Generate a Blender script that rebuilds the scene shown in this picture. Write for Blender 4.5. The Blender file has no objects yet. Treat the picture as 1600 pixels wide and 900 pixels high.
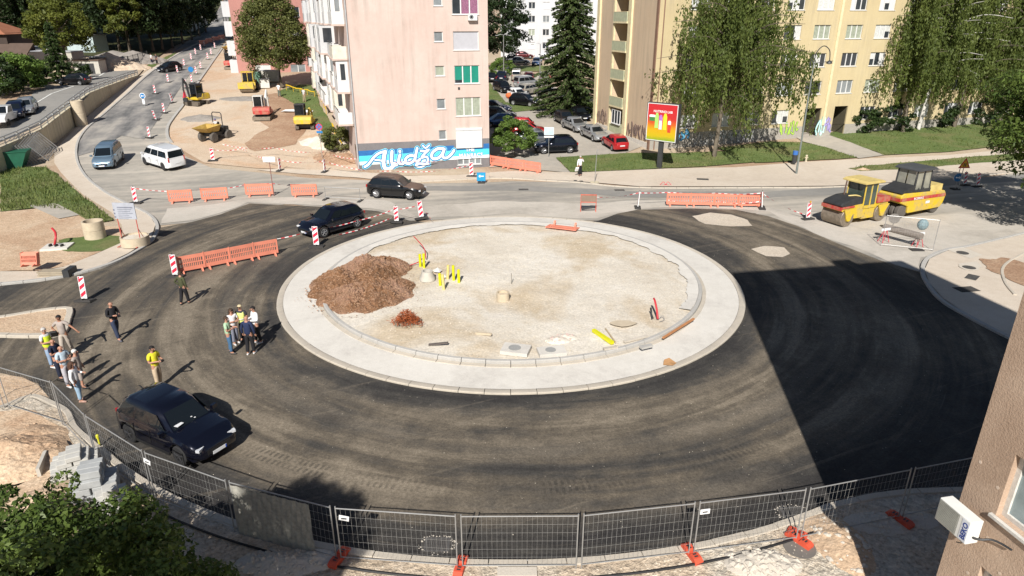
import bpy, bmesh, math, random
import numpy as np
from mathutils import Vector, Matrix, Euler, noise, geometry
R = math.radians
SC = bpy.context.scene
COL = SC.collection
# ------------------------------------------------------------------ camera
CAMZ, PITCH, FPX = 13.2, R(22.0), 1050.0
cam = bpy.data.objects.new('camera', bpy.data.cameras.new('camera'))
COL.objects.link(cam); SC.camera = cam
cam.location = (0, 0, CAMZ); cam.rotation_euler = (R(90) - PITCH, 0, 0)
cam.data.lens = FPX / 1600 * 36; cam.data.sensor_width = 36
cam.data.clip_start = .1; cam.data.clip_end = 4000
# ------------------------------------------------------------------ light
SUN_AZ, SUN_EL = 8.5, 39.0          # the light travels towards +Y, 8.5 degrees to the right
W = bpy.data.worlds.new('World'); SC.world = W; W.use_nodes = True
nt = W.node_tree; nt.nodes.clear()
sky = nt.nodes.new('ShaderNodeTexSky'); sky.sky_type = 'NISHITA'; sky.sun_disc = False
sky.sun_elevation = R(SUN_EL); sky.sun_rotation = R(180 + SUN_AZ)
sky.air_density = 1.0; sky.dust_density = .6; sky.altitude = 500
bg = nt.nodes.new('ShaderNodeBackground'); bg.inputs[1].default_value = .05
wo = nt.nodes.new('ShaderNodeOutputWorld')
nt.links.new(sky.outputs[0], bg.inputs[0]); nt.links.new(bg.outputs[0], wo.inputs[0])
sun = bpy.data.objects.new('sun', bpy.data.lights.new('sun', 'SUN')); COL.objects.link(sun)
sun.data.energy = 5.0; sun.data.angle = R(.5); sun.data.color = (1, .955, .885)
ld = Vector((math.sin(R(SUN_AZ)) * math.cos(R(SUN_EL)), math.cos(R(SUN_AZ)) * math.cos(R(SUN_EL)), -math.sin(R(SUN_EL))))
sun.rotation_euler = ld.to_track_quat('-Z', 'Y').to_euler()
sun.location = (0, -20, 60)
SC.view_settings.view_transform = 'Standard'; SC.view_settings.look = 'None'
SC.view_settings.exposure = .43; SC.view_settings.gamma = 1
SC.view_settings.use_curve_mapping = False
# ------------------------------------------------------------------ terrain heights and pixel -> ground
def prof(t, P):
 if t <= P[0][0]: return P[0][1]
 for (a, b), (c, d) in zip(P, P[1:]):
  if t <= c: return b + (d - b) * (t - a) / (c - a)
 return P[-1][1]
PL = [(0, 0), (54, 0), (62, .35), (70, 1.2), (88, 3.0), (105, 4.4), (130, 5.8), (165, 7.6), (200, 9.5), (350, 20), (900, 60)]
PR = [(0, 0), (66, 0), (76, .7), (96, 1.6), (167, 5.2), (250, 9), (900, 40)]
def sprof(t, P): return (prof(t - 4, P) + prof(t - 2, P) + prof(t, P) + prof(t + 2, P) + prof(t + 4, P)) / 5
def tz(x, y):
 if y < 50: return 0.0
 xl = -14.6 - .335 * (y - 60)
 w = min(1, max(0, (x - xl) / 11.0)); w = w * w * (3 - 2 * w)
 return sprof(y, PL) * (1 - w) + sprof(y, PR) * w
def lift(y):
 return 1.9 if y < 84 else max(.12, 1.9 - (y - 84) / 24 * 1.8)
def tzu(x, y): return tz(x, y) + lift(y)
CP, SP = math.cos(PITCH), math.sin(PITCH)
def raydir(px, py):
 u, v = (px - 800) / FPX, -(py - 450) / FPX
 return Vector((u, CP + v * SP, -SP + v * CP))
def P(px, py, zf=tz, dz=0.0):
 d = raydir(px, py); o = Vector((0, 0, CAMZ)); t = 5.0; step = .5; prev = t
 while t < 900:
  p = o + d * t
  if p.z - (zf(p.x, p.y) + dz) < 0: break
  prev = t; t += step
  if t > 150: step = 2
 a, b = prev, t
 for _ in range(22):
  m = (a + b) / 2; p = o + d * m
  if p.z - (zf(p.x, p.y) + dz) < 0: b = m
  else: a = m
 p = o + d * b
 return Vector((p.x, p.y, zf(p.x, p.y) + dz))
def PZ(px, py, depth_y):                # point on the vertical plane y = depth_y
 d = raydir(px, py); t = depth_y / d.y
 return Vector((d.x * t, depth_y, CAMZ + d.z * t))
# ------------------------------------------------------------------ node materials
MATS = {}
def _new(name):
 m = bpy.data.materials.new(name); m.use_nodes = True; MATS[name] = m
 nt = m.node_tree; b = nt.nodes['Principled BSDF']
 return m, nt, b
def c4(c): return (c[0], c[1], c[2], 1)
def noise_node(nt, vec, scale, detail=6, rough=.6, dist=0):
 n = nt.nodes.new('ShaderNodeTexNoise'); n.inputs['Scale'].default_value = scale
 n.inputs['Detail'].default_value = detail; n.inputs['Roughness'].default_value = rough
 n.inputs['Distortion'].default_value = dist
 if vec: nt.links.new(vec, n.inputs['Vector'])
 return n.outputs['Fac']
def ramp(nt, fac, stops):
 r = nt.nodes.new('ShaderNodeValToRGB'); nt.links.new(fac, r.inputs[0])
 e = r.color_ramp.elements
 e[0].position, e[0].color = stops[0][0], c4(stops[0][1]); e[1].position, e[1].color = stops[-1][0], c4(stops[-1][1])
 for p, c in stops[1:-1]:
  q = e.new(p); q.color = c4(c)
 return r.outputs[0]
def mix(nt, fac, a, b, mode='MIX'):
 n = nt.nodes.new('ShaderNodeMix'); n.data_type = 'RGBA'; n.blend_type = mode
 if isinstance(fac, (int, float)): n.inputs[0].default_value = fac
 else: nt.links.new(fac, n.inputs[0])
 for i, s in ((6, a), (7, b)):
  if isinstance(s, tuple): n.inputs[i].default_value = c4(s)
  else: nt.links.new(s, n.inputs[i])
 return n.outputs[2]
def mathn(nt, op, a, b=None):
 n = nt.nodes.new('ShaderNodeMath'); n.operation = op
 for i, s in ((0, a), (1, b)):
  if s is None: continue
  if isinstance(s, (int, float)): n.inputs[i].default_value = s
  else: nt.links.new(s, n.inputs[i])
 return n.outputs[0]
def rng_(nt, v, a, b, c=0, d=1):
 n = nt.nodes.new('ShaderNodeMapRange'); nt.links.new(v, n.inputs[0])
 for i, s in zip((1, 2, 3, 4), (a, b, c, d)): n.inputs[i].default_value = s
 return n.outputs[0]
def bump(nt, b, h, strength=.3, dist=.02):
 n = nt.nodes.new('ShaderNodeBump'); n.inputs['Strength'].default_value = strength; n.inputs['Distance'].default_value = dist
 nt.links.new(h, n.inputs['Height']); nt.links.new(n.outputs[0], b.inputs['Normal'])
def pos(nt):
 return nt.nodes.new('ShaderNodeNewGeometry').outputs['Position']
def objc(nt):
 return nt.nodes.new('ShaderNodeTexCoord').outputs['Object']
def pm(name, c, rough=.6, metal=0, var=.12, vs=3.0, spec=.4, bmp=0, bs=40, coat=0, alpha=None, world=False):
 """plain paint-like material with a little procedural variation"""
 if name in MATS: return MATS[name]
 m, nt, b = _new(name)
 v = pos(nt) if world else objc(nt)
 if var > 0:
  f = noise_node(nt, v, vs, 5, .6)
  col = ramp(nt, f, [(.3, tuple(x * (1 - var) for x in c)), (.7, tuple(min(1, x * (1 + var)) for x in c))])
  nt.links.new(col, b.inputs['Base Color'])
 else: b.inputs['Base Color'].default_value = c4(c)
 b.inputs['Roughness'].default_value = rough; b.inputs['Metallic'].default_value = metal
 b.inputs['Specular IOR Level'].default_value = spec; b.inputs['Coat Weight'].default_value = coat
 b.inputs['Coat Roughness'].default_value = .06
 if bmp: bump(nt, b, noise_node(nt, v, bs, 4), bmp, .01)
 if alpha is not None: b.inputs['Alpha'].default_value = alpha
 m.diffuse_color = c4(c)
 return m
def ground_mat(name, stops, s1=.25, s2=2.5, fine=.35, fs=18, rough=.95, bmp=.5, stops2=None, s3=.08, bd=.03, speck=None):
 if name in MATS: return MATS[name]
 m, nt, b = _new(name); v = pos(nt)
 a = noise_node(nt, v, s1, 8, .62, .4); c = noise_node(nt, v, s2, 6, .65)
 f = mathn(nt, 'ADD', mathn(nt, 'MULTIPLY', a, .6), mathn(nt, 'MULTIPLY', c, .4))
 col = ramp(nt, f, stops)
 if stops2:
  g = rng_(nt, noise_node(nt, v, s3, 5, .6, .6), .48, .60)
  col = mix(nt, g, col, ramp(nt, c, stops2))
 g = noise_node(nt, v, fs, 3, .7)
 k = rng_(nt, g, .3, .7, 1 - fine, 1 + fine * .6)
 n = nt.nodes.new('ShaderNodeVectorMath'); n.operation = 'SCALE'; nt.links.new(col, n.inputs[0]); nt.links.new(k, n.inputs['Scale'])
 col = n.outputs[0]
 if speck:
  vo = nt.nodes.new('ShaderNodeTexVoronoi'); vo.inputs['Scale'].default_value = speck[0]; nt.links.new(v, vo.inputs['Vector'])
  col = mix(nt, rng_(nt, vo.outputs['Distance'], speck[2], speck[2] * .5), col, speck[1])
 nt.links.new(col, b.inputs['Base Color']); b.inputs['Roughness'].default_value = rough
 b.inputs['Specular IOR Level'].default_value = .25
 if bmp: bump(nt, b, mathn(nt, 'ADD', g, mathn(nt, 'MULTIPLY', c, 2.0)), bmp, bd)
 return m
def leaf_mat(name, dark, light, trans=.35, cs=.7, alt=None, rough=.55):
 if name in MATS: return MATS[name]
 m, nt, b = _new(name)
 at = nt.nodes.new('ShaderNodeAttribute'); at.attribute_name = 'rnd'
 f = noise_node(nt, objc(nt), cs, 3)
 k = mathn(nt, 'ADD', mathn(nt, 'MULTIPLY', at.outputs['Fac'], .5), mathn(nt, 'MULTIPLY', f, .5))
 col = ramp(nt, k, [(.2, dark), (.75, light)] + ([(.97, alt)] if alt else []))
 nt.links.new(col, b.inputs['Base Color']); b.inputs['Roughness'].default_value = rough
 b.inputs['Specular IOR Level'].default_value = .25
 tr = nt.nodes.new('ShaderNodeBsdfTranslucent'); nt.links.new(col, tr.inputs[0])
 mx = nt.nodes.new('ShaderNodeMixShader'); mx.inputs[0].default_value = trans
 out = nt.nodes['Material Output']
 nt.links.new(b.outputs[0], mx.inputs[1]); nt.links.new(tr.outputs[0], mx.inputs[2]); nt.links.new(mx.outputs[0], out.inputs[0])
 return m
def streaks(m, amt=.12, sc=2.2):
 """rain marks running down a wall"""
 nt = m.node_tree; b = nt.nodes['Principled BSDF']; src = b.inputs['Base Color'].links[0].from_socket
 mp = nt.nodes.new('ShaderNodeMapping'); nt.links.new(pos(nt), mp.inputs[0]); mp.inputs['Scale'].default_value = (sc, sc, .16)
 f = noise_node(nt, mp.outputs[0], 1.0, 5, .6, .2); g = noise_node(nt, pos(nt), .35, 4, .6)
 k = mathn(nt, 'MULTIPLY', rng_(nt, f, .45, .70), rng_(nt, g, .35, .65)); nt.links.new(mix(nt, mathn(nt, 'MULTIPLY', k, amt * 4), src, (.24, .20, .165)), b.inputs['Base Color'])
def mpaint(name, c, rough=.5):
 """machine paint with dust and grime patches"""
 m, nt, b = _new(name); v = objc(nt); f = noise_node(nt, v, 1.6, 7, .68, .3); g = noise_node(nt, v, 6, 4, .7)
 col = mix(nt, rng_(nt, f, .42, .68, 0, .75), c, (.34, .27, .17)); col = mix(nt, rng_(nt, g, .60, .72, 0, .7), col, (.10, .075, .05)); nt.links.new(col, b.inputs['Base Color'])
 nt.links.new(rng_(nt, f, .4, .65, rough, .85), b.inputs['Roughness']); return m
# ------------------------------------------------------------------ mesh builder
class MB:
 def __init__(s): s.v = []; s.f = []; s.m = []
 def add(s, vs, fs, mi=0):
  o = len(s.v); s.v += [tuple(v) for v in vs]; s.f += [tuple(i + o for i in f) for f in fs]; s.m += [mi] * len(fs); return s
 def box(s, c, d, mi=0, rz=0, M=None, taper=None):
  x, y, z = d[0] / 2, d[1] / 2, d[2] / 2; t = taper or 1
  vs = [Vector((a * x * (t if k > 0 else 1), b * y * (t if k > 0 else 1), k * z)) for k in (-1, 1) for a, b in ((-1, -1), (1, -1), (1, 1), (-1, 1))]
  rot = M if M is not None else Matrix.Rotation(rz, 3, 'Z')
  vs = [rot @ v + Vector(c) for v in vs]
  return s.add(vs, [(3, 2, 1, 0), (4, 5, 6, 7), (0, 1, 5, 4), (1, 2, 6, 5), (2, 3, 7, 6), (3, 0, 4, 7)], mi)
 def bx(s, x0, y0, z0, x1, y1, z1, mi=0):
  return s.box(((x0 + x1) / 2, (y0 + y1) / 2, (z0 + z1) / 2), (abs(x1 - x0), abs(y1 - y0), abs(z1 - z0)), mi)
 def cyl(s, a, b, r, r2=None, n=12, mi=0, cap=True):
  a, b = Vector(a), Vector(b); r2 = r if r2 is None else r2; d = (b - a)
  if d.length < 1e-6: return s
  q = d.to_track_quat('Z', 'Y'); vs = []
  for p, rr in ((a, r), (b, r2)):
   for i in range(n):
    t = 2 * math.pi * i / n; vs.append(p + q @ Vector((math.cos(t) * rr, math.sin(t) * rr, 0)))
  fs = [(i, (i + 1) % n, n + (i + 1) % n, n + i) for i in range(n)]
  if cap: fs += [tuple(range(n - 1, -1, -1)), tuple(range(n, 2 * n))]
  return s.add(vs, fs, mi)
 def tube(s, pts, r, n=6, mi=0):
  pts = [Vector(p) for p in pts]; rs = r if isinstance(r, (list, tuple)) else [r] * len(pts); vs = []
  N = len(pts)
  for i, p in enumerate(pts):
   d = (pts[min(i + 1, N - 1)] - pts[max(i - 1, 0)])
   if d.length < 1e-7: d = Vector((0, 0, 1))
   q = d.to_track_quat('Z', 'Y')
   for k in range(n):
    t = 2 * math.pi * k / n; vs.append(p + q @ Vector((math.cos(t) * rs[i], math.sin(t) * rs[i], 0)))
  fs = []
  for i in range(N - 1):
   for k in range(n):
    fs.append((i * n + k, i * n + (k + 1) % n, (i + 1) * n + (k + 1) % n, (i + 1) * n + k))
  fs += [tuple(range(n - 1, -1, -1)), tuple(range((N - 1) * n, N * n))]
  return s.add(vs, fs, mi)
 def lathe(s, c, prof_, n=16, mi=0, axis='Z', close=True):
  c = Vector(c); vs = []; N = len(prof_)
  for r, h in prof_:
   for i in range(n):
    t = 2 * math.pi * i / n
    if axis == 'Z': p = Vector((r * math.cos(t), r * math.sin(t), h))
    elif axis == 'Y': p = Vector((r * math.cos(t), h, r * math.sin(t)))
    else: p = Vector((h, r * math.cos(t), r * math.sin(t)))
    vs.append(c + p)
  fs = [(j * n + i, j * n + (i + 1) % n, (j + 1) * n + (i + 1) % n, (j + 1) * n + i) for j in range(N - 1) for i in range(n)]
  if close:
   fs += [tuple(range(n - 1, -1, -1)), tuple(range((N - 1) * n, N * n))]
  return s.add(vs, fs, mi)
 def prism(s, poly, a, b, axis='Y', mi=0):
  """poly = 2d outline; extruded along axis between a and b"""
  n = len(poly); vs = []
  for t in (a, b):
   for (u, v) in poly:
    vs.append({'Y': (u, t, v), 'X': (t, u, v), 'Z': (u, v, t)}[axis])
  return s.add(vs, [tuple(range(n - 1, -1, -1)), tuple(range(n, 2 * n))] + [(i, (i + 1) % n, n + (i + 1) % n, n + i) for i in range(n)], mi)
 def sphere(s, c, r, n=10, mi=0, sc=(1, 1, 1), top=1.0):
  k = n // 2
  pr = [(max(1e-3, math.sin(math.pi * i / k)) * 1.0, -math.cos(math.pi * i / k)) for i in range(k + 1)]
  c = Vector(c); o = len(s.v)
  s.lathe((0, 0, 0), [(a * r, b * r) for a, b in pr], n, mi, close=True)
  for i in range(o, len(s.v)):
   x, y, z = s.v[i]; s.v[i] = (c.x + x * sc[0], c.y + y * sc[1], c.z + z * sc[2])
  return s
 def build(s, name, mats, parent=None, smooth=False, fixn=True):
  me = bpy.data.meshes.new(name); me.from_pydata(s.v, [], s.f)
  if not isinstance(mats, (list, tuple)): mats = [mats]
  for m in mats: me.materials.append(m)
  me.polygons.foreach_set('material_index', s.m)
  if fixn:
   bm = bmesh.new(); bm.from_mesh(me); bmesh.ops.recalc_face_normals(bm, faces=bm.faces); bm.to_mesh(me); bm.free()
  if smooth:
   me.polygons.foreach_set('use_smooth', [True] * len(me.polygons))
   me.set_sharp_from_angle(angle=R(smooth if not isinstance(smooth, bool) else 40))
  me.update()
  o = bpy.data.objects.new(name, me); COL.objects.link(o)
  if parent: o.parent = parent
  return o
def tag(o, label=None, cat=None, group=None, kind=None):
 if label: o['label'] = label
 if cat: o['category'] = cat
 if group: o['group'] = group
 if kind: o['kind'] = kind
 return o
def struct(o): o['kind'] = 'structure'; return o
def empty(name, loc, rz=0, label=None, cat=None, group=None, rot=None):
 o = bpy.data.objects.new(name, None); COL.objects.link(o); o.empty_display_size = .3
 o.location = loc; o.rotation_euler = rot if rot else (0, 0, rz)
 return tag(o, label, cat, group)
def kids(o): return list(o.children)
def copy_tree(o, parent=None):
 c = o.copy(); COL.objects.link(c)
 if parent: c.parent = parent
 for ch in kids(o): copy_tree(ch, c)
 return c
def put(proto, used, loc, rz=0, label=None, group=None, rot=None, scale=None):
 """first use moves the prototype itself, later uses copy it with its parts"""
 o = proto if not used.get(proto.name) else copy_tree(proto)
 used[proto.name] = True
 o.location = loc; o.rotation_euler = rot if rot else (0, 0, rz)
 if scale: o.scale = (scale,) * 3 if isinstance(scale, (int, float)) else scale
 if label: o['label'] = label
 if group: o['group'] = group
 return o
USED = {}
def catmull(pts, n=6, closed=False):
 out = []; N = len(pts)
 rng = range(N if closed else N - 1)
 for i in rng:
  p0, p1, p2, p3 = [pts[j % N] if closed else pts[min(max(j, 0), N - 1)] for j in (i - 1, i, i + 1, i + 2)]
  for k in range(n):
   t = k / n
   out.append(tuple(.5 * ((2 * b) + (-a + c) * t + (2 * a - 5 * b + 4 * c - d) * t * t + (-a + 3 * b - 3 * c + d) * t ** 3) for a, b, c, d in zip(p0, p1, p2, p3)))
 if not closed: out.append(tuple(pts[-1]))
 return out
def sheet(name, pts, mat, dz=.01, zf=tz, px=True, step=3.0, kind='structure', wob=0, seed=0, skirt=0):
 """a surface draped over the ground; pts are outline points"""
 W = [P(a, b, zf)[:2] for a, b in pts] if px else [tuple(p) for p in pts]
 if wob:
  q = []; N = len(W)
  for i in range(N):
   a, b = Vector(W[i]), Vector(W[(i + 1) % N]); L = (b - a).length; k = max(1, int(L / wob[0]))
   for j in range(k): q.append(a.lerp(b, j / k))
  W = []
  for p in q:
   d = noise.noise_vector(Vector((p.x * wob[2] + seed, p.y * wob[2], seed * 3.1)))
   W.append((p.x + d.x * wob[1], p.y + d.y * wob[1]))
 cv, _e, cf = geometry.delaunay_2d_cdt([Vector(p) for p in W], [], [list(range(len(W)))], 1, 1e-4)[:3]
 bm = bmesh.new(); vs = [bm.verts.new((p[0], p[1], 0)) for p in cv]
 for f in cf:
  try: bm.faces.new([vs[i] for i in f])
  except ValueError: pass
 xs = [w[0] for w in W]; ys = [w[1] for w in W]
 def cuts(lo, hi, ax):
  t = math.ceil(lo / step) * step
  while t < hi:
   no = Vector((1, 0, 0)) if ax == 0 else Vector((0, 1, 0))
   bmesh.ops.bisect_plane(bm, geom=bm.verts[:] + bm.edges[:] + bm.faces[:], plane_co=no * t, plane_no=no, dist=1e-5)
   t += step
 if max(ys) > 50 or skirt:
  cuts(min(ys), max(ys), 1); cuts(min(xs), max(xs), 0)
 for v in bm.verts: v.co.z = zf(v.co.x, v.co.y) + dz
 bmesh.ops.recalc_face_normals(bm, faces=bm.faces[:])
 for f in bm.faces:
  if f.normal.z < 0: f.normal_flip()
 me = bpy.data.meshes.new(name); bm.to_mesh(me); bm.free(); me.materials.append(mat)
 o = bpy.data.objects.new(name, me); COL.objects.link(o)
 if kind: o['kind'] = kind
 return o
def resample(W, d):
 out = [W[0]]; acc = 0
 for a, b in zip(W, W[1:]):
  L = math.dist(a, b); k = max(1, int(round(L / d)))
  for j in range(1, k + 1): out.append(tuple(a[i] + (b[i] - a[i]) * j / k for i in range(2)))
 return out
def kerb(name, pts, mat, w=.16, h=.13, zf=tz, px=True, smooth=6, closed=False, base=0.0, joint=1.0, seed=1, dz=0.0):
 """kerb stones of 1 m with thin joints laid along a line"""
 W = [P(a, b, zf, dz)[:2] for a, b in pts] if px else [tuple(p) for p in pts]
 W = catmull(W, smooth, closed) if smooth else W
 if closed: W.append(W[0])
 # arc length resampling into stones
 seg = [0]
 for a, b in zip(W, W[1:]): seg.append(seg[-1] + math.dist(a, b))
 tot = seg[-1]; n = max(1, int(tot / joint)); mb = MB(); rnd = random.Random(seed)
 def at(s):
  s = min(max(s, 0), tot - 1e-6)
  for i in range(len(seg) - 1):
   if seg[i + 1] >= s:
    t = (s - seg[i]) / max(1e-9, seg[i + 1] - seg[i]); a, b = W[i], W[i + 1]
    p = Vector((a[0] + (b[0] - a[0]) * t, a[1] + (b[1] - a[1]) * t)); d = Vector((b[0] - a[0], b[1] - a[1])).normalized()
    return p, d
 for i in range(n):
  g = .012; s0, s1 = tot * i / n + g, tot * (i + 1) / n - g
  off = rnd.uniform(-.006, .006); hh = h + rnd.uniform(-.004, .006); sub = 3; vs = []
  for j in range(sub + 1):
   p, d = at(s0 + (s1 - s0) * j / sub); nn = Vector((-d.y, d.x)); z = zf(p.x, p.y) + base
   for o_, zz in ((-w / 2, z - .15), (-w / 2, z + hh - .02), (-w / 2 + .02, z + hh), (w / 2 - .02, z + hh), (w / 2, z + hh - .02), (w / 2, z - .15)):
    q = p + nn * (o_ + off); vs.append((q.x, q.y, zz))
  fs = []
  for j in range(sub):
   for k in range(5): fs.append((j * 6 + k, j * 6 + k + 1, (j + 1) * 6 + k + 1, (j + 1) * 6 + k))
  fs += [(0, 1, 2, 3, 4, 5), tuple(sub * 6 + k for k in (5, 4, 3, 2, 1, 0))]
  mb.add(vs, fs)
 return struct(mb.build(name, mat))
# ------------------------------------------------------------------ ground materials
ICX, ICY, IR = -.05, 34.0, 12.1
M_dirt = ground_mat('dusty_dirt', [(.3, (.36, .27, .19)), (.5, (.46, .37, .27)), (.7, (.53, .44, .34))], .12, 1.6, .3, 14, stops2=[(.3, (.34, .22, .145)), (.7, (.43, .31, .21))], s3=.05)
M_gravel = ground_mat('pale_gravel', [(.3, (.54, .475, .385)), (.5, (.63, .575, .49)), (.7, (.70, .655, .585))], .22, 2.2, .22, 11, bmp=.6, stops2=[(.3, (.47, .38, .265)), (.7, (.58, .49, .37))], s3=.15)
M_sand = ground_mat('sandy_soil', [(.3, (.45, .31, .20)), (.5, (.56, .41, .28)), (.7, (.62, .50, .37))], .3, 2.5, .3, 10, bmp=.8, stops2=[(.3, (.42, .27, .17)), (.7, (.52, .37, .25))], s3=.25)
M_redsoil = ground_mat('red_soil', [(.3, (.26, .15, .09)), (.5, (.36, .23, .15)), (.7, (.48, .35, .24))], .3, 2.5, .35, 8, bmp=.8)
M_road = ground_mat('dusty_road', [(.3, (.30, .275, .24)), (.5, (.37, .34, .295)), (.7, (.45, .41, .355))], .15, 1.4, .12, 30, bmp=.15, stops2=[(.3, (.42, .37, .31)), (.7, (.50, .45, .38))], s3=.06)
M_road2 = ground_mat('grey_road', [(.3, (.20, .195, .185)), (.7, (.30, .285, .26))], .15, 1.2, .12, 30, bmp=.15)
M_pave = ground_mat('sanded_pavement', [(.3, (.47, .395, .315)), (.5, (.55, .475, .39)), (.7, (.61, .54, .455))], .2, 2.0, .15, 20, bmp=.2)
M_grass0 = ground_mat('lawn_soil', [(.3, (.07, .11, .03)), (.5, (.12, .165, .05)), (.7, (.18, .21, .085))], .5, 5, .35, 25, bmp=.8, stops2=[(.3, (.13, .15, .05)), (.7, (.21, .20, .09))], s3=.2)
M_conc = ground_mat('fresh_concrete', [(.3, (.54, .51, .46)), (.5, (.61, .58, .53)), (.7, (.66, .63, .58))], .4, 3, .10, 24, bmp=.15, stops2=[(.3, (.50, .47, .43)), (.7, (.60, .57, .52))], s3=.3)
M_kerb = ground_mat('kerb_stone', [(.3, (.36, .35, .33)), (.7, (.46, .44, .41))], .8, 4, .15, 30, bmp=.2)
M_kerbd = ground_mat('dusty_kerb_stone', [(.3, (.42, .38, .32)), (.7, (.54, .48, .40))], .8, 4, .15, 30, bmp=.2)
def asphalt_material():
 m, nt, b = _new('new_asphalt'); v = pos(nt)
 sp = nt.nodes.new('ShaderNodeSeparateXYZ'); nt.links.new(v, sp.inputs[0])
 dx = mathn(nt, 'SUBTRACT', sp.outputs[0], ICX); dy = mathn(nt, 'SUBTRACT', sp.outputs[1], ICY)
 r = mathn(nt, 'SQRT', mathn(nt, 'ADD', mathn(nt, 'MULTIPLY', dx, dx), mathn(nt, 'MULTIPLY', dy, dy)))
 th = mathn(nt, 'ARCTAN2', dx, dy)
 # streaks that follow the traffic round the island (slightly spiralling)
 sn, cs = mathn(nt, 'SINE', th), mathn(nt, 'COSINE', th)
 def streak(kr, kt, tw, sc):
  cb = nt.nodes.new('ShaderNodeCombineXYZ')
  nt.links.new(mathn(nt, 'MULTIPLY', mathn(nt, 'ADD', r, mathn(nt, 'MULTIPLY', sn, tw)), kr), cb.inputs[0])
  nt.links.new(mathn(nt, 'MULTIPLY', sn, kt), cb.inputs[1]); nt.links.new(mathn(nt, 'MULTIPLY', cs, kt), cb.inputs[2])
  return noise_node(nt, cb.outputs[0], sc, 7, .62, .5)
 s1 = streak(1.0, 1.6, .5, .55); s2 = streak(2.6, 2.2, -.9, .8); s3 = streak(7, 3.5, .3, 1.0)
 big = noise_node(nt, v, .11, 5, .6, .8); mid = noise_node(nt, v, 1.1, 7, .65, .3); fine = noise_node(nt, v, 55, 2, .7)
 dust = mathn(nt, 'ADD', mathn(nt, 'MULTIPLY', s1, .42), mathn(nt, 'ADD', mathn(nt, 'MULTIPLY', s2, .2), mathn(nt, 'ADD', mathn(nt, 'MULTIPLY', big, .26), mathn(nt, 'MULTIPLY', mid, .12))))
 # dust lies thickest two lanes out and is blown away beside the kerb
 nearring = rng_(nt, r, 12.2, 13.9, -.10, 0)
 nearedge = mathn(nt, 'MULTIPLY', rng_(nt, r, 17.9, 19.6, 0, -.11), rng_(nt, cs, -.45, -.8))
 dust = mathn(nt, 'ADD', dust, mathn(nt, 'ADD', nearring, nearedge))
 f = rng_(nt, dust, .385, .575)
 col = ramp(nt, f, [(0, (.030, .028, .027)), (.35, (.052, .048, .043)), (.7, (.108, .090, .068)), (1, (.195, .163, .122))])
 def sweep(r0, a, ph, w, amt, nz):
  rr0 = mathn(nt, 'ADD', r0, mathn(nt, 'MULTIPLY', mathn(nt, 'SINE', mathn(nt, 'ADD', th, ph)), a)); d = mathn(nt, 'DIVIDE', mathn(nt, 'SUBTRACT', mathn(nt, 'ADD', r, mathn(nt, 'MULTIPLY', mathn(nt, 'SUBTRACT', mid, .5), 1.1)), rr0), w)
  g = mathn(nt, 'POWER', 2.718, mathn(nt, 'MULTIPLY', mathn(nt, 'MULTIPLY', d, d), -1)); return mathn(nt, 'MULTIPLY', g, mathn(nt, 'MULTIPLY', rng_(nt, noise_node(nt, v, nz, 5, .6, .6), .38, .60), amt))
 sw = mathn(nt, 'ADD', sweep(15.6, 1.1, .3, .45, .55, .16), mathn(nt, 'ADD', sweep(17.2, 1.6, -.9, .5, .5, .21), mathn(nt, 'ADD', sweep(14.3, .8, 1.4, .35, .45, .3), sweep(16.4, .7, 2.2, .3, .35, .26))))
 cb2 = nt.nodes.new('ShaderNodeMapping'); nt.links.new(v, cb2.inputs[0]); cb2.vector_type = 'TEXTURE'; cb2.inputs['Rotation'].default_value = (0, 0, R(24)); cb2.inputs['Scale'].default_value = (9, .35, 1)
 sc_ = rng_(nt, noise_node(nt, cb2.outputs[0], .8, 5, .6, .4), .60, .70, 0, .35)
 col = mix(nt, mathn(nt, 'MINIMUM', mathn(nt, 'ADD', sw, sc_), .8), col, (.185, .155, .118))
 # thin bright wheel marks
 l = rng_(nt, s3, .62, .74, 0, .5)
 col = mix(nt, mathn(nt, 'MULTIPLY', l, rng_(nt, big, .45, .6)), col, (.22, .19, .15))
 trk = mathn(nt, 'ABSOLUTE', mathn(nt, 'SUBTRACT', mathn(nt, 'ABSOLUTE', mathn(nt, 'SUBTRACT', mathn(nt, 'ADD', r, mathn(nt, 'MULTIPLY', sn, .5)), 17.5)), .17))
 band = rng_(nt, trk, .10, .13, 1, 0); wv = rng_(nt, mathn(nt, 'SINE', mathn(nt, 'ADD', mathn(nt, 'MULTIPLY', th, 560), mathn(nt, 'MULTIPLY', mid, 5))), -.2, .4)
 msk = mathn(nt, 'MULTIPLY', mathn(nt, 'MULTIPLY', band, wv), mathn(nt, 'MULTIPLY', rng_(nt, cs, -.75, -.9), rng_(nt, noise_node(nt, v, .35, 3), .42, .6, 0, .5)))
 col = mix(nt, msk, col, (.03, .027, .024))
 k = rng_(nt, fine, .25, .75, .62, 1.45)
 k = mathn(nt, 'MULTIPLY', k, rng_(nt, noise_node(nt, v, 13, 5, .75), .3, .7, .66, 1.36)); k = mathn(nt, 'MULTIPLY', k, rng_(nt, noise_node(nt, v, 3.2, 5, .7, 1.2), .35, .65, .86, 1.14))
 n = nt.nodes.new('ShaderNodeVectorMath'); n.operation = 'SCALE'; nt.links.new(col, n.inputs[0]); nt.links.new(k, n.inputs['Scale']); col = n.outputs[0]
 nt.links.new(col, b.inputs['Base Color'])
 b.inputs['Roughness'].default_value = .85; b.inputs['Specular IOR Level'].default_value = .3
 bump(nt, b, mathn(nt, 'ADD', fine, mid), .35, .012)
 return m
M_asph = asphalt_material()
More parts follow.
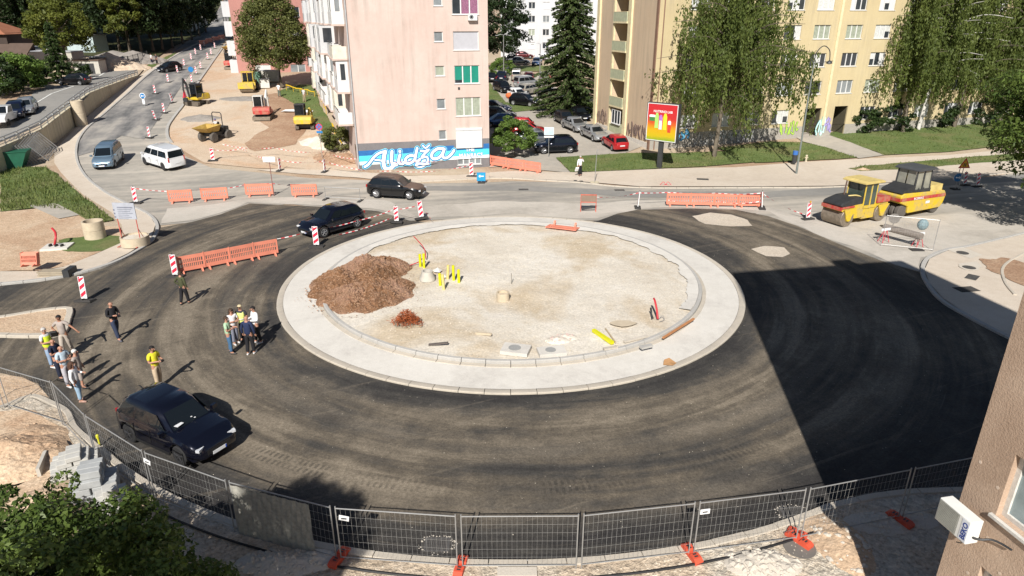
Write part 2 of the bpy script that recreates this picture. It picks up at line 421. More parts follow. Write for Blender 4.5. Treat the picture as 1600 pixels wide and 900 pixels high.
def groove_material():
 """tyre streaks along the main street, running along X at the bend and along the street further up"""
 m, nt, b = _new('street_asphalt'); v = pos(nt)
 mp = nt.nodes.new('ShaderNodeMapping'); nt.links.new(v, mp.inputs[0]); mp.vector_type = 'TEXTURE'; mp.inputs['Rotation'].default_value = (0, 0, R(14)); mp.inputs['Scale'].default_value = (26, 2.2, 1)
 s = noise_node(nt, mp.outputs[0], 1.6, 6, .6, .3); big = noise_node(nt, v, .1, 5, .6, .6); mid = noise_node(nt, v, 1.3, 6, .65); fine = noise_node(nt, v, 40, 2)
 f = mathn(nt, 'ADD', mathn(nt, 'MULTIPLY', s, .5), mathn(nt, 'ADD', mathn(nt, 'MULTIPLY', big, .33), mathn(nt, 'MULTIPLY', mid, .17)))
 col = ramp(nt, f, [(.36, (.21, .20, .185)), (.47, (.33, .305, .265)), (.56, (.45, .405, .345)), (.68, (.52, .465, .39))])
 col = mix(nt, rng_(nt, fine, .3, .7, 0, .25), col, (.25, .24, .22))
 nt.links.new(col, b.inputs['Base Color']); b.inputs['Roughness'].default_value = .9; b.inputs['Specular IOR Level'].default_value = .25
 bump(nt, b, fine, .15, .01); return m
M_street = groove_material()
def groove2():
 m, nt, b = _new('uphill_asphalt'); v = pos(nt)
 mp = nt.nodes.new('ShaderNodeMapping'); nt.links.new(v, mp.inputs[0]); mp.vector_type = 'TEXTURE'; mp.inputs['Rotation'].default_value = (0, 0, R(15)); mp.inputs['Scale'].default_value = (2.6, 60, 1)
 s = noise_node(nt, mp.outputs[0], 1.5, 5, .55, .2); mid = noise_node(nt, v, .8, 6, .65)
 f = mathn(nt, 'ADD', mathn(nt, 'MULTIPLY', s, .7), mathn(nt, 'MULTIPLY', mid, .3))
 col = ramp(nt, f, [(.38, (.11, .11, .11)), (.5, (.22, .21, .20)), (.62, (.34, .315, .28))])
 nt.links.new(col, b.inputs['Base Color']); b.inputs['Roughness'].default_value = .9; return m
M_up = groove2()
# ------------------------------------------------------------------ the ground itself
def make_ground():
 xs = sorted(set([-900, -600, -400, -260, -200] + list(range(-170, -110, 12)) + [round(-110 + 2.5 * i, 2) for i in range(77)] + list(range(84, 130, 12)) + [160, 200, 300, 500, 900]))
 ys = sorted(set([-300, -100, -20] + list(range(-5, 48, 5)) + [round(48 + 2.5 * i, 2) for i in range(61)] + list(range(206, 420, 14)) + [500, 650, 800, 1200, 1800]))
 vs = [(x, y, tz(x, y) - .03) for y in ys for x in xs]; nx = len(xs)
 fs = [(j * nx + i, j * nx + i + 1, (j + 1) * nx + i + 1, (j + 1) * nx + i) for j in range(len(ys) - 1) for i in range(nx - 1)]
 mb = MB(); mb.add(vs, fs); return struct(mb.build('ground', M_dirt, smooth=True, fixn=False))
make_ground()
# the main street: comes down the hill at the left, bends and runs off to the right
sheet('road', [(341, 58), (333, 57), (300, 72), (270, 88), (245, 105), (205, 140), (165, 175), (138, 198), (124, 222), (122, 248), (135, 275), (165, 300), (200, 318), (232, 333), (250, 352), (330, 345), (450, 318), (640, 345), (800, 339), (935, 345), (1000, 330), (1180, 333), (1290, 392), (1440, 424), (1600, 420), (1640, 250), (1600, 268), (1500, 283), (1300, 294), (1190, 294), (1000, 294), (905, 285), (800, 283), (760, 285), (640, 287), (560, 281), (480, 278), (400, 269), (330, 262), (270, 235), (262, 218), (263, 196), (290, 160), (330, 100), (352, 62)], M_street, .0, step=3)
sheet('road', [(341, 58), (333, 57), (300, 72), (270, 88), (245, 105), (205, 140), (165, 175), (138, 198), (124, 222), (122, 244), (150, 236), (190, 212), (225, 218), (245, 190), (262, 168), (290, 125), (318, 92), (345, 66)], M_up, .028, step=3)
sheet('road', [(326, 62), (346, 60), (353, 45), (362, 25), (372, 0), (395, -30), (374, -30), (350, 0), (335, 25), (322, 44), (290, 66), (268, 82)], M_up, .03, step=6)
sheet('path', [(352, 60), (372, 60), (385, 30), (392, 0), (402, -30), (380, -30), (374, 0), (366, 25)], M_road2, .06, step=6)
sheet('grass_verge', [(350, 58), (356, 60), (368, 25), (377, 0), (374, 0), (360, 22)], M_grass0, .05, step=6)
# dark street beyond the works at the left, resurfaced dark band along the centre of the main road
sheet('road', [(640, 291), (800, 290), (1000, 299), (1190, 300), (1330, 292), (1600, 272), (1600, 282), (1330, 303), (1190, 309), (1000, 308), (800, 298), (640, 299)], M_road2, .012, wob=(1.2, .35, .3))
# fresh asphalt of the roundabout
NEWA = [(-60, 449), (0, 447), (60, 441), (110, 433), (160, 420), (205, 401), (236, 378), (250, 356), (300, 347), (345, 335), (390, 318), (450, 321), (520, 324), (590, 330), (640, 345), (700, 350), (797, 352), (880, 350), (935, 345), (965, 334), (995, 328), (1080, 326), (1150, 328), (1200, 338), (1245, 353), (1310, 381), (1375, 407), (1436, 426), (1450, 447), (1470, 470), (1500, 490), (1560, 522), (1640, 560), (1760, 640), (1760, 762)]
out = [P(a, b)[:2] for a, b in NEWA]
RK = 20.55
arc = []
for k in range(0, 60):
 t = R(122 + k * 2.05)
 if 153 < math.degrees(t) < 232: arc.append((ICX + RK * math.sin(t), ICY + RK * math.cos(t)))
EXITK = [P(a, b)[:2] for a, b in [(1640, 766), (1560, 768), (1487, 770), (1425, 772), (1365, 779), (1325, 788)]]
tail = [P(a, b)[:2] for a, b in [(150, 700), (118, 668), (108, 645), (80, 628), (60, 600), (30, 590), (0, 583), (-60, 578)]]
arc = [p for p in arc if p[0] > tail[0][0] + .1]
sheet('road', out + EXITK + arc + tail, M_asph, .016, px=False, step=4)
# bare gravel patches left in the new asphalt
M_patch = ground_mat('patch_gravel', [(.3, (.50, .42, .33)), (.7, (.60, .53, .44))], .4, 3, .25, 12, bmp=.5)
sheet('gravel_patch', [(1080, 338), (1110, 333), (1145, 336), (1172, 345), (1172, 353), (1140, 354), (1100, 350)], M_patch, .024, wob=(.5, .25, .9))
sheet('gravel_patch', [(1176, 390), (1195, 385), (1225, 387), (1235, 396), (1222, 402), (1196, 401)], M_patch, .024, wob=(.5, .2, .9))
# dusty light strip between the new asphalt and the old street
M_dust = ground_mat('light_dust', [(.3, (.42, .385, .33)), (.5, (.49, .45, .395)), (.7, (.56, .51, .45))], .3, 2.5, .14, 22, bmp=.2, stops2=[(.3, (.36, .33, .285)), (.7, (.45, .41, .36))], s3=.2)
sheet('road_dust', [(252, 350), (300, 345), (345, 333), (388, 316), (450, 319), (520, 322), (600, 329), (648, 343), (640, 330), (600, 312), (520, 312), (450, 308), (380, 312), (330, 320), (262, 326)], M_dust, .022, wob=(.9, .3, .5))
sheet('road_dust', [(660, 340), (800, 334), (930, 342), (1000, 326), (1100, 323), (1200, 332), (1235, 348), (1330, 387), (1436, 425), (1446, 404), (1475, 391), (1515, 385), (1600, 366), (1600, 330), (1400, 340), (1240, 330), (1100, 313), (1000, 313), (900, 318), (800, 314), (700, 318), (650, 325)], M_dust, .008, wob=(1.2, .45, .4))
# ---- the central island
def ring(name, prof_, mat, n=180, joint=None):
 mb = MB()
 if joint:
  for i in range(joint):
   a0, a1 = 2 * math.pi * (i + .012) / joint, 2 * math.pi * (i + .988) / joint; vs = []; k = 3
   rr = random.Random(i * 7).uniform(-.008, .008)
   for j in range(k + 1):
    t = a0 + (a1 - a0) * j / k
    for r, z in prof_: vs.append((ICX + (r + rr) * math.sin(t), ICY + (r + rr) * math.cos(t), z))
   q = len(prof_); fs = [(j * q + i2, j * q + i2 + 1, (j + 1) * q + i2 + 1, (j + 1) * q + i2) for j in range(k) for i2 in range(q - 1)]
   fs += [tuple(range(q)), tuple(k * q + x for x in range(q - 1, -1, -1))]
   mb.add(vs, fs)
 else:
  q = len(prof_); vs = []
  for i in range(n):
   t = 2 * math.pi * i / n
   for r, z in prof_: vs.append((ICX + r * math.sin(t), ICY + r * math.cos(t), z))
  fs = [(i * q + k, i * q + k + 1, ((i + 1) % n) * q + k + 1, ((i + 1) % n) * q + k) for i in range(n) for k in range(q - 1)]
  mb.add(vs, fs)
 return struct(mb.build(name, mat, smooth=30))
ring('kerb', [(12.1, -.1), (12.1, .075), (12.075, .095), (11.83, .105), (11.8, .09), (11.8, -.1)], M_kerbd, joint=76)
ring('concrete_apron', [(11.79, .088), (11.2, .10), (10.6, .125), (10.2, .14)], M_conc)
ring('concrete_apron', [(10.205, .10), (10.2, .17), (10.02, .19), (10.0, .12)], M_kerbd, joint=62)
ring('kerb', [(10.01, .1), (10.0, .30), (9.97, .33), (9.84, .335), (9.82, .31), (9.82, .05)], M_kerb, joint=62)
def island_fill():
 n, k = 150, 42; vs = [(ICX, ICY, .26)]
 for j in range(1, k + 1):
  for i in range(n):
   t = 2 * math.pi * i / n; r = 9.83 * j / k; x, y = ICX + r * math.sin(t), ICY + r * math.cos(t)
   z = .25 + .07 * noise.noise(Vector((x * .35, y * .35, 2))) + .03 * noise.noise(Vector((x * 1.3, y * 1.3, 4))) + (.02 * noise.noise(Vector((x * 4, y * 4, 7))))
   if j >= k - 2: z = .23
   vs.append((x, y, z))
 fs = [(0, 1 + i, 1 + (i + 1) % n) for i in range(n)]
 for j in range(k - 1):
  for i in range(n):
   a = 1 + j * n; b2 = a + n; fs.append((a + i, b2 + i, b2 + (i + 1) % n, a + (i + 1) % n))
 mb = MB(); mb.add(vs, fs); return struct(mb.build('island_ground', M_gravel, smooth=True))
island_fill()
# white stripe of spilled concrete just inside the kerb
mb = MB(); n = 220; vs = []
for i in range(n + 1):
 t = R(-95) + R(215) * i / n; wdt = .55 + .35 * noise.noise(Vector((i * .13, 0, 0))) + .12 * noise.noise(Vector((i * .9, 5, 0)))
 for r in (9.82, 9.82 - max(.1, wdt)): vs.append((ICX + r * math.sin(t), ICY + r * math.cos(t), .338 if r > 9.8 else .30))
mb.add(vs, [(2 * i, 2 * i + 1, 2 * i + 3, 2 * i + 2) for i in range(n)])
struct(mb.build('concrete_haunch', M_conc, smooth=True))
def irr(name, cx, cy, rx, ry, mat, dz, seed, n=60, rz=0, zf=tz, kind='structure'):
 pts = []
 for i in range(n):
  t = 2 * math.pi * i / n; k = 1 + .3 * noise.noise(Vector((math.cos(t) * 1.5 + seed, math.sin(t) * 1.5, seed))) + .1 * noise.noise(Vector((math.cos(t) * 5 + seed, math.sin(t) * 5, seed)))
  a, b = rx * k * math.cos(t), ry * k * math.sin(t); pts.append((cx + a * math.cos(rz) - b * math.sin(rz), cy + a * math.sin(rz) + b * math.cos(rz)))
 return sheet(name, pts, mat, dz, zf, px=False, kind=kind)
# ---- pavements with kerbs
def lawn(name, pts, dz=.05, zf=tz, dens=26, h=.16, seed=1, dry=.15):
 base = sheet(name + '_ground', pts, M_grass0, dz + .015, zf, wob=(.8, .18, .8), seed=seed)
 W = [P(a, b, zf)[:2] for a, b in pts]
 xs = [w[0] for w in W]; ys = [w[1] for w in W]; rnd = np.random.RandomState(seed)
 area = (max(xs) - min(xs)) * (max(ys) - min(ys)); N = int(min(60000, area * dens))
 X = rnd.uniform(min(xs), max(xs), N); Y = rnd.uniform(min(ys), max(ys), N)
 ins = np.zeros(N, bool); j = len(W) - 1
 for i in range(len(W)):
  (x1, y1), (x2, y2) = W[i], W[j]
  c = ((y1 > Y) != (y2 > Y)) & (X < (x2 - x1) * (Y - y1) / ((y2 - y1) if abs(y2 - y1) > 1e-9 else 1e-9) + x1); ins ^= c; j = i
 X, Y = X[ins], Y[ins]; N = len(X); Z = np.array([zf(a, b) for a, b in zip(X, Y)]) + dz - .01
 a = rnd.uniform(0, 6.28, N); w = rnd.uniform(.015, .04, N) * 1.6; hh = h * rnd.uniform(.4, 1.2, N) * np.array([.6 + .8 * max(0, .5 + noise.noise(Vector((x * .5, y * .5, seed)))) for x, y in zip(X, Y)])
 lx, ly = rnd.normal(0, .06, N), rnd.normal(0, .06, N)
 V = np.zeros((N, 3, 3)); V[:, 0] = np.stack([X - np.cos(a) * w, Y - np.sin(a) * w, Z], 1); V[:, 1] = np.stack([X + np.cos(a) * w, Y + np.sin(a) * w, Z], 1); V[:, 2] = np.stack([X + lx, Y + ly, Z + hh], 1)
 o = np_mesh('grass', V.reshape(-1, 3), 3, M_blade, np.repeat(rnd.rand(N), 3)); o['kind'] = 'stuff'; return o
def np_mesh(name, V, k, mat, rnd_attr=None, parent=None):
 N = len(V) // k; me = bpy.data.meshes.new(name); me.vertices.add(len(V)); me.vertices.foreach_set('co', V.astype(np.float32).ravel())
 me.loops.add(len(V)); me.loops.foreach_set('vertex_index', np.arange(len(V), dtype=np.int32))
 me.polygons.add(N); me.polygons.foreach_set('loop_start', np.arange(0, len(V), k, dtype=np.int32)); me.polygons.foreach_set('loop_total', np.full(N, k, dtype=np.int32))
 me.update(calc_edges=True); me.materials.append(mat)
 if rnd_attr is not None:
  at = me.attributes.new('rnd', 'FLOAT', 'POINT'); at.data.foreach_set('value', rnd_attr.astype(np.float32))
 o = bpy.data.objects.new(name, me); COL.objects.link(o)
 if parent: o.parent = parent
 return o
M_blade = leaf_mat('grass_blade', (.07, .10, .025), (.20, .235, .075), .3, .3, alt=(.30, .27, .12))
# far pavement between the street and the lawns
sheet('pavement', [(765, 277), (850, 281), (905, 284), (1000, 292), (1190, 292), (1300, 291), (1420, 284), (1600, 267), (1660, 262), (1660, 238), (1600, 232), (1480, 243), (1340, 249), (1250, 254), (1150, 262), (1045, 264), (905, 270), (800, 268), (765, 270)], M_pave, .05, step=3)
kerb('kerb', [(640, 285), (765, 278.5), (850, 282), (905, 285.5), (1000, 293.5), (1190, 293.5), (1300, 292.5), (1420, 285), (1600, 268)], M_kerbd, w=.25, h=.07)
sheet('pavement', [(560, 268), (640, 276), (765, 271), (765, 277.5), (640, 284), (560, 278), (480, 273), (400, 266), (470, 262)], M_pave, .03, wob=(1, .3, .5))
lawn('grass', [(868, 247), (892, 270), (945, 268), (1045, 263), (1100, 261), (1180, 254), (1150, 236), (1060, 240), (975, 240), (900, 245)], seed=3)
lawn('grass', [(1150, 240), (1180, 255), (1250, 252), (1340, 247), (1290, 231), (1255, 223), (1200, 222), (1120, 232)], seed=4)
lawn('grass', [(1325, 264), (1345, 268), (1420, 265), (1500, 258), (1600, 250), (1600, 240), (1500, 247), (1420, 254), (1350, 260)], seed=5)
lawn('grass', [(1290, 210), (1370, 238), (1380, 243), (1480, 238), (1600, 224), (1600, 190), (1450, 196), (1330, 200)], seed=6, dens=16)
sheet('path', [(800, 262), (892, 270.5), (868, 247), (850, 236), (826, 232), (800, 240)], M_road, .045)
sheet('path', [(1255, 222), (1290, 231), (1342, 248), (1382, 243), (1362, 236), (1296, 210), (1280, 205), (1236, 210)], M_road, .055)
# parking court between the two blocks
sheet('car_park', [(764, 262), (800, 258), (826, 234), (862, 247), (900, 246), (975, 240), (1010, 226), (975, 212), (920, 193), (900, 175), (890, 150), (840, 118), (800, 104), (764, 104)], M_road, .02, step=4)
lawn('grass', [(764, 176), (800, 176), (850, 171), (862, 165), (830, 168), (790, 160), (764, 128)], .05, seed=8, dens=6)
lawn('grass', [(790, 112), (840, 112), (875, 114), (900, 113), (905, 103), (800, 103)], .06, seed=9, dens=3)
# left: works strip beside the uphill street
M_works = ground_mat('works_gravel', [(.3, (.48, .36, .26)), (.5, (.55, .44, .33)), (.7, (.60, .51, .41))], .15, 1.5, .25, 10, bmp=.6, stops2=[(.3, (.50, .34, .22)), (.7, (.56, .42, .30))], s3=.12)
sheet('works_ground', [(263, 222), (266, 196), (290, 160), (330, 102), (355, 64), (372, 64), (385, 95), (395, 130), (450, 140), (500, 180), (555, 235), (560, 268), (400, 263), (320, 255)], M_works, .03, step=3)
sheet('works_ground', [(400, 150), (430, 146), (470, 150), (490, 190), (470, 215), (455, 228), (400, 236), (380, 225), (420, 200), (395, 175)], M_redsoil, .055, step=3, wob=(1, .5, .35), seed=4)
lawn('grass', [(435, 142), (470, 133), (492, 134), (500, 165), (525, 205), (505, 210), (480, 175), (440, 152)], .07, seed=11, dens=8)
kerb('kerb', [(268, 224), (262, 214), (263, 198), (275, 180), (290, 160), (318, 118), (352, 70)], M_kerb, w=.3, h=.18, joint=1.0)
# left pavement between the street and the retaining wall
sheet('pavement', [(120, 222), (118, 246), (132, 276), (165, 302), (205, 323), (232, 335), (243, 352), (236, 374), (200, 397), (160, 416), (110, 430), (60, 437), (40, 442), (0, 444), (0, 425), (60, 425), (100, 418), (150, 398), (195, 378), (190, 352), (175, 333), (130, 305), (95, 270), (85, 255), (85, 235), (140, 180), (217, 120), (245, 103), (300, 72), (333, 57), (325, 57), (230, 100)][:29] + [(140, 180), (217, 120), (250, 98), (300, 71), (333, 56), (340, 58), (300, 73), (270, 89), (245, 106), (205, 141), (165, 176), (138, 199)], M_pave, .05, step=3)
kerb('kerb', [(300, 73), (270, 89.5), (245, 106.5), (205, 141.5), (165, 176.5), (137, 200), (122, 222), (120, 248), (134, 276), (166, 302), (206, 323), (233, 336), (246, 354), (238, 376), (204, 399), (160, 418), (110, 431), (60, 439), (0, 445), (-60, 447)], M_kerb, w=.22, h=.12)
lawn('grass', [(0, 262), (70, 262), (88, 272), (130, 308), (178, 345), (150, 350), (110, 330), (60, 325), (0, 332)], .05, seed=12, dens=45, h=.28)
irr('grass_ground', *P(150, 380)[:2], 2.6, 1.6, M_grass0, .045, 3)
irr('grass_ground', *P(128, 385)[:2], 1.6, .9, M_grass0, .047, 5)
sheet('works_ground', [(-60, 330), (0, 331), (60, 326), (110, 331), (150, 352), (190, 355), (194, 378), (150, 397), (100, 417), (60, 424), (0, 425), (-60, 428)], M_sand, .025, wob=(1, .25, .4))
sheet('concrete_pad', [(45, 322), (88, 319), (124, 337), (92, 343)], M_road, .07)
lawn('grass', [(222, 105), (262, 88), (275, 82), (270, 88), (235, 108)], .06, seed=13, dens=8)
# splitter island at the left edge
tri = [P(a, b)[:2] for a, b in [(-70, 507), (0, 499), (60, 489), (104, 484), (110, 489), (106, 503), (97, 524), (60, 527), (0, 526), (-70, 524)]]
kerb('kerb', tri, M_kerbd, w=.28, h=.15, px=False, smooth=3, closed=True)
sheet('splitter_island', [(-70, 508), (0, 500), (60, 490), (104, 485), (105, 503), (96, 523), (60, 526), (0, 525), (-70, 523)], M_sand, .10)
# right pavement corner
sheet('pavement', [(1444, 424), (1452, 445), (1472, 468), (1502, 488), (1562, 520), (1640, 556), (1700, 520), (1700, 360), (1600, 368), (1515, 388), (1480, 394), (1452, 407)], M_pave, .10)
kerb('kerb', [(1640, 559), (1561, 522), (1501, 490), (1470, 470), (1450, 447), (1441, 425), (1449, 405), (1478, 392), (1514, 386), (1600, 366), (1660, 352)], M_kerb, w=.22, h=.13)
M_slab = ground_mat('pale_slab', [(.3, (.50, .45, .38)), (.7, (.58, .53, .46))], .5, 3, .12, 20, bmp=.2)
sheet('concrete_pad', [(1480, 393), (1502, 388), (1535, 401), (1515, 407)], M_slab, .112)
sheet('concrete_pad', [(1496, 415), (1525, 411), (1535, 420), (1507, 425)], M_slab, .112)
kerb('kerb', [(1600, 398), (1575, 412), (1565, 425), (1570, 445), (1585, 464)], M_kerbd, w=.15, h=.06, base=.1)
irr('works_ground', *P(1598, 430)[:2], 1.6, 2.6, M_redsoil, .125, 8)
# foreground pavement: everything outside the 20.5 m kerb
arc2 = [(ICX + (RK + .02) * math.sin(R(t)), ICY + (RK + .02) * math.cos(R(t))) for t in range(153, 239, 2)]
arc2 = [p for p in arc2 if p[0] > -14.0]
left = [P(a, b)[:2] for a, b in [(150, 702), (117, 672), (104, 648), (75, 636), (45, 622), (20, 632), (0, 640), (-80, 650)]]
M_fore = ground_mat('foreground_gravel', [(.3, (.46, .36, .26)), (.5, (.54, .44, .33)), (.7, (.60, .51, .41))], .3, 3.5, .4, 7, bmp=1.0, stops2=[(.3, (.50, .45, .37)), (.7, (.60, .54, .45))], s3=.35, bd=.05)
sheet('foreground_ground', EXITK + arc2 + left + [(-40, 15), (-40, -12), (30, -12), (30, 16)], M_fore, .09, px=False, step=4)
sheet('sand_ground', [(-60, 648), (0, 648), (60, 645), (100, 680), (148, 735), (215, 785), (262, 815), (230, 905), (-60, 920)], M_sand, .105, wob=(.6, .25, .8))
kerb('kerb', EXITK + [p for p in arc2] , M_kerbd, w=.24, h=.13, px=False, smooth=0)
kerb('kerb', [(152, 702), (118, 671), (105, 646), (80, 632), (50, 621), (22, 632), (0, 641)], M_kerbd, w=.2, h=.13)
arc3 = [(ICX + (RK + .62) * math.sin(R(t)), ICY + (RK + .62) * math.cos(R(t))) for t in range(156, 225, 2)]
mbk = MB(); mbk.tube([(x, y, .13) for x, y in arc3], .035, 5)
tag(mbk.build('cable_conduit', pm('black_cable', (.015, .015, .017), .6)), 'thin black cable running along the gravel behind the near kerb', 'cable')
sheet('works_ground', [(-60, 580), (0, 585), (35, 590), (60, 602), (82, 628), (45, 621), (20, 631), (0, 640), (-60, 645)], M_sand, .02)
# ------------------------------------------------------------------ buildings
M_pink = ground_mat('pink_render', [(.3, (.51, .39, .34)), (.5, (.55, .43, .38)), (.7, (.58, .46, .41))], .25, 1.6, .06, 20, bmp=.15, stops2=[(.3, (.54, .44, .39)), (.7, (.58, .48, .43))], s3=.18)
M_red = ground_mat('red_render', [(.3, (.40, .19, .165)), (.7, (.47, .24, .205))], .2, 1.5, .08, 15, bmp=.1)
M_yel = ground_mat('cream_render', [(.3, (.49, .40, .235)), (.5, (.53, .44, .265)), (.7, (.57, .48, .30))], .2, 1.4, .06, 20, bmp=.12)
M_peach = ground_mat('peach_render', [(.3, (.55, .42, .29)), (.7, (.61, .48, .34))], .2, 1.4, .06, 20, bmp=.12)
M_pil = pm('cream_pilaster', (.66, .57, .36), .8, world=True)
M_white = pm('white_frame', (.66, .66, .65), .45, var=.05)
M_whitew = ground_mat('white_render', [(.3, (.50, .51, .53)), (.7, (.58, .59, .60))], .2, 1.2, .05, 15, bmp=.05)
M_greyw = pm('grey_panel', (.36, .37, .38), .7, world=True)
M_dark = pm('dark_interior', (.012, .012, .014), .8, var=0)
M_glass = pm('window_glass', (.035, .042, .05), .08, spec=.8, var=.3, vs=.8)
M_glass2 = pm('pale_glass', (.20, .22, .23), .12, spec=.7, var=.3, vs=.8)
M_curt = pm('white_curtain', (.55, .56, .54), .5, spec=.5, var=.15, vs=6)
M_curt2 = pm('grey_green_curtain', (.30, .33, .26), .45, spec=.5, var=.2, vs=5)
M_green = pm('green_blind', (.01, .21, .15), .5, var=.08)
M_purp = pm('purple_blind', (.24, .10, .17), .6, var=.4, vs=12)
M_shut = pm('roller_shutter', (.60, .60, .60), .6, var=.06)
M_shutg = pm('grey_roller_shutter', (.42, .42, .45), .6, var=.06)
M_base = ground_mat('grey_plinth', [(.3, (.15, .145, .15)), (.7, (.21, .20, .205))], .5, 3, .15, 20, bmp=.3)
M_concw = ground_mat('old_concrete_wall', [(.3, (.46, .40, .28)), (.5, (.54, .48, .35)), (.7, (.60, .54, .42))], .3, 2.2, .15, 15, bmp=.3)
M_roofb = ground_mat('brown_tiles', [(.3, (.10, .07, .055)), (.7, (.17, .12, .095))], .5, 6, .2, 20, bmp=.5)
M_roofr = ground_mat('orange_tiles', [(.3, (.28, .11, .06)), (.7, (.38, .17, .10))], .5, 6, .2, 20, bmp=.5)
M_metal = pm('galvanised_steel', (.42, .43, .43), .38, metal=.7, var=.12)
M_dkmetal = pm('dark_steel', (.06, .062, .065), .5, metal=.4, var=.15)
streaks(M_pink, .10); streaks(M_yel, .10); streaks(M_peach, .10); streaks(M_whitew, .06); streaks(M_concw, .2, 4); streaks(M_red, .1)
class Face:
 """a wall plane: local x along the wall, local y inward, z up"""
 def __init__(s, x, y, z, ang):
  s.o = Vector((x, y, z)); s.a = ang; s.ux = Vector((math.cos(ang), math.sin(ang), 0)); s.n = Vector((-math.sin(ang), math.cos(ang), 0))
 def uv(s, px, py, dep=0):
  d = raydir(px, py); o = Vector((0, 0, CAMZ)); t = ((s.o + s.n * dep) - o).dot(s.n) / d.dot(s.n); p = o + d * t - s.o
  return p.dot(s.ux), p.z
def wallp(mb, T, u0, u1, z0, z1, ops, rev=.14, mi=0, rmi=0):
 us = sorted(set([u0, u1] + [round(o[i], 4) for o in ops for i in (0, 2)])); zs = sorted(set([z0, z1] + [round(o[i], 4) for o in ops for i in (1, 3)]))
 us = [u for u in us if u0 <= u <= u1]; zs = [z for z in zs if z0 <= z <= z1]
 for a, b in zip(us, us[1:]):
  for c, d in zip(zs, zs[1:]):
   mu, mz = (a + b) / 2, (c + d) / 2
   if any(o[0] < mu < o[2] and o[1] < mz < o[3] for o in ops): continue
   mb.add([T(a, 0, c), T(b, 0, c), T(b, 0, d), T(a, 0, d)], [(0, 1, 2, 3)], mi)
 for o in ops:
  a, c, b, d = o[:4]
  q = [(a, c), (b, c), (b, d), (a, d)]
  for (p, r) in zip(q, q[1:] + q[:1]):
   mb.add([T(p[0], 0, p[1]), T(r[0], 0, r[1]), T(r[0], rev, r[1]), T(p[0], rev, p[1])], [(0, 1, 2, 3)], rmi)
def window(parent, T, a, c, b, d, panes=3, pane=None, rev=.14, sill=True, name='window', deep=.35, blind=None, bl=None):
 pane = pane or M_glass; fw = .055; mb = MB()
 def bx(m, x0, y0, z0, x1, y1, z1, mi=0):
  vs = [T(x, y, z) for z in (z0, z1) for x, y in ((x0, y0), (x1, y0), (x1, y1), (x0, y1))]
  m.add(vs, [(3, 2, 1, 0), (4, 5, 6, 7), (0, 1, 5, 4), (1, 2, 6, 5), (2, 3, 7, 6), (3, 0, 4, 7)], mi)
 y0, y1 = rev - .06, rev + .02
 bx(mb, a, y0, c, b, y1, c + fw); bx(mb, a, y0, d - fw, b, y1, d); bx(mb, a, y0, c + fw, a + fw, y1, d - fw); bx(mb, b - fw, y0, c + fw, b, y1, d - fw)
 for k in range(1, panes):
  x = a + (b - a) * k / panes; bx(mb, x - .05, y0, c + fw, x + .05, y1, d - fw)
 w = mb.build(name, M_white, parent)
 g = MB(); bx(g, a + fw, rev - .015, c + fw, b - fw, rev - .005, d - fw); g.build('pane', pane, w)
 if blind:
  g = MB()
  for k in range(panes):
   x0 = a + (b - a) * k / panes + .07; x1 = a + (b - a) * (k + 1) / panes - .07; hh = (bl or [1] * panes)[k]
   if hh > 0: bx(g, x0, rev - .035, d - fw - (d - c - 2 * fw) * hh, x1, rev - .02, d - fw - .01)
  g.build('blind', blind, w)
 if sill:
  s = MB(); bx(s, a - .06, -.07, c - .05, b + .06, rev - .06, c - .003); s.build('sill', M_white, w)
 return w
def idT(u, y, z): return (u, y, z)
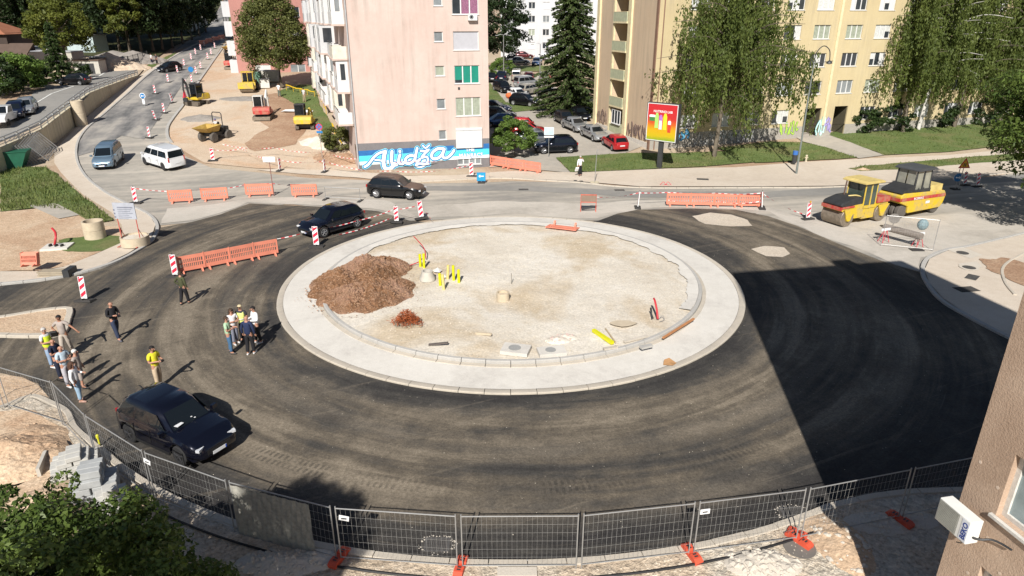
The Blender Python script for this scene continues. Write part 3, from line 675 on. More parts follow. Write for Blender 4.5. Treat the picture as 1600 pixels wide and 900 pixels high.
# ---- pink block with the mural
def pink_block():
 PA = math.atan2(3.0, 11.8); F = Face(-13.9, 60.4, 0, PA)
 e = empty('apartment_block', (-13.9, 60.4, 0), PA, 'pink apartment block with a painted mural and white enclosed balconies down its side', 'building')
 Wd = 12.15; TOP = 18.5
 ops = []; wins = []
 for (x0, y0, x1, y1, panes, pane, bl, blm) in [
  (677, -4, 691, 9, 1, M_glass2, None, 0), (678, 49.5, 692, 65, 1, M_glass2, None, 0), (680, 103, 694.5, 118.5, 1, M_curt2, None, 0), (682.5, 154.5, 696, 170, 1, M_glass2, None, 0), (685.7, 203.7, 697.5, 218, 1, M_glass2, None, 0),
  (706, -4, 747.5, 22.5, 3, M_glass, M_purp, [0, 1, 1]), (708, 49, 748, 78, 1, M_shutg, None, 0), (710, 102.5, 749, 130, 3, M_glass, M_green, [.82, 1, 1]), (712, 152.5, 751, 180.5, 3, M_curt2, None, 0), (713, 204, 752, 229, 2, M_shut, None, 0),
  (715, 247, 752, 256, 4, M_glass2, None, 0)]:
  a, d = F.uv(x0, y0); b, c = F.uv(x1, y1); a2 = F.uv(x0, y1)[0]; b2 = F.uv(x1, y0)[0]
  a = (a + a2) / 2; b = (b + b2) / 2
  ops.append((a, c, b, d)); wins.append((a, c, b, d, panes, pane, bl, blm))
 for k in (1, 2):   # storeys above the frame
  for w in (wins[0], wins[5]):
   o = (w[0], w[1] + 2.8 * k, w[2], w[3] + 2.8 * k)
   if k == 1 and w is wins[0]: pass
   if o[3] < TOP: ops.append(o); wins.append(o + (w[4], M_curt, None, 0))
 # window in the wall: top-row openings reach above the picture
 for i in (0, 5):
  w = wins[i]; h = {0: .75, 5: 1.45}[i]; o = (w[0], w[1], w[2], w[1] + h); ops[i] = o; wins[i] = o + w[4:]
 for i, w in enumerate(wins[11:]):
  h = {0: .75, 1: 1.45}[i % 2]; o = (w[0], w[1], w[2], w[1] + h); ops[11 + i] = o; wins[11 + i] = o + w[4:]
 band_l, band_r = F.uv(557, 225)[1], F.uv(762, 215.5)[1]
 bh = (band_l + band_r) / 2
 mb = MB(); wallp(mb, idT, 0, Wd, bh, TOP, [o for o in ops if o[1] > bh] + [(o[0], bh, o[2], o[3]) for o in ops if o[1] <= bh < o[3]])
 SK = math.radians(18.8) - PA   # the side wall runs a little off square
 def side(s, out, z, u0=0):     # along the left side going back, out = metres outwards
  return (u0 - math.sin(SK) * s - math.cos(SK) * out, math.cos(SK) * s - math.sin(SK) * out, z)
 Ln = 44
 mb.add([side(0, 0, -1), side(Ln, 0, -1), side(Ln, 0, TOP), side(0, 0, TOP)], [(3, 2, 1, 0)])
 mb.add([side(0, 0, -1, Wd), side(Ln, 0, -1, Wd), side(Ln, 0, TOP, Wd), side(0, 0, TOP, Wd)], [(0, 1, 2, 3)])
 mb.add([side(Ln, 0, -1), side(Ln, 0, -1, Wd), side(Ln, 0, TOP, Wd), side(Ln, 0, TOP)], [(3, 2, 1, 0)])
 mb.build('wall', [M_pink], e, fixn=False)
 r = MB(); r.add([side(-.3, .4, TOP), side(-.3, -.4, TOP, Wd), side(Ln + .3, -.4, TOP, Wd), side(Ln + .3, .4, TOP), side(-.3, .4, TOP + .3), side(-.3, -.4, TOP + .3, Wd), side(Ln + .3, -.4, TOP + .3, Wd), side(Ln + .3, .4, TOP + .3)], [(3, 2, 1, 0), (4, 5, 6, 7), (0, 1, 5, 4), (1, 2, 6, 5), (2, 3, 7, 6), (3, 0, 4, 7)]); r.build('roof', M_greyw, e)
 pl = MB(); lo = [o for o in ops if o[1] < bh]
 wallp(pl, idT, 0, Wd, -1, bh, [(o[0], o[1], o[2], min(o[3], bh)) for o in lo])
 plo = pl.build('plinth', M_base, e, fixn=False)
 # painted bands
 M_navy = pm('navy_paint', (.02, .13, .36), .6, var=.1, world=True); M_cyan = pm('cyan_paint', (.08, .55, .68), .6, var=.1, world=True); M_wp = pm('white_paint', (.74, .78, .79), .6, var=.06, world=True); M_line = pm('pale_cyan_paint', (.22, .68, .80), .6, world=True)
 def band(m, l0, l1, r0, r1, y):
  # px heights at the left end and at the right end
  a0, a1 = F.uv(559, l0)[1], F.uv(559, l1)[1]; b0, b1 = F.uv(763, r0)[1], F.uv(763, r1)[1]; x0 = .12; xr = Wd - .02
  xs = [x0, ops[9][0] - .25, ops[9][2] + .2, xr]
  zz = lambda x, p, q: p + (q - p) * (x - x0) / (xr - x0)
  mb = MB()
  for q0, q1 in ((xs[0], xs[1]), (xs[1], xs[2]), (xs[2], xs[3])):
   cap = ops[9][1] - .08 if q0 == xs[1] else 99
   mb.add([(q0, y, zz(q0, a1, b1)), (q1, y, zz(q1, a1, b1)), (q1, y, min(cap, zz(q1, a0, b0))), (q0, y, min(cap, zz(q0, a0, b0)))], [(0, 1, 2, 3)])
  return mb.build('mural_stripe', m, e, fixn=False)
 band(M_navy, 236, 244, 224, 232, -.006); band(M_cyan, 244, 253, 232, 241.5, -.006); band(M_wp, 253, 258.5, 241.5, 246, -.006)
 # lettering: flattened brush strokes
 def S(pts): return [F.uv(520 + x / 8, 170 + y / 8) for x, y in pts]
 strokes = [  # traced in a enlargement of the wall
  ([(400, 725), (440, 700), (480, 650), (520, 600), (570, 560), (620, 540), (655, 535)], 22),
  ([(655, 535), (640, 600), (635, 680), (650, 735), (680, 755), (720, 745), (760, 710), (775, 690)], 34),
  ([(530, 640), (560, 640), (620, 650)], 16),
  ([(740, 535), (735, 600), (735, 660), (755, 700), (800, 700)], 27),
  ([(840, 575), (825, 630), (830, 680), (870, 690), (900, 660)], 24), ([(838, 528), (838, 534)], 26),
  ([(1020, 590), (965, 585), (915, 620), (910, 670), (950, 685), (1000, 660), (1030, 620)], 24),
  ([(1055, 495), (1040, 560), (1030, 620), (1030, 650), (1060, 655), (1090, 630)], 24),
  ([(1100, 525), (1150, 530), (1200, 510), (1150, 560), (1110, 610), (1170, 600), (1190, 640), (1170, 690), (1100, 725), (1045, 715), (1050, 690), (1110, 685), (1200, 695)], 20),
  ([(1125, 460), (1160, 490), (1205, 455)], 15),
  ([(1385, 500), (1310, 500), (1245, 550), (1240, 610), (1290, 625), (1350, 590), (1385, 530)], 26),
  ([(1395, 505), (1375, 570), (1385, 610), (1430, 610), (1480, 570), (1515, 520)], 24)]
 k = (S([(8, 0)])[0][0] - S([(0, 0)])[0][0]) / 8
 def letters(nm, m, extra, y, dep):
  mb = MB()
  for pts, w in strokes:
   q = catmull(S(pts), 5); ww = (w * .74 + extra) * k; N = len(q); vs = []; rows = []
   # rounded ends
   q2 = []
   for i, p in enumerate(q): q2.append((p, ww))
   d0 = Vector(q[0]) - Vector(q[1]); d0.normalize(); d1 = Vector(q[-1]) - Vector(q[-2]); d1.normalize()
   pre = [((q[0][0] + d0.x * ww * math.sin(t), q[0][1] + d0.y * ww * math.sin(t)), ww * math.cos(t)) for t in (1.5, 1.1, .6)]
   post = [((q[-1][0] + d1.x * ww * math.sin(t), q[-1][1] + d1.y * ww * math.sin(t)), ww * math.cos(t)) for t in (.6, 1.1, 1.5)]
   q2 = pre + q2 + post; n = 8
   for i, (p, w_) in enumerate(q2):
    a = Vector(q2[max(0, i - 1)][0]); b = Vector(q2[min(len(q2) - 1, i + 1)][0]); t = (b - a)
    t = t.normalized() if t.length > 1e-6 else Vector((1, 0)); nn = Vector((-t.y, t.x))
    for j in range(n):
     an = 2 * math.pi * j / n; off = nn * (math.cos(an) * w_); vs.append((p[0] + off.x, y - math.sin(an) * dep, p[1] + off.y))
   L = len(q2); fs = [(i * n + j, i * n + (j + 1) % n, (i + 1) * n + (j + 1) % n, (i + 1) * n + j) for i in range(L - 1) for j in range(n)] + [tuple(range(n)), tuple((L - 1) * n + j for j in range(n))]
   mb.add(vs, fs)
  return mb.build(nm, m, e)
 letters('lettering_halo', M_line, 19, -.008, .006); letters('lettering_outline', M_navy, 12, -.012, .012); letters('lettering', M_wp, 0, -.02, .016)
 # small block letters under the window
 def block_text(s, px, py, size, m, off, y=-.03):
  u, z = F.uv(px, py); o = text_mesh('block_lettering', s, size, m, e, (u, y, z), (math.pi / 2, 0, 0), off, .008); return o
 for m_, off, y_ in ((M_navy, .035, -.016), (M_wp, .012, -.03)):
  block_text('THE', 727.5, 236.6, .46, m_, off, y_); block_text('MANIJACS', 717, 246, .50, m_, off, y_)
 for (a, c, b, d, panes, pane, bl, blv) in wins:
  w = window(e, idT, a, c, b, d, panes, pane, blind=bl, bl=blv if bl else None)
 # roller shutter box proud of the wall on the ground floor
 a, c, b, d = ops[9]; m = MB(); m.bx(a - .05, -.16, c - .05, b + .05, -.004, d + .22); m.build('shutter_box', M_shut, e)
 m = MB(); m.bx(a - .06, -.175, d - .02, b + .06, -.162, d + .0); m.build('shutter_slot', M_dkmetal, e)
 # air conditioner under the top window
 ac = empty('air_conditioner', (0, 0, 0), 0); ac['label'] = 'small white air conditioner box under the top window of the pink wall'; ac['category'] = 'air conditioner'
 u, z = F.uv(737.5, 26.5); ac.location = F.o + F.ux * u - F.n * .2 + Vector((0, 0, z)); ac.rotation_euler = (0, 0, PA)
 m = MB(); m.box((0, 0, 0), (.78, .34, .56)); m.build('casing', M_white, ac)
 m = MB(); m.lathe((-.12, -.176, 0), [(.2, 0), (.2, -.01), (.17, -.02), (.16, 0)], 20, axis='Y'); g = m.build('fan_grille', M_greyw, ac); m = MB(); m.cyl((-.12, -.178, 0), (-.12, -.19, 0), .09, n=14); m.build('fan_hub', M_dark, ac)
 # corner downpipe
 m = MB(); m.tube([(.06, -.07, 0), (.06, -.07, TOP)], .06, 8); m.build('downpipe', M_greyw, e)
 m = MB(); m.box((F.uv(717, 138)[0], -.03, F.uv(717, 138)[1]), (.18, .06, .2)); m.build('vent_cover', M_dkmetal, e)
 # balconies on the side
 rnd = random.Random(5)
 cols = [M_white, M_shut, M_whitew, pm('cream_panel', (.62, .58, .50), .6)]
 for bay in range(8):
  for fl in range(5):
   s0 = 1.6 + bay * 5.2; s1 = s0 + rnd.choice([2.6, 3.0, 3.4]); z0 = 4.2 + fl * 2.8; out = rnd.choice([1.0, 1.2, 1.45]); enc = rnd.random() < .72
   if z0 < tz(*( (Vector((-13.9, 60.4, 0)) + Matrix.Rotation(PA, 3, 'Z') @ Vector(side(s1, 1, 0)))[:2])) - .2: continue
   def T(u, y, z, s0=s0, out=out): return side(s0 + u, out - y, z)
   L = s1 - s0; m = MB()
   def bxT(m, x0, y0, z0_, x1, y1, z1, mi=0):
    vs = [side(x, y, z) for z in (z0_, z1) for x, y in ((x0, y0), (x1, y0), (x1, y1), (x0, y1))]
    m.add(vs, [(3, 2, 1, 0), (4, 5, 6, 7), (0, 1, 5, 4), (1, 2, 6, 5), (2, 3, 7, 6), (3, 0, 4, 7)], mi)
   bxT(m, s0 - .1, .0, z0 - .16, s1 + .1, out + .08, z0, 1)
   pc = rnd.choice(cols); ph = 1.0
   bxT(m, s0, out - .06, z0, s1, out, z0 + ph); bxT(m, s0, 0, z0, s0 + .06, out - .06, z0 + ph); bxT(m, s1 - .06, 0, z0, s1, out - .06, z0 + ph)
   if enc:
    zt = z0 + 2.55
    bxT(m, s0, 0, zt - .2, s1, out, zt)
    for x in (s0, (s0 + s1) / 2 - .04, s1 - .08): bxT(m, x, out - .08, z0 + ph, x + .08, out, zt - .2)
    bxT(m, s0, 0, z0 + ph, s0 + .06, .25, zt - .2); bxT(m, s0, out - .35, z0 + ph, s0 + .06, out - .08, zt - .2)
   b = m.build('balcony', [pc, M_pink], e)
   if enc:
    g = MB(); bxT(g, s0 + .02, .25, z0 + ph, s0 + .05, out - .35, z0 + 2.35); bxT(g, s0 + .08, out - .05, z0 + ph, s1 - .08, out - .03, z0 + 2.35); g.build('pane', rnd.choice([M_glass, M_glass, M_glass2]), b)
   else:
    g = MB()
    for x in np.linspace(s0 + .1, s1 - .1, 4): bxT(g, x, out - .04, z0 + ph, x + .03, out - .01, z0 + ph + .25)
    bxT(g, s0, out - .05, z0 + ph + .25, s1, out, z0 + ph + .29); g.build('railing', M_dkmetal, b)
 for fl in range(6):
  m = MB(); z0 = 1.2 + fl * 2.8; m.add([side(s, .01, z) for s, z in ((.5, z0), (1.2, z0), (1.2, z0 + 1.3), (.5, z0 + 1.3))], [(3, 2, 1, 0)]); m.build('side_window', M_glass, e)
 return e
def text_mesh(name, body, size, mat, parent, loc, rot, offset=0, extrude=.004, world=False, align='LEFT', sx=1, shear=0, mw=None):
 cu = bpy.data.curves.new(name, 'FONT'); cu.body = body; cu.size = size; cu.offset = offset; cu.extrude = extrude; cu.align_x = align; cu.shear = shear; cu.resolution_u = 3
 t = bpy.data.objects.new('tmp', cu); COL.objects.link(t); bpy.context.view_layer.update()
 me = bpy.data.meshes.new_from_object(t.evaluated_get(bpy.context.evaluated_depsgraph_get())); bpy.data.objects.remove(t); bpy.data.curves.remove(cu)
 me.materials.clear(); me.materials.append(mat); me.name = name
 o = bpy.data.objects.new(name, me); COL.objects.link(o)
 if parent: o.parent = parent
 o.location = loc; o.rotation_euler = rot; o.scale = (sx, 1, 1)
 return o
pink_block()
# ---- cream block on the right
def cream_block():
 A = R(17); F = Face(14.3, 70.4, 0, A); TOP = 17.6
 e = empty('apartment_block', (14.3, 70.4, 0), A, 'cream yellow apartment block with rows of white framed windows and graffiti at its foot', 'building')
 zs = [2.35, 5.3, 8.15, 10.98, 13.83]; Ln = 62
 us = [F.uv(x, 60)[0] for x in (1224, 1270, 1320.5, 1365)]
 sp = (us[1] - us[0] + us[3] - us[2]) / 2
 cols = []
 u = us[0]
 while u > 2.2: cols.append(u); u -= sp
 cols += us[1:]; u = us[3] + sp + .4; k = 0
 while u < Ln - 3: cols.append(u); u += sp + (.7 if k % 2 else 0); k += 1
 cols = sorted(cols); ops = []; rnd = random.Random(9)
 d1 = F.uv(1251, 216); d2 = F.uv(1278, 169); door1 = (d1[0], .2, F.uv(1279, 200)[0], d2[1])
 e1 = F.uv(1299, 200); door2 = (e1[0], .2, F.uv(1321, 190)[0], F.uv(1310, 166)[1])
 for i, u in enumerate(cols):
  for j, z in enumerate(zs):
   o = (u, z, u + 2.1, z + 1.4)
   if j == 0 and any(o[0] < d[2] + .3 and o[2] > d[0] - .3 for d in (door1, door2)): continue
   ops.append(o)
 mb = MB(); wallp(mb, idT, 0, Ln, 1.9, TOP, [o for o in ops if o[1] > 1.9] + [(d[0], 1.9, d[2], d[3]) for d in (door1, door2)], rev=.16)
 wallp(mb, idT, 0, Ln, -1, 1.9, [(d[0], -.9, d[2], 1.9) for d in (door1, door2)], rev=.16, mi=1)
 # side: recessed bay with balconies between two pilasters
 def ts(s, out, z): return (-out, s, z)
 D = 14.4; b0, b1 = 6.3, 9.7
 def pl(s0, s1, z0=-1, z1=TOP, out=0, mi=2): mb.add([ts(s0, out, z0), ts(s1, out, z0), ts(s1, out, z1), ts(s0, out, z1)], [(3, 2, 1, 0)], mi)
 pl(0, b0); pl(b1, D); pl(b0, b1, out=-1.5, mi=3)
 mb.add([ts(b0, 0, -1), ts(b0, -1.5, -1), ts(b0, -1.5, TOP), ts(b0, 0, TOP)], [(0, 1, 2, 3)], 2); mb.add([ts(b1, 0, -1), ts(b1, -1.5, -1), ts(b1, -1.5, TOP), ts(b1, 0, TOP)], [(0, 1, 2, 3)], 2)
 mb.add([(0, D, -1), (Ln, D, -1), (Ln, D, TOP), (0, D, TOP)], [(3, 2, 1, 0)], 0); mb.add([(Ln, 0, -1), (Ln, D, -1), (Ln, D, TOP), (Ln, 0, TOP)], [(0, 1, 2, 3)], 0)
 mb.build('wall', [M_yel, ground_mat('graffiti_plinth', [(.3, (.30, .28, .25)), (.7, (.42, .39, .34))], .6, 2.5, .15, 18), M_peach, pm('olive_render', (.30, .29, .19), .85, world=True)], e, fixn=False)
 r = MB(); r.bx(-.4, -.4, TOP, Ln + .4, D + .4, TOP + .35); r.build('roof', M_greyw, e)
 for s0, s1 in ((5.6, 6.3), (D - .7, D), (9.7, 10.0)):
  m = MB(); m.bx(-.22, s0, -1, -.003, s1, TOP - .01); m.build('pilaster', M_pil, e)
 m = MB(); m.bx(-.12, -.05, -1, -.004, .35, TOP - .01); m.tube([(.5, -.08, 0), (.5, -.08, TOP)], .06, 8); m.build('downpipe', pm('rust_pipe', (.22, .13, .09), .6), e)
 ux = (us[1] + 2.1 + us[2]) / 2; m = MB(); m.bx(ux - .15, -.09, 1.9, ux + .15, -.003, TOP - .01); m.build('pilaster', M_pil, e)
 ux = cols[cols.index(us[3]) + 2] - .6; m = MB(); m.bx(ux - .15, -.09, 1.9, ux + .15, -.003, TOP - .01); m.build('pilaster', M_pil, e)
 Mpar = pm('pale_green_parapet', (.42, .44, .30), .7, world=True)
 for k, z in enumerate((3.85, 6.8, 9.75, 12.7, 15.6)):
  m = MB(); m.bx(-.35, b0 + .02, z - .18, 1.49, b1 - .02, z, 1); m.bx(-.35, b0 + .02, z, -.25, b1 - .02, z + .95); m.bx(-.36, b0 + .02, z + .951, -.22, b1 - .02, z + 1.0, 1)
  b = m.build('balcony', [Mpar, M_pil], e)
  m = MB(); m.add([(1.48, b0 + .5, z + .05), (1.48, b0 + 1.4, z + .05), (1.48, b0 + 1.4, z + 2.1), (1.48, b0 + .5, z + 2.1)], [(3, 2, 1, 0)]); m.build('balcony_door', M_glass, b)
 def T2(u, y, z): return (y - .3, b0 + .5 + u, z)
 m = MB(); m.bx(-.2, b0 + .05, -.5, 1.4, b1 - .05, 1.7); m.build('bay_plinth', Mpar, e)
 window(e, T2, 0, 1.9, 2.2, 3.4, 3, M_glass, rev=.1)
 # low grey plinth along the side
 m = MB(); m.bx(-.1, .4, -1, -.002, 5.59, 1.75 - .8); m.bx(-.1, 10.01, -1, -.002, D - .71, 1.25); m.build('side_plinth', M_conc, e)
 n = 0
 panes = [(M_glass, None), (M_curt, None), (M_curt2, None), (M_glass2, None), (M_glass, M_curt), (M_glass, M_shut)]
 for i, o in enumerate(ops):
  if n >= 96: break
  p, bl = rnd.choice(panes); hs = [rnd.choice([0, .5, 1, 1]) for _ in range(3)]
  if abs(o[0] - cols[0]) < .1: p, bl, hs = M_glass, M_shut, [.85] * 3
  window(e, idT, *o, 3, p, rev=.16, blind=bl, bl=hs if bl else None); n += 1
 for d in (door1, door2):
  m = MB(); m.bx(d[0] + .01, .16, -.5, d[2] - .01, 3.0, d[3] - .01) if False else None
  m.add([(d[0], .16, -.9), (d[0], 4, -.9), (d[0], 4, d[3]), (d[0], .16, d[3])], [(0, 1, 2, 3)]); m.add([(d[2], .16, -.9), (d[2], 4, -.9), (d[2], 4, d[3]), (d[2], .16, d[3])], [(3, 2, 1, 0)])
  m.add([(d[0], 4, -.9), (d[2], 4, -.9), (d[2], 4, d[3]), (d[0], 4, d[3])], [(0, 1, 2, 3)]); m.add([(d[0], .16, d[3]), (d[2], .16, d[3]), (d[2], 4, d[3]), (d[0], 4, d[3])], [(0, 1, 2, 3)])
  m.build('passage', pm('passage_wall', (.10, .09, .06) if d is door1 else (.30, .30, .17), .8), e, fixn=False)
 # graffiti: coloured tag patches on the plinth
 def graf(px0, px1, z0, z1, cols_, seed, side=False):
  rr = random.Random(seed)
  if side: a, b = px0, px1
  else: a, b = F.uv(px0, 200)[0], F.uv(px1, 200)[0]
  n = max(2, int((b - a) / .45)); m = MB()
  for i in range(n):
   u = a + (b - a) * (i + .5) / n; pts = []
   for k in range(5): pts.append((u + rr.uniform(-.28, .28), rr.uniform(z0, z1)))
   q = catmull(pts, 4)
   for mi, w, y in ((1, .13, -.008), (0, .085, -.02)):
    path = [(-.0 + y - .1, p[0], p[1]) if side else (p[0], y, p[1]) for p in q]
    o = len(m.v); m.tube(path, w, 6, mi)
    for k2 in range(o, len(m.v)):   # flatten against the wall
     x, yy, z = m.v[k2]
     m.v[k2] = (y - .1 + (x - (y - .1)) * .08, yy, z) if side else (x, y + (yy - y) * .08, z)
  m.build('graffiti', cols_, e)
 gp = lambda n_, c: pm(n_, c, .6, var=.15, world=True)
 graf(1219, 1247, 1.0, 2.6, [gp('lime_spray', (.35, .55, .08)), gp('dark_spray', (.03, .05, .03))], 3)
 graf(1274, 1289, .6, 3.0, [gp('mint_spray', (.55, .75, .70)), gp('teal_spray', (.05, .28, .30))], 4)
 graf(1287, 1299, .9, 2.8, [gp('lilac_spray', (.35, .30, .55)), gp('violet_spray', (.12, .08, .28))], 5)
 graf(1050, 1078, .8, 2.3, [gp('sky_spray', (.12, .42, .65)), gp('blue_spray', (.02, .08, .3))], 6)
 graf(1084, 1180, .5, 1.9, [gp('grey_spray', (.45, .44, .42)), gp('black_spray', (.03, .03, .035))], 7)
 graf(.6, 5.2, 1.0, 2.6, [gp('brown_spray', (.14, .10, .09)), gp('rose_spray', (.40, .28, .24))], 8, side=True)
 graf(10.4, 13.4, 1.4, 3.0, [gp('taupe_spray', (.20, .15, .12)), gp('rose_spray', (.40, .28, .24))], 10, side=True)
 return e
cream_block()
# ---- plain blocks far behind
def grid_block(x, y, ang, w, d, h, wall, label, z=None, st=2.8, sp=3.1, ww=1.6, wh=1.3, first=1.2, ops_side=True, band=None, u0=1.0, seed=1):
 z = tz(x, y) - .5 if z is None else z
 e = empty('apartment_block', (x, y, z), ang, label, 'building'); rnd = random.Random(seed); ops = []
 k = 0
 while first + k * st + wh < h:
  u = u0
  while u + ww < w: ops.append((u, first + k * st, u + ww, first + k * st + wh)); u += sp
  k += 1
 m = MB(); wallp(m, idT, 0, w, -1, h, ops)
 m.add([(0, 0, -1), (0, d, -1), (0, d, h), (0, 0, h)], [(3, 2, 1, 0)]); m.add([(w, 0, -1), (w, d, -1), (w, d, h), (w, 0, h)], [(0, 1, 2, 3)]); m.add([(0, d, -1), (w, d, -1), (w, d, h), (0, d, h)], [(3, 2, 1, 0)])
 m.build('wall', wall, e, fixn=False); m = MB(); m.bx(-.3, -.3, h, w + .3, d + .3, h + .3); m.build('roof', M_greyw, e)
 if band:
  for a, b in band: m = MB(); m.bx(a, -.05, 0, b, -.003, h - .05); m.build('panel_strip', M_greyw, e)
 ps = [M_glass, M_curt, M_glass2, M_curt2, M_shut]
 for o in ops[:98]: window(e, idT, *o, 2, rnd.choice(ps))
 return e
grid_block(-2.5, 160, R(-4), 34, 12, 30, M_whitew, 'white apartment block far behind the parked cars with small windows', st=2.75, sp=3.15, ww=1.45, band=[(1.6, 2.9)], u0=3.0, first=2.2)
red = grid_block(-43.5, 112, R(14), 12.8, 30, 20, M_red, 'dusty red apartment block behind the big round tree', z=3.6, st=2.85, sp=5.4, ww=2.3, wh=1.45, first=1.0, u0=2.6, seed=4)
m = MB()
for k in range(5): m.bx(-1.2, .6, 1 + 2.85 * k, -.02, 3.4, 3.2 + 2.85 * k)
m.build('balcony', M_whitew, red)
# ---- beige corner building at the right edge, close to the camera
def near_block():
 ux = Vector((.192, -.981)); ang = math.atan2(-.981, .192); cx, cy = 8.52, 10.35; F = Face(cx, cy, 0, ang)
 H_, Wd, Ln = 19.9, 10.7, 26
 M_pl = _new('rough_beige_plaster')[0]; nt = M_pl.node_tree; b = nt.nodes['Principled BSDF']; v = pos(nt)
 n1 = noise_node(nt, v, .5, 6, .6, .4); n2 = noise_node(nt, v, 22, 5, .7); vo = nt.nodes.new('ShaderNodeTexVoronoi'); vo.inputs['Scale'].default_value = 26; nt.links.new(v, vo.inputs['Vector'])
 col = ramp(nt, mathn(nt, 'ADD', mathn(nt, 'MULTIPLY', n1, .7), mathn(nt, 'MULTIPLY', n2, .3)), [(.33, (.34, .235, .165)), (.5, (.46, .335, .245)), (.67, (.56, .425, .32))])
 nt.links.new(col, b.inputs['Base Color']); b.inputs['Roughness'].default_value = .95; bump(nt, b, mathn(nt, 'ADD', n2, mathn(nt, 'MULTIPLY', vo.outputs['Distance'], .6)), .55, .012)
 e = empty('corner_building', (cx, cy, 0), ang, 'beige rough plastered corner building rising at the right edge of the view', 'building')
 tl = F.uv(1586, 709, .0); bl = F.uv(1557, 806, .0)
 z1, z0 = tl[1], bl[1]; a = (tl[0] + bl[0]) / 2; l2 = F.uv(1533, 884)
 ops = [(a, z0, a + 1.7, z1)]
 ops.append((l2[0] + .0, l2[1] - 1.3, l2[0] + 1.2, l2[1]))
 for k in (1, 2, 3): ops.append((a, z0 + 3 * k, a + 1.7, z1 + 3 * k))
 for k in (0, 1, 2, 3): ops.append((a + 5, z0 + 3 * k, a + 6.7, z1 + 3 * k)); ops.append((a + 10, z0 + 3 * k, a + 11.7, z1 + 3 * k))
 m = MB(); wallp(m, idT, 0, Ln, -1, H_, ops, rev=.22)
 m.add([(0, 0, -1), (0, Wd, -1), (0, Wd, H_), (0, 0, H_)], [(3, 2, 1, 0)]); m.add([(Ln, 0, -1), (Ln, Wd, -1), (Ln, Wd, H_), (Ln, 0, H_)], [(0, 1, 2, 3)]); m.add([(0, Wd, -1), (Ln, Wd, -1), (Ln, Wd, H_), (0, Wd, H_)], [(3, 2, 1, 0)])
 m.build('wall', M_pl, e, fixn=False)
 m = MB(); m.bx(0, 0, H_ + .003, Ln, Wd, H_ + .2); m.build('roof', M_greyw, e)
 m = MB(); m.bx(.4, 6.2, H_ + .2, 1.5, 7.4, H_ + 1.2); m.build('chimney', M_pl, e)
 Mw = pm('weathered_white_frame', (.58, .56, .52), .5, var=.15, vs=9)
 Mg = pm('frosted_glass', (.24, .30, .31), .2, spec=.7, var=.3, vs=1.5)
 for i, (a_, c, b_, d) in enumerate(ops):
  w = MB()
  for q in ((a_, .12, c, a_ + .09, .2, d), (b_ - .09, .12, c, b_, .2, d), (a_ + .09, .12, d - .09, b_ - .09, .2, d), (a_ + .09, .12, c, b_ - .09, .2, c + .09), ((a_ + b_) / 2 - .05, .12, c + .09, (a_ + b_) / 2 + .05, .2, d - .09)): w.bx(*q)
  wo_ = w.build('window', Mw, e); g = MB(); g.bx(a_ + .09, .165, c + .09, b_ - .09, .175, d - .09); g.build('pane', Mg, wo_)
  s = MB(); s.bx(a_ - .08, -.07, c - .06, b_ + .08, .12, c - .003); s.build('sill', Mw, wo_)
 # little pits in the plaster
 m = MB(); rr = random.Random(3)
 for px, py in ((1532, 722), (1559, 762), (1543, 840), (1512, 895), (1562, 896)):
  u, z = F.uv(px, py); m.cyl((u, -.004, z), (u, .02, z), .035, .03, 8)
 m.build('plaster_pit', pm('pit', (.62, .50, .40), .9), e)
 # the air conditioner
 cu, cz = F.uv(1497, 812, -.35)
 ac = empty('air_conditioner', F.o + F.ux * cu - F.n * .34 + Vector((0, 0, cz)), ang, 'white air conditioner unit with blue lettering hanging on the beige corner wall', 'air conditioner'); ac.scale = (.9,) * 3
 Ma = pm('ac_white', (.70, .70, .67), .4, var=.06)
 m = MB(); m.box((0, 0, 0), (.80, .30, .55)); c = m.build('casing', Ma, ac)
 bv = c.modifiers.new('b', 'BEVEL'); bv.width = .02; bv.segments = 2
 m = MB()
 for k in range(15): m.bx(-.37, -.162, -.235 + k * .033, .12, -.152, -.222 + k * .033)
 m.build('grille', pm('ac_grille', (.34, .34, .30), .6), ac)
 m = MB(); m.bx(-.38, -.1515, -.25, .13, -.1505, .25); m.build('grille_backing', pm('ac_grille_dark', (.20, .20, .18), .7), ac)
 m = MB(); m.bx(.21, -.156, -.245, .385, -.151, .245); m.build('name_plate', pm('plate_pale', (.62, .65, .70), .5), ac)
 text_mesh('brand_lettering', 'BEKO', .155, pm('deep_blue', (.02, .05, .25), .5), ac, (.355, -.158, -.2), (math.pi / 2, -math.pi / 2, 0), .004, .002)
 m = MB()
 for x in (-.25, .25): m.bx(x - .02, -.1, -.32, x + .02, .34, -.28)
 m.build('bracket', M_dkmetal, ac)
 m = MB(); m.tube(catmull([(.4, -.02, -.1), (.5, .05, -.08), (.6, .2, -.02), (.75, .28, 0), (.95, .31, .02)], 5), .022, 6); m.build('pipe', M_dkmetal, ac); m = MB(); m.tube(catmull([(.1, 0, -.28), (.12, .1, -.45), (.05, .2, -.6), (-.1, .25, -.72)], 5), .012, 5); m.build('pipe', M_dkmetal, ac)
near_block()
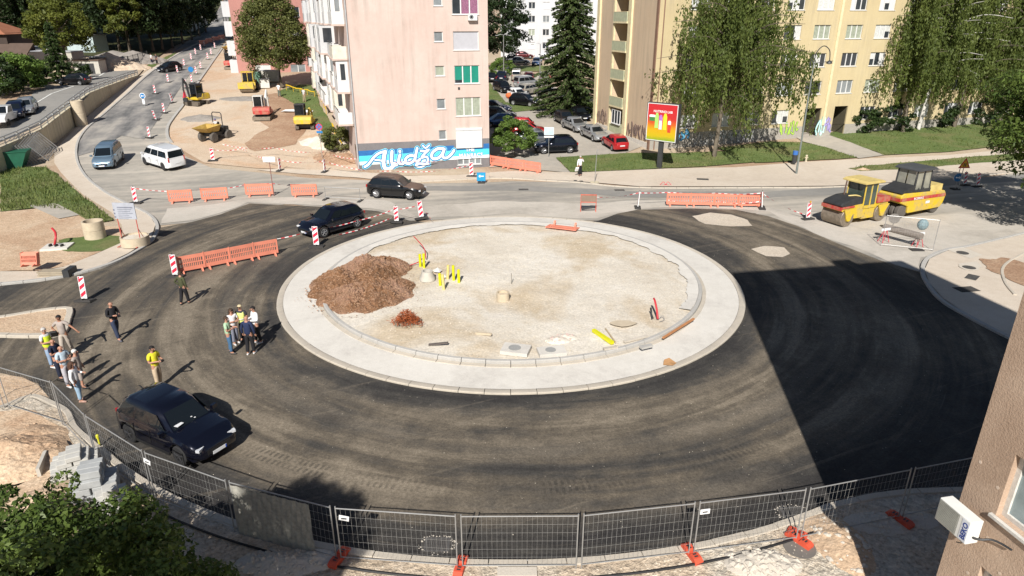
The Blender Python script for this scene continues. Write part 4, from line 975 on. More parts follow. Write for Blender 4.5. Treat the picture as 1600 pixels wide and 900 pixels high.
# ---- house at the left edge, sheds, walls
def left_house():
 b = P(22, 118, tzu); x, y, z = b.x, b.y, b.z - .3
 e = empty('house', (x - 9, y, z), R(4), 'house with brown tiled porch roof and orange tiled gable at the left edge', 'building')
 m = MB(); m.bx(-4, 0, 0, 11, 9, 3.6, 0); m.bx(-2, 2.2, 3.6, 7.6, 9, 6.4, 1); m.build('wall', [M_whitew, pm('dark_timber', (.05, .035, .028), .8)], e)
 m = MB(); m.add([(-5, -2.2, 3.5), (12.6, -2.2, 3.5), (11.2, 2.6, 4.9), (-5, 2.6, 4.9), (-5, -2.2, 3.3), (12.6, -2.2, 3.3), (11.2, 2.6, 4.7), (-5, 2.6, 4.7)], [(0, 1, 2, 3), (7, 6, 5, 4), (0, 4, 5, 1), (1, 5, 6, 2), (2, 6, 7, 3), (3, 7, 4, 0)]); m.build('porch_roof', M_roofb, e)
 m = MB(); m.add([(-3, 1.6, 6.2), (7.9, 1.6, 6.2), (7.9, 9.6, 6.2), (-3, 9.6, 6.2), (-1, 5.5, 8.6), (3.4, 5.5, 8.6)], [(0, 1, 5, 4), (1, 2, 5), (2, 3, 4, 5), (3, 0, 4), (3, 2, 1, 0)]); rf = m.build('roof', M_roofr, e)
 m = MB(); m.bx(1, 4, 7, 1.8, 4.8, 9.6); m.build('chimney', M_roofr, rf)
 for u in (2.0, 5.0, 8.2): window(e, lambda a, b_, c: (a, b_ - .16, c), u, 1.2, u + 1.2, 2.5, 2, M_glass)
 m = MB()
 for u in (-3, 1.5, 6, 11): m.bx(u, -2, 0, u + .2, -1.8, 3.4)
 m.build('porch_post', pm('pale_timber', (.3, .24, .18), .8), e)
left_house()
def solid_wall(name, pts, h, w, mat, label, cat, zf=tz, top=None, base=-.4, px=True, group=None):
 W = [P(a, b, zf)[:2] for a, b in pts] if px else pts; W = resample(W, 2.0); e = MB(); vs = []
 for i, p in enumerate(W):
  a, b = Vector(W[max(0, i - 1)]), Vector(W[min(len(W) - 1, i + 1)]); d = (b - a).normalized(); n = Vector((-d.y, d.x)); z = zf(*p)
  hh = h(p[1]) if callable(h) else h
  vs += [(p[0], p[1], z + base), (p[0], p[1], z + hh), (p[0] + n.x * w, p[1] + n.y * w, z + hh), (p[0] + n.x * w, p[1] + n.y * w, z + base)]
 N = len(W); fs = [(i * 4 + k, i * 4 + (k + 1) % 4, (i + 1) * 4 + (k + 1) % 4, (i + 1) * 4 + k) for i in range(N - 1) for k in range(4)] + [(0, 1, 2, 3), tuple((N - 1) * 4 + k for k in (3, 2, 1, 0))]
 e.add(vs, fs); o = e.build(name, mat); tag(o, label, cat, group); return o, W
WB = [(-60, 296), (0, 271), (75, 234), (140, 178), (180, 147), (217, 120)]
rw, RWL = solid_wall('retaining_wall', WB, lambda y: lift(y) + .15, .35, M_concw, 'cream concrete retaining wall rising beside the left pavement', 'wall')
# terrace behind the wall
Wt = [P(a, b)[:2] for a, b in WB]; d = Vector(Wt[-1]) - Vector(Wt[-2]); d.normalize()
Wt2 = [(p[0] - .2, p[1] + .1) for p in Wt]
edge = [P(x_, y_)[:2] for x_, y_ in ((232, 101), (252, 86), (272, 74), (296, 62), (318, 52), (332, 30), (344, 8), (356, -20))]
terr = Wt2 + [tuple(q) for q in edge] + [(edge[-1][0] - 4, edge[-1][1] + 120), (-430, 560), (-430, 30), (-70, 30)]
sheet('terrace_ground', terr, M_dirt, 0, tzu, px=False, step=4)
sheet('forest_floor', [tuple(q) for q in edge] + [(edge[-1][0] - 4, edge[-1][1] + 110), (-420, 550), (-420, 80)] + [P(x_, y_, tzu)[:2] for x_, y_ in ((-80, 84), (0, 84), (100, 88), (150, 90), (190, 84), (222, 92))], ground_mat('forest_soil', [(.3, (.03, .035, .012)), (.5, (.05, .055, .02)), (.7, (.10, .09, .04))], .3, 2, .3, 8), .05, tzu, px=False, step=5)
def SU(n, pts, m, dz, **k): return sheet(n, pts, m, dz, tzu, **k)
SU('road', [(0, 222), (60, 193), (130, 158), (200, 118), (214, 110), (205, 104), (165, 107), (150, 112), (108, 132), (55, 142), (45, 160), (0, 185)], M_road2, .04, step=3)
M_mark = pm('road_paint', (.60, .60, .57), .7, world=True)
SU('road_marking', [(57, 160.5), (115, 135), (115.8, 135.8), (57.6, 161.8)], M_mark, .06, step=3)
SU('road_marking', [(145, 122), (172, 108), (173, 108.6), (146, 123)], M_mark, .06, step=3)
# graffiti blot and railing on the retaining wall
def wall_rail():
 e = empty('wall_railing', (RWL[0][0], RWL[0][1], 0), 0, 'grey steel railing along the top of the cream retaining wall', 'railing')
 rl = MB(); W = resample([(p[0] - .1, p[1]) for p in RWL], 1.0)
 base = Vector((RWL[0][0], RWL[0][1], 0)); prev = None
 for i, p in enumerate(W):
  z = tz(*p) + lift(p[1]) + .15; q = Vector((p[0] - .05, p[1] + .1, z)) - base
  if i % 2 == 0: pm_ = MB(); pm_.box(q + Vector((0, 0, .4)), (.09, .09, .8)); pm_.build('post', M_metal, e)
  if prev is not None:
   for dz, r in ((.75, .05), (.45, .09), (.2, .03)): rl.cyl(prev + Vector((0, 0, dz)), q + Vector((0, 0, dz)), r, n=5)
  prev = q
 rl.build('rail', M_metal, e)
wall_rail()
# far part of the upper yard
def box_thing(name, px, py, dim, mats, label, cat, rz=0, zf=tz, roof=None):
 b = P(px, py, zf); e = empty(name, b, rz, label, cat); m = MB(); m.bx(-dim[0] / 2, 0, -.2, dim[0] / 2, dim[1], dim[2]); m.build('body', mats[0], e)
 if len(mats) > 1: m = MB(); m.bx(-dim[0] / 2 - .15, -.15, dim[2] + .003, dim[0] / 2 + .15, dim[1] + .15, dim[2] + .15); m.build('roof', mats[1], e)
 if len(mats) > 2: m = MB(); m.bx(-dim[0] * .3, -.03, 0, dim[0] * .3, -.003, dim[2] * .8); m.build('door', mats[2], e)
 return e
M_shed = pm('pale_shed', (.45, .43, .38), .8, world=True)
box_thing('shed', 138, 116, (3.6, 3, 2.0), [M_shed, M_roofb, M_dkmetal], 'small pale shed with dark door beside the gravel heaps', 'shed', R(10), tzu)
box_thing('metal_cabinet', 157, 110, (2.0, 1.6, 2.0), [M_dkmetal, M_greyw, M_base], 'dark metal cabinet next to the pale shed', 'cabinet', R(30), tzu)
box_thing('garage', 82, 150 - 42, (7, 4, 2.6), [M_shed, M_greyw, M_dkmetal], 'grey garage row behind the bushes at the left', 'garage', R(5), tzu)
box_thing('kiosk', 128, 82, (6, 4, 3.2), [pm('pale_blue_wall', (.42, .50, .50), .8, world=True), M_greyw], 'pale blue hut in the shade under the yellow green tree', 'hut', R(-8), tzu)
box_thing('shelter', 74, 72, (8, 3, 2.6), [pm('red_canopy', (.36, .06, .06), .7), pm('red_canopy', (.36, .06, .06), .7)], 'dark red roofed shelter behind the parked cars at the upper left', 'shelter', R(3), tzu)
# ------------------------------------------------------------------ cars
M_tyre = pm('tyre_rubber', (.018, .018, .019), .85)
M_rim = pm('alloy_rim', (.42, .42, .43), .35, metal=.6)
M_rimd = pm('dark_rim', (.08, .08, .085), .35, metal=.6)
M_cglass = pm('car_glass', (.008, .011, .014), .06, spec=.5, var=0)
M_light = pm('headlight_lens', (.55, .57, .60), .12, spec=.8, var=.2, vs=8)
M_tail = pm('tail_light', (.35, .012, .012), .2, spec=.7, var=0)
M_plate = pm('number_plate', (.66, .67, .68), .5, var=.04)
M_blueplate = pm('plate_blue', (.02, .07, .4), .5, var=0)
M_trim = pm('black_trim', (.014, .014, .015), .55, var=0)
M_seam = pm('door_gap', (.004, .004, .004), .9, var=0)
M_chrome = pm('bright_trim', (.5, .5, .5), .2, metal=.9, var=0)
def paint(name, c, metal=.35, rough=.28):
 return pm('paint_' + name, c, rough, metal=metal, var=.04, coat=.8, spec=.5)
PT = dict(black=paint('black', (.008, .008, .010)), navy=paint('navy', (.008, .012, .035)), darknavy=paint('darknavy', (.006, .007, .016), .5, .22), white=paint('white', (.66, .67, .68), 0), silver=paint('silver', (.34, .35, .36), .5), grey=paint('grey', (.16, .17, .18), .5), red=paint('red', (.42, .02, .025), .2), blue=paint('blue', (.02, .06, .16), .4), steelblue=paint('steelblue', (.17, .25, .33), .45), brown=paint('brown', (.035, .03, .028), .4), darkred=paint('darkred', (.10, .012, .015), .3), beige=paint('beige', (.36, .33, .28), .3), green=paint('green', (.02, .10, .07), .3), dusty=paint('dustybrown', (.009, .009, .010)))
def dusted():
 m = PT['dusty']; nt = m.node_tree; b = nt.nodes['Principled BSDF']; g = nt.nodes.new('ShaderNodeNewGeometry'); sp = nt.nodes.new('ShaderNodeSeparateXYZ'); nt.links.new(g.outputs['Normal'], sp.inputs[0])
 f = mathn(nt, 'MULTIPLY', rng_(nt, sp.outputs[2], .55, .85), rng_(nt, noise_node(nt, objc(nt), 2.2, 5), .3, .5, .6, 1)); nt.links.new(mix(nt, f, (.009, .009, .01), (.13, .085, .065)), b.inputs['Base Color']); nt.links.new(rng_(nt, f, 0, 1, .28, .9), b.inputs['Roughness']); nt.links.new(rng_(nt, f, 0, 1, .8, 0), b.inputs['Coat Weight']); nt.links.new(rng_(nt, f, 0, 1, .35, 0), b.inputs['Metallic'])
dusted()
CAR = {  # length, width, ground clearance, profile of the body top, roof keys, wheel radius, wheel x
 'suv': dict(L=4.5, W=1.86, wr=.36, wx=(-1.36, 1.36), top=[(-2.25, .80), (-2.2, 1.02), (-2.05, 1.08), (.85, 1.04), (1.75, .94), (2.1, .80), (2.25, .60)], gh=(-2.12, -1.62, .28, 1.08), belt=1.03, roof=1.64, tum=.17),
 'hatch': dict(L=4.15, W=1.76, wr=.32, wx=(-1.28, 1.28), top=[(-2.07, .72), (-2.0, .92), (-1.85, .98), (.85, .94), (1.6, .82), (1.95, .68), (2.07, .52)], gh=(-1.95, -1.38, .18, 1.05), belt=.93, roof=1.47, tum=.17),
 'sedan': dict(L=4.55, W=1.78, wr=.32, wx=(-1.36, 1.36), top=[(-2.27, .72), (-2.2, .95), (-1.5, .99), (-1.35, .98), (.85, .93), (1.75, .82), (2.1, .68), (2.27, .52)], gh=(-1.62, -.88, .22, 1.05), belt=.93, roof=1.44, tum=.2),
 'mpv': dict(L=4.4, W=1.82, wr=.33, wx=(-1.35, 1.4), top=[(-2.2, .8), (-2.15, 1.05), (-2.0, 1.12), (1.1, 1.06), (1.8, .92), (2.1, .74), (2.2, .56)], gh=(-2.14, -1.95, .55, 1.42), belt=1.08, roof=1.82, tum=.12),
 'van': dict(L=4.95, W=1.95, wr=.34, wx=(-1.55, 1.6), top=[(-2.47, .8), (-2.44, 1.1), (-2.3, 1.16), (1.45, 1.10), (2.05, .95), (2.35, .76), (2.47, .56)], gh=(-2.44, -2.3, .95, 1.78), belt=1.14, roof=1.92, tum=.13)}
def interp(x, P_):
 return float(np.interp(x, [p[0] for p in P_], [p[1] for p in P_]))
def make_car(kind, seams=True, rimmat=None, rails=False):
 c = CAR[kind]; L, Wd, wr, wx = c['L'], c['W'], c['wr'], c['wx']; hw = Wd / 2
 root = empty('car_' + kind, (0, 0, 0)); root.name = 'parked_car'
 # lower body: loft
 xs = sorted(set([round(x, 3) for x in list(np.linspace(-L / 2, L / 2, 19))] + [round(w + wr * 1.17 * k, 3) for w in wx for k in (-1, -.96, -.82, -.5, 0, .5, .82, .96, 1)] + [-L / 2 + .05, L / 2 - .05]))
 vs = []; q = 8
 for x in xs:
  e_ = 1 - abs(x) / (L / 2); wf = hw * (1 - .26 * (1 - min(1, e_ * 5)) ** 2 - .035 * abs(x / (L / 2)) ** 3)
  if e_ < .001: wf *= .93
  zl = .26 if abs(x) < L / 2 - .1 else .34
  for w in wx:
   dx = abs(x - w); ra = wr * 1.17
   if dx < ra: zl = max(zl, wr + math.sqrt(ra * ra - dx * dx) * .98)
  zt = interp(x, c['top']); zl = min(zl, zt - .12); zm = zl + (zt - zl) * .45; zs = max(zt - .16, zm + .02)
  sec = [(0, zl + (0 if zl < .4 else 0)), (wf * .93, zl), (wf * .995, zl + .04), (wf, zm), (wf * .985, zs), (wf * .93, zt - .03), (wf * .80, zt + .005), (0, zt + .035)]
  vs += [(x, y, z) for y, z in sec] + [(x, -y, z) for y, z in reversed(sec[1:-1])]
 k = 14; N = len(xs); fs = [(i * k + j, i * k + (j + 1) % k, (i + 1) * k + (j + 1) % k, (i + 1) * k + j) for i in range(N - 1) for j in range(k)]
 fs += [tuple(range(k)), tuple((N - 1) * k + j for j in range(k - 1, -1, -1))]
 mb = MB(); mb.add(vs, fs, 0)
 # greenhouse
 x0, x1, x2, x3 = c['gh']; belt, roof = c['belt'], c['roof']; wb, wt = hw * .93, hw * .93 - c['tum']
 rows = []
 for t, zz, in ((0, 0), (.5, .5), (.88, .9), (1, 1)):
  xa, xb = x0 + (x1 - x0) * (t ** .85), x3 + (x2 - x3) * (t ** .9); w = wb + (wt - wb) * t; z = belt - .04 + (roof - belt) * zz
  if t == 1: xa += .1; xb -= .12; w -= .1; z = roof
  rows.append((xa, xb, w, z))
 nx = 9; vs = []
 for (xa, xb, w, z) in rows:
  for i in range(nx):
   x = xa + (xb - xa) * i / (nx - 1); arch = .035 * math.sin(math.pi * i / (nx - 1)) if z > belt + .2 else 0
   b_ = .13 if i in (0, nx - 1) else 0
   vs += [(x, w - b_, z + arch), (x, -(w - b_), z + arch)]
 fs = []
 for r_ in range(3):
  for i in range(nx - 1):
   a = r_ * nx * 2 + i * 2; b_ = a + nx * 2
   fs += [(a, a + 2, b_ + 2, b_), (a + 1, b_ + 1, b_ + 3, a + 3)]
  a = r_ * nx * 2; b_ = a + nx * 2; fs += [(a, b_, b_ + 1, a + 1)]; a += (nx - 1) * 2; b_ = a + nx * 2; fs += [(a, a + 1, b_ + 1, b_)]
 t0 = 3 * nx * 2
 fs += [(t0 + i * 2, t0 + i * 2 + 2, t0 + i * 2 + 3, t0 + i * 2 + 1) for i in range(nx - 1)]
 mb.add(vs, fs, 0)
 mb.box((0, 0, .32), (L - .5, Wd * .78, .24), 1)
 body = mb.build('body', [PT['black'], M_trim], root, smooth=38)
 body.material_slots[0].link = 'OBJECT'; body.material_slots[0].material = PT['black']
 # glass, 6 mm proud of the pillars
 def side_pt(x, t, s, o=.008):   # t from 0 belt to 1 roof along the side
  if t <= .88: w = wb + (wt - wb) * t
  else: w = wb + (wt - wb) * t
  z = belt - .04 + (roof - belt) * (t / .88 * .9)
  return (x, s * (w + o), z)
 def xr(t): return x0 + (x1 - x0) * (t ** .85), x3 + (x2 - x3) * (t ** .9)
 splits = [.0, .36, .68, 1.0] if kind in ('suv', 'mpv', 'hatch') else [0, .30, .64, 1.0]
 if kind == 'van': splits = [.0, .36, .70, 1.0]
 for s in (1, -1):
  g = MB()
  for a, b_ in zip(splits, splits[1:]):
   pts = []
   T0, T1 = .14, .80
   def X(f, t):
    xa, xb = xr(t); return xa + .13 + (xb - xa - .26) * f
   f0, f1 = a + .012, b_ - .012
   nn = 4; vs = []
   for i in range(nn + 1):
    t = T0 + (T1 - T0) * i / nn
    vs += [side_pt(X(f0, t), t, s), side_pt(X(f1, t), t, s)]
   g.add(vs, [(2 * i, 2 * i + 1, 2 * i + 3, 2 * i + 2) for i in range(nn)])
  g.build('side_glass', M_cglass, root)
 def endglass(nm, front):
  m = MB(); vs = []; nn = 5
  for i in range(nn + 1):
   t = .10 + .72 * i / nn; xa, xb = xr(t); x = xb if front else xa; w = (wb + (wt - wb) * t) - .17; z = belt - .04 + (roof - belt) * (t / .88 * .9)
   o = .014 if front else -.014
   vs += [(x + o, w, z + .012), (x + o, -w, z + .012)]
  m.add(vs, [(2 * i, 2 * i + 1, 2 * i + 3, 2 * i + 2) for i in range(nn)]); return m.build(nm, M_cglass, root, smooth=True)
 endglass('windscreen', True); endglass('rear_window', False)
 # wheels
 for x in wx:
  for s in (1, -1):
   m = MB(); y = s * (hw - .12)
   m.lathe((x, y, wr), [(wr * .62, -.1), (wr * .9, -.105), (wr, -.075), (wr, .075), (wr * .9, .105), (wr * .62, .1)], 22, axis='Y')
   wo_ = m.build('wheel', M_tyre, root, smooth=35)
   r_ = MB(); yo = y + s * .085
   r_.lathe((x, yo, wr), [(wr * .64, -.02), (wr * .64, s * .022), (wr * .55, s * .02), (wr * .54, -.02)], 20, axis='Y')
   for k_ in range(5):
    an = k_ * 2 * math.pi / 5 + .3; d = Vector((math.cos(an), 0, math.sin(an))); p = Vector((x, yo + s * .012, wr))
    r_.cyl(p + d * .03, p + d * wr * .6, .032, .026, 6)
   r_.cyl((x, yo - .01, wr), (x, yo + s * .03, wr), .055, n=10)
   r_.build('rim', rimmat or M_rim, wo_)
   rd = MB(); rd.cyl((x, yo - s * .03, wr), (x, yo - s * .01, wr), wr * .6, n=16); rd.build('brake_disc', M_trim, wo_)
 # lights, plates, mirrors, trims
 zf = interp(L / 2 - .12, c['top'])
 for s in (1, -1):
  m = MB(); z = zf - .08
  x_ = L / 2 - .16; m.add([(x_ + .10, s * hw * .50, z - .02), (x_ + .10, s * hw * .50, z + .07), (x_ - .02, s * hw * .86, z + .09), (x_ - .02, s * hw * .86, z - .03), (x_ - .30, s * hw * .975, z + .09), (x_ - .26, s * hw * .975, z + .0),
    (x_ - .1, s * hw * .5, z - .02), (x_ - .1, s * hw * .5, z + .07), (x_ - .3, s * hw * .8, z + .0)], [(0, 1, 2, 3), (3, 2, 4, 5)])
  m2 = MB(); m2.box((L / 2 - .13, s * hw * .66, z + .02), (.14, hw * .30, .09), rz=-s * .35); m2.build('headlight', M_light, root, smooth=True)
  zb = c['belt'] - .12; m3 = MB(); m3.box((-L / 2 + .10, s * hw * .70, zb), (.12, hw * .2, .2 if kind != 'van' else .4), rz=s * .35); m3.build('tail_light', M_tail, root)
  m4 = MB(); m4.box((x3 - .28, s * (hw + .09), c['belt'] + .05), (.12, .2, .14), rz=s * .15); mi_ = m4.build('mirror', PT['black'], root); mi_.material_slots[0].link = 'OBJECT'; mi_.material_slots[0].material = PT['black']
 m = MB(); m.bx(L / 2 - .07, -.45, .42, L / 2 + .012, .45, .58); m.build('grille', M_trim, root)
 m = MB(); m.bx(L / 2 + .005, -.26, .36, L / 2 + .025, .26, .47); p_ = m.build('number_plate', M_plate, root)
 m = MB(); m.bx(L / 2 + .0255, .215, .36, L / 2 + .028, .26, .47); m.build('plate_band', M_blueplate, p_)
 m = MB(); m.bx(-L / 2 - .02, -.26, .62, -L / 2 - .0, .26, .73); m.build('number_plate', M_plate, root)
 m = MB()
 for s in (1, -1): m.box((0, s * (hw - .01), .31), (wx[1] - wx[0] - wr * 2.5, .05, .1))
 m.build('sill_trim', M_trim, root)
 if seams:
  m = MB()
  for s in (1, -1):
   for f in (splits[1], splits[2]):
    xa, xb = xr(.1); X_ = xa + .13 + (xb - xa - .26) * f; m.box((X_, s * (hw - .0), .68), (.014, .02, .5))
  m.build('door_gap', M_seam, root)
  h_ = MB()
  for s in (1, -1):
   for f in (splits[1], splits[2]):
    xa, xb = xr(.1); X_ = xa + .13 + (xb - xa - .26) * f; h_.box((X_ + .2, s * (hw + .004), .84), (.16, .03, .025))
  h_.build('door_handle', M_trim, root)
 if rails:
  m = MB()
  for s in (1, -1): m.tube([(x1 + .1, s * (wt - .03), roof - .01), (x1 + .2, s * (wt - .03), roof + .05), (x2 - .3, s * (wt - .03), roof + .06), (x2 - .15, s * (wt - .03), roof - .0)], .018, 5)
  m.build('roof_rail', M_chrome, root)
 return root
def recolour(o, col, rim=None):
 for ch in o.children:
  if ch.name.startswith(('body', 'mirror')): ch.material_slots[0].link = 'OBJECT'; ch.material_slots[0].material = PT[col]
PROTO = {k: None for k in CAR}; CU = {}
def car(kind, col, a, b=None, label='', head=None, side=1, group='cars parked between the blocks', zf=tz, name='parked_car', special=None):
 """a = pixel of the front wheel foot, b = rear wheel foot on the visible side (side 1 = the car's right)"""
 if special is not None: pr = special
 else:
  if PROTO[kind] is None: PROTO[kind] = make_car(kind)
  pr = PROTO[kind]
 hw = CAR[kind]['W'] / 2
 if b is not None:
  A, B = P(*a, zf), P(*b, zf); h = Vector((A.x - B.x, A.y - B.y)).normalized(); mid = (A + B) / 2
  rt = Vector((h.y, -h.x)) * side; c = Vector((mid.x - rt.x * (hw - .1), mid.y - rt.y * (hw - .1)))
  ang = math.atan2(h.y, h.x)
 else: c = P(*a, zf); ang = R(head)
 if special is None and CU.get(kind): o = copy_tree(pr)
 else: o = pr
 if special is None: CU[kind] = True
 c3 = Vector((c.x, c.y, 0)); f = Vector((math.cos(ang), math.sin(ang), 0)); s_ = Vector((-f.y, f.x, 0))
 zfz = lambda v: zf(v.x, v.y)
 zc = (zfz(c3 + f * 1.3) + zfz(c3 - f * 1.3)) / 2 + .045
 pt = -math.atan2(zfz(c3 + f * 1.3) - zfz(c3 - f * 1.3), 2.6); rl = math.atan2(zfz(c3 + s_ * .8) - zfz(c3 - s_ * .8), 1.6)
 o.rotation_mode = 'XYZ'; o.rotation_euler = (rl, pt, ang); o.location = (c3.x, c3.y, zc); o.name = name
 o['label'] = label; o['category'] = 'car'
 if group: o['group'] = group
 recolour(o, col); return o
# near and moving cars (their own meshes)
c = make_car('suv', rimmat=M_rimd); car('suv', 'darknavy', (283, 728), (208, 693), 'dark navy crossover car standing on the new asphalt close to the fence', side=1, group=None, name='car', special=c)
def extras_near(c):
 c.scale = (.94, .95, .97)
 m = MB(); m.box((.92, -.42, 1.16), (.16, .28, .01), rz=.2); m.box((.86, .1, 1.17), (.06, .05, .01)); m.box((.98, .15, 1.15), (.05, .05, .01)); m.build('paper_on_dashboard', M_plate, c)
 m = MB(); m.tube([(-1.5, 0, 1.62), (-1.62, 0, 1.70), (-1.75, 0, 1.70)], [.03, .025, .01], 6); m.build('roof_antenna', M_trim, c)
extras_near(c)
c = make_car('suv'); car('suv', 'darknavy', (507, 372), (558, 357), 'black crossover car driving beside the island with barrier tape in front', side=-1, group=None, name='car', special=c)
c = make_car('suv', rails=True); car('suv', 'dusty', (641, 313), (588, 310), 'dusty black off-road car with brown dust on its roof passing the mural', side=1, group=None, name='car', special=c)
c = make_car('van', rimmat=M_rimd); car('van', 'white', (224.5, 257), (262, 268.5), 'white passenger van with dark windows turning at the bend', side=-1, group=None, name='van', special=c); c['category'] = 'van'
c = make_car('mpv'); car('mpv', 'steelblue', (172, 257), None, 'grey blue family van driving towards the camera at the bend', head=-76, group=None, name='car', special=c)
c = make_car('hatch'); car('hatch', 'black', (266, 112), None, 'small black car coming down the street uphill on the left', head=-115, group=None, name='car', special=c)
# parked between the blocks
car('suv', 'darknavy', (851, 241.5), (889, 240), 'black crossover parked nearest the lawn by the square sign', side=-1)
car('suv', 'grey', (858, 229), (827, 230), 'grey car partly behind the round bush', side=1)
car('hatch', 'red', (838, 214), (812, 214), 'bright red low car between the grey car and the red and black one', side=1)
car('hatch', 'red', (796, 206), (818, 206), 'red car with dark windows beside the pink block', side=-1)
car('hatch', 'blue', (771, 200), (793, 199), 'blue car parked in the shade of the pink block', side=-1)
car('suv', 'black', (790, 190), (768, 190), 'black car second from the back in the shaded row', side=1)
car('sedan', 'navy', (780, 177), (760, 176), 'dark navy car rearmost in the shaded row at the pink block', side=1)
car('hatch', 'red', (942, 227), (957, 237), 'dark red hatchback in front of the balcony bay', side=-1)
car('sedan', 'silver', (925, 221), (911, 214), 'silver saloon parked next to the dark red hatchback', side=1)
car('sedan', 'silver', (896, 207), (882, 201), 'silver grey saloon second in the row beside the cream block', side=1)
car('hatch', 'brown', (878, 196), (867, 190), 'dark brown hatchback behind the two silver saloons', side=1)
car('sedan', 'black', (903, 190), (888, 182), 'black car in the shade of the conifer', side=1)
car('suv', 'black', (829, 168), (801, 165), 'black car with a round nose in the middle row', side=1)
car('hatch', 'white', (812, 158), (792, 152), 'white car behind the black one with an orange bag beside it', side=1)
car('suv', 'black', (784, 146), (772, 142), 'black and white estate car at the left end of the middle row', side=1)
car('mpv', 'silver', (842, 136), (812, 139), 'silver estate car in the back of the middle row', side=1)
car('suv', 'beige', (842, 147), (825, 150), 'pale silver car half hidden behind the lamp post', side=1)
car('suv', 'black', (838, 152), (852, 158), 'dark car beside the second lamp post', side=-1)
car('hatch', 'black', (851, 170), (872, 173), 'black car under the edge of the conifer', side=-1)
car('mpv', 'beige', (807, 125), None, 'beige car with its back turned in the far row by the grass', head=88)
car('hatch', 'darkred', (826, 126), None, 'dark red car with its back turned in the far row', head=92)
car('hatch', 'silver', (850, 126), None, 'light silver car with its back turned near the red bag', head=90)
car('suv', 'navy', (785, 126), None, 'dark blue car with its back turned at the foot of the lamp post', head=85)
car('sedan', 'black', (768, 127), None, 'dark car at the far left beside the pink block corner', head=95)
car('hatch', 'blue', (839, 102), None, 'blue car parked in front of the white block', head=-100)
car('sedan', 'grey', (820, 101), (802, 101), 'grey car parked in front of the white block', side=1)
car('sedan', 'black', (812, 96), (792, 96), 'black car in the rear line before the white block', side=1)
car('sedan', 'white', (858, 95), (840, 94), 'white car at the right end before the white block', side=1)
car('hatch', 'darkred', (826, 92), (812, 92), 'dark red car deep in the rear line', side=1)
# left side, on the upper road
G2 = 'cars on the upper road at the left'
car('hatch', 'black', (117, 133), None, 'dark car parked beside the conical tree on the upper road', head=178, zf=tzu, group=G2)
car('hatch', 'silver', (44, 176), None, 'silver hatchback parked on the upper road beside a dark one', head=-65, zf=tzu, group=G2)
car('hatch', 'navy', (28, 182), None, 'dark blue hatchback between the silver car and the white pickup', head=-65, zf=tzu, group=G2)
car('sedan', 'silver', (62, 84), None, 'silver car in the yard below the red shelter', head=-70, zf=tzu, group=G2)
car('hatch', 'white', (80, 79), None, 'white car in the yard next to the silver one', head=-70, zf=tzu, group=G2)
def pickup():
 b = P(8, 195, tzu); e = empty('pickup_truck', b + Vector((0, 0, .1)), R(-70), 'white pickup truck at the left edge of the upper road', 'truck')
 m = MB(); m.prism([(-2.4, .45), (2.5, .45), (2.55, .8), (1.9, 1.1), (1.3, 1.2), (.75, 1.8), (-.4, 1.85), (-.5, 1.0), (-2.4, 1.0)], -.85, .85, 'Y'); m.build('body', PT['white'], e)
 m = MB(); m.prism([(1.2, 1.22), (.75, 1.72), (-.3, 1.77), (-.35, 1.2)], -.86, .86, 'Y'); m.add([(1.34, -.75, 1.22), (1.34, .75, 1.22), (.8, .7, 1.78), (.8, -.7, 1.78)], [(0, 1, 2, 3)]); m.build('cab_glass', M_cglass, e)
 for x in (-1.5, 1.6):
  for s in (1, -1): m = MB(); m.lathe((x, s * .78, .34), [(.2, -.1), (.34, -.1), (.34, .1), (.2, .1)], 16, axis='Y'); m.build('wheel', M_tyre, e)
pickup()
for px, py, col, lb in ((527 - 150, 18, 'white', 'far white car on the parallel lane behind the lamp posts'), (380, 8, 'silver', 'far silver car at the top of the parallel lane')):
 car('hatch', col, (px, py), None, lb, head=-100, group='far cars on the hill lane')
cc = car('van', 'white', (352, 28), None, 'far white van on the shaded street at the top left', head=-100, group=None, name='van') if False else None
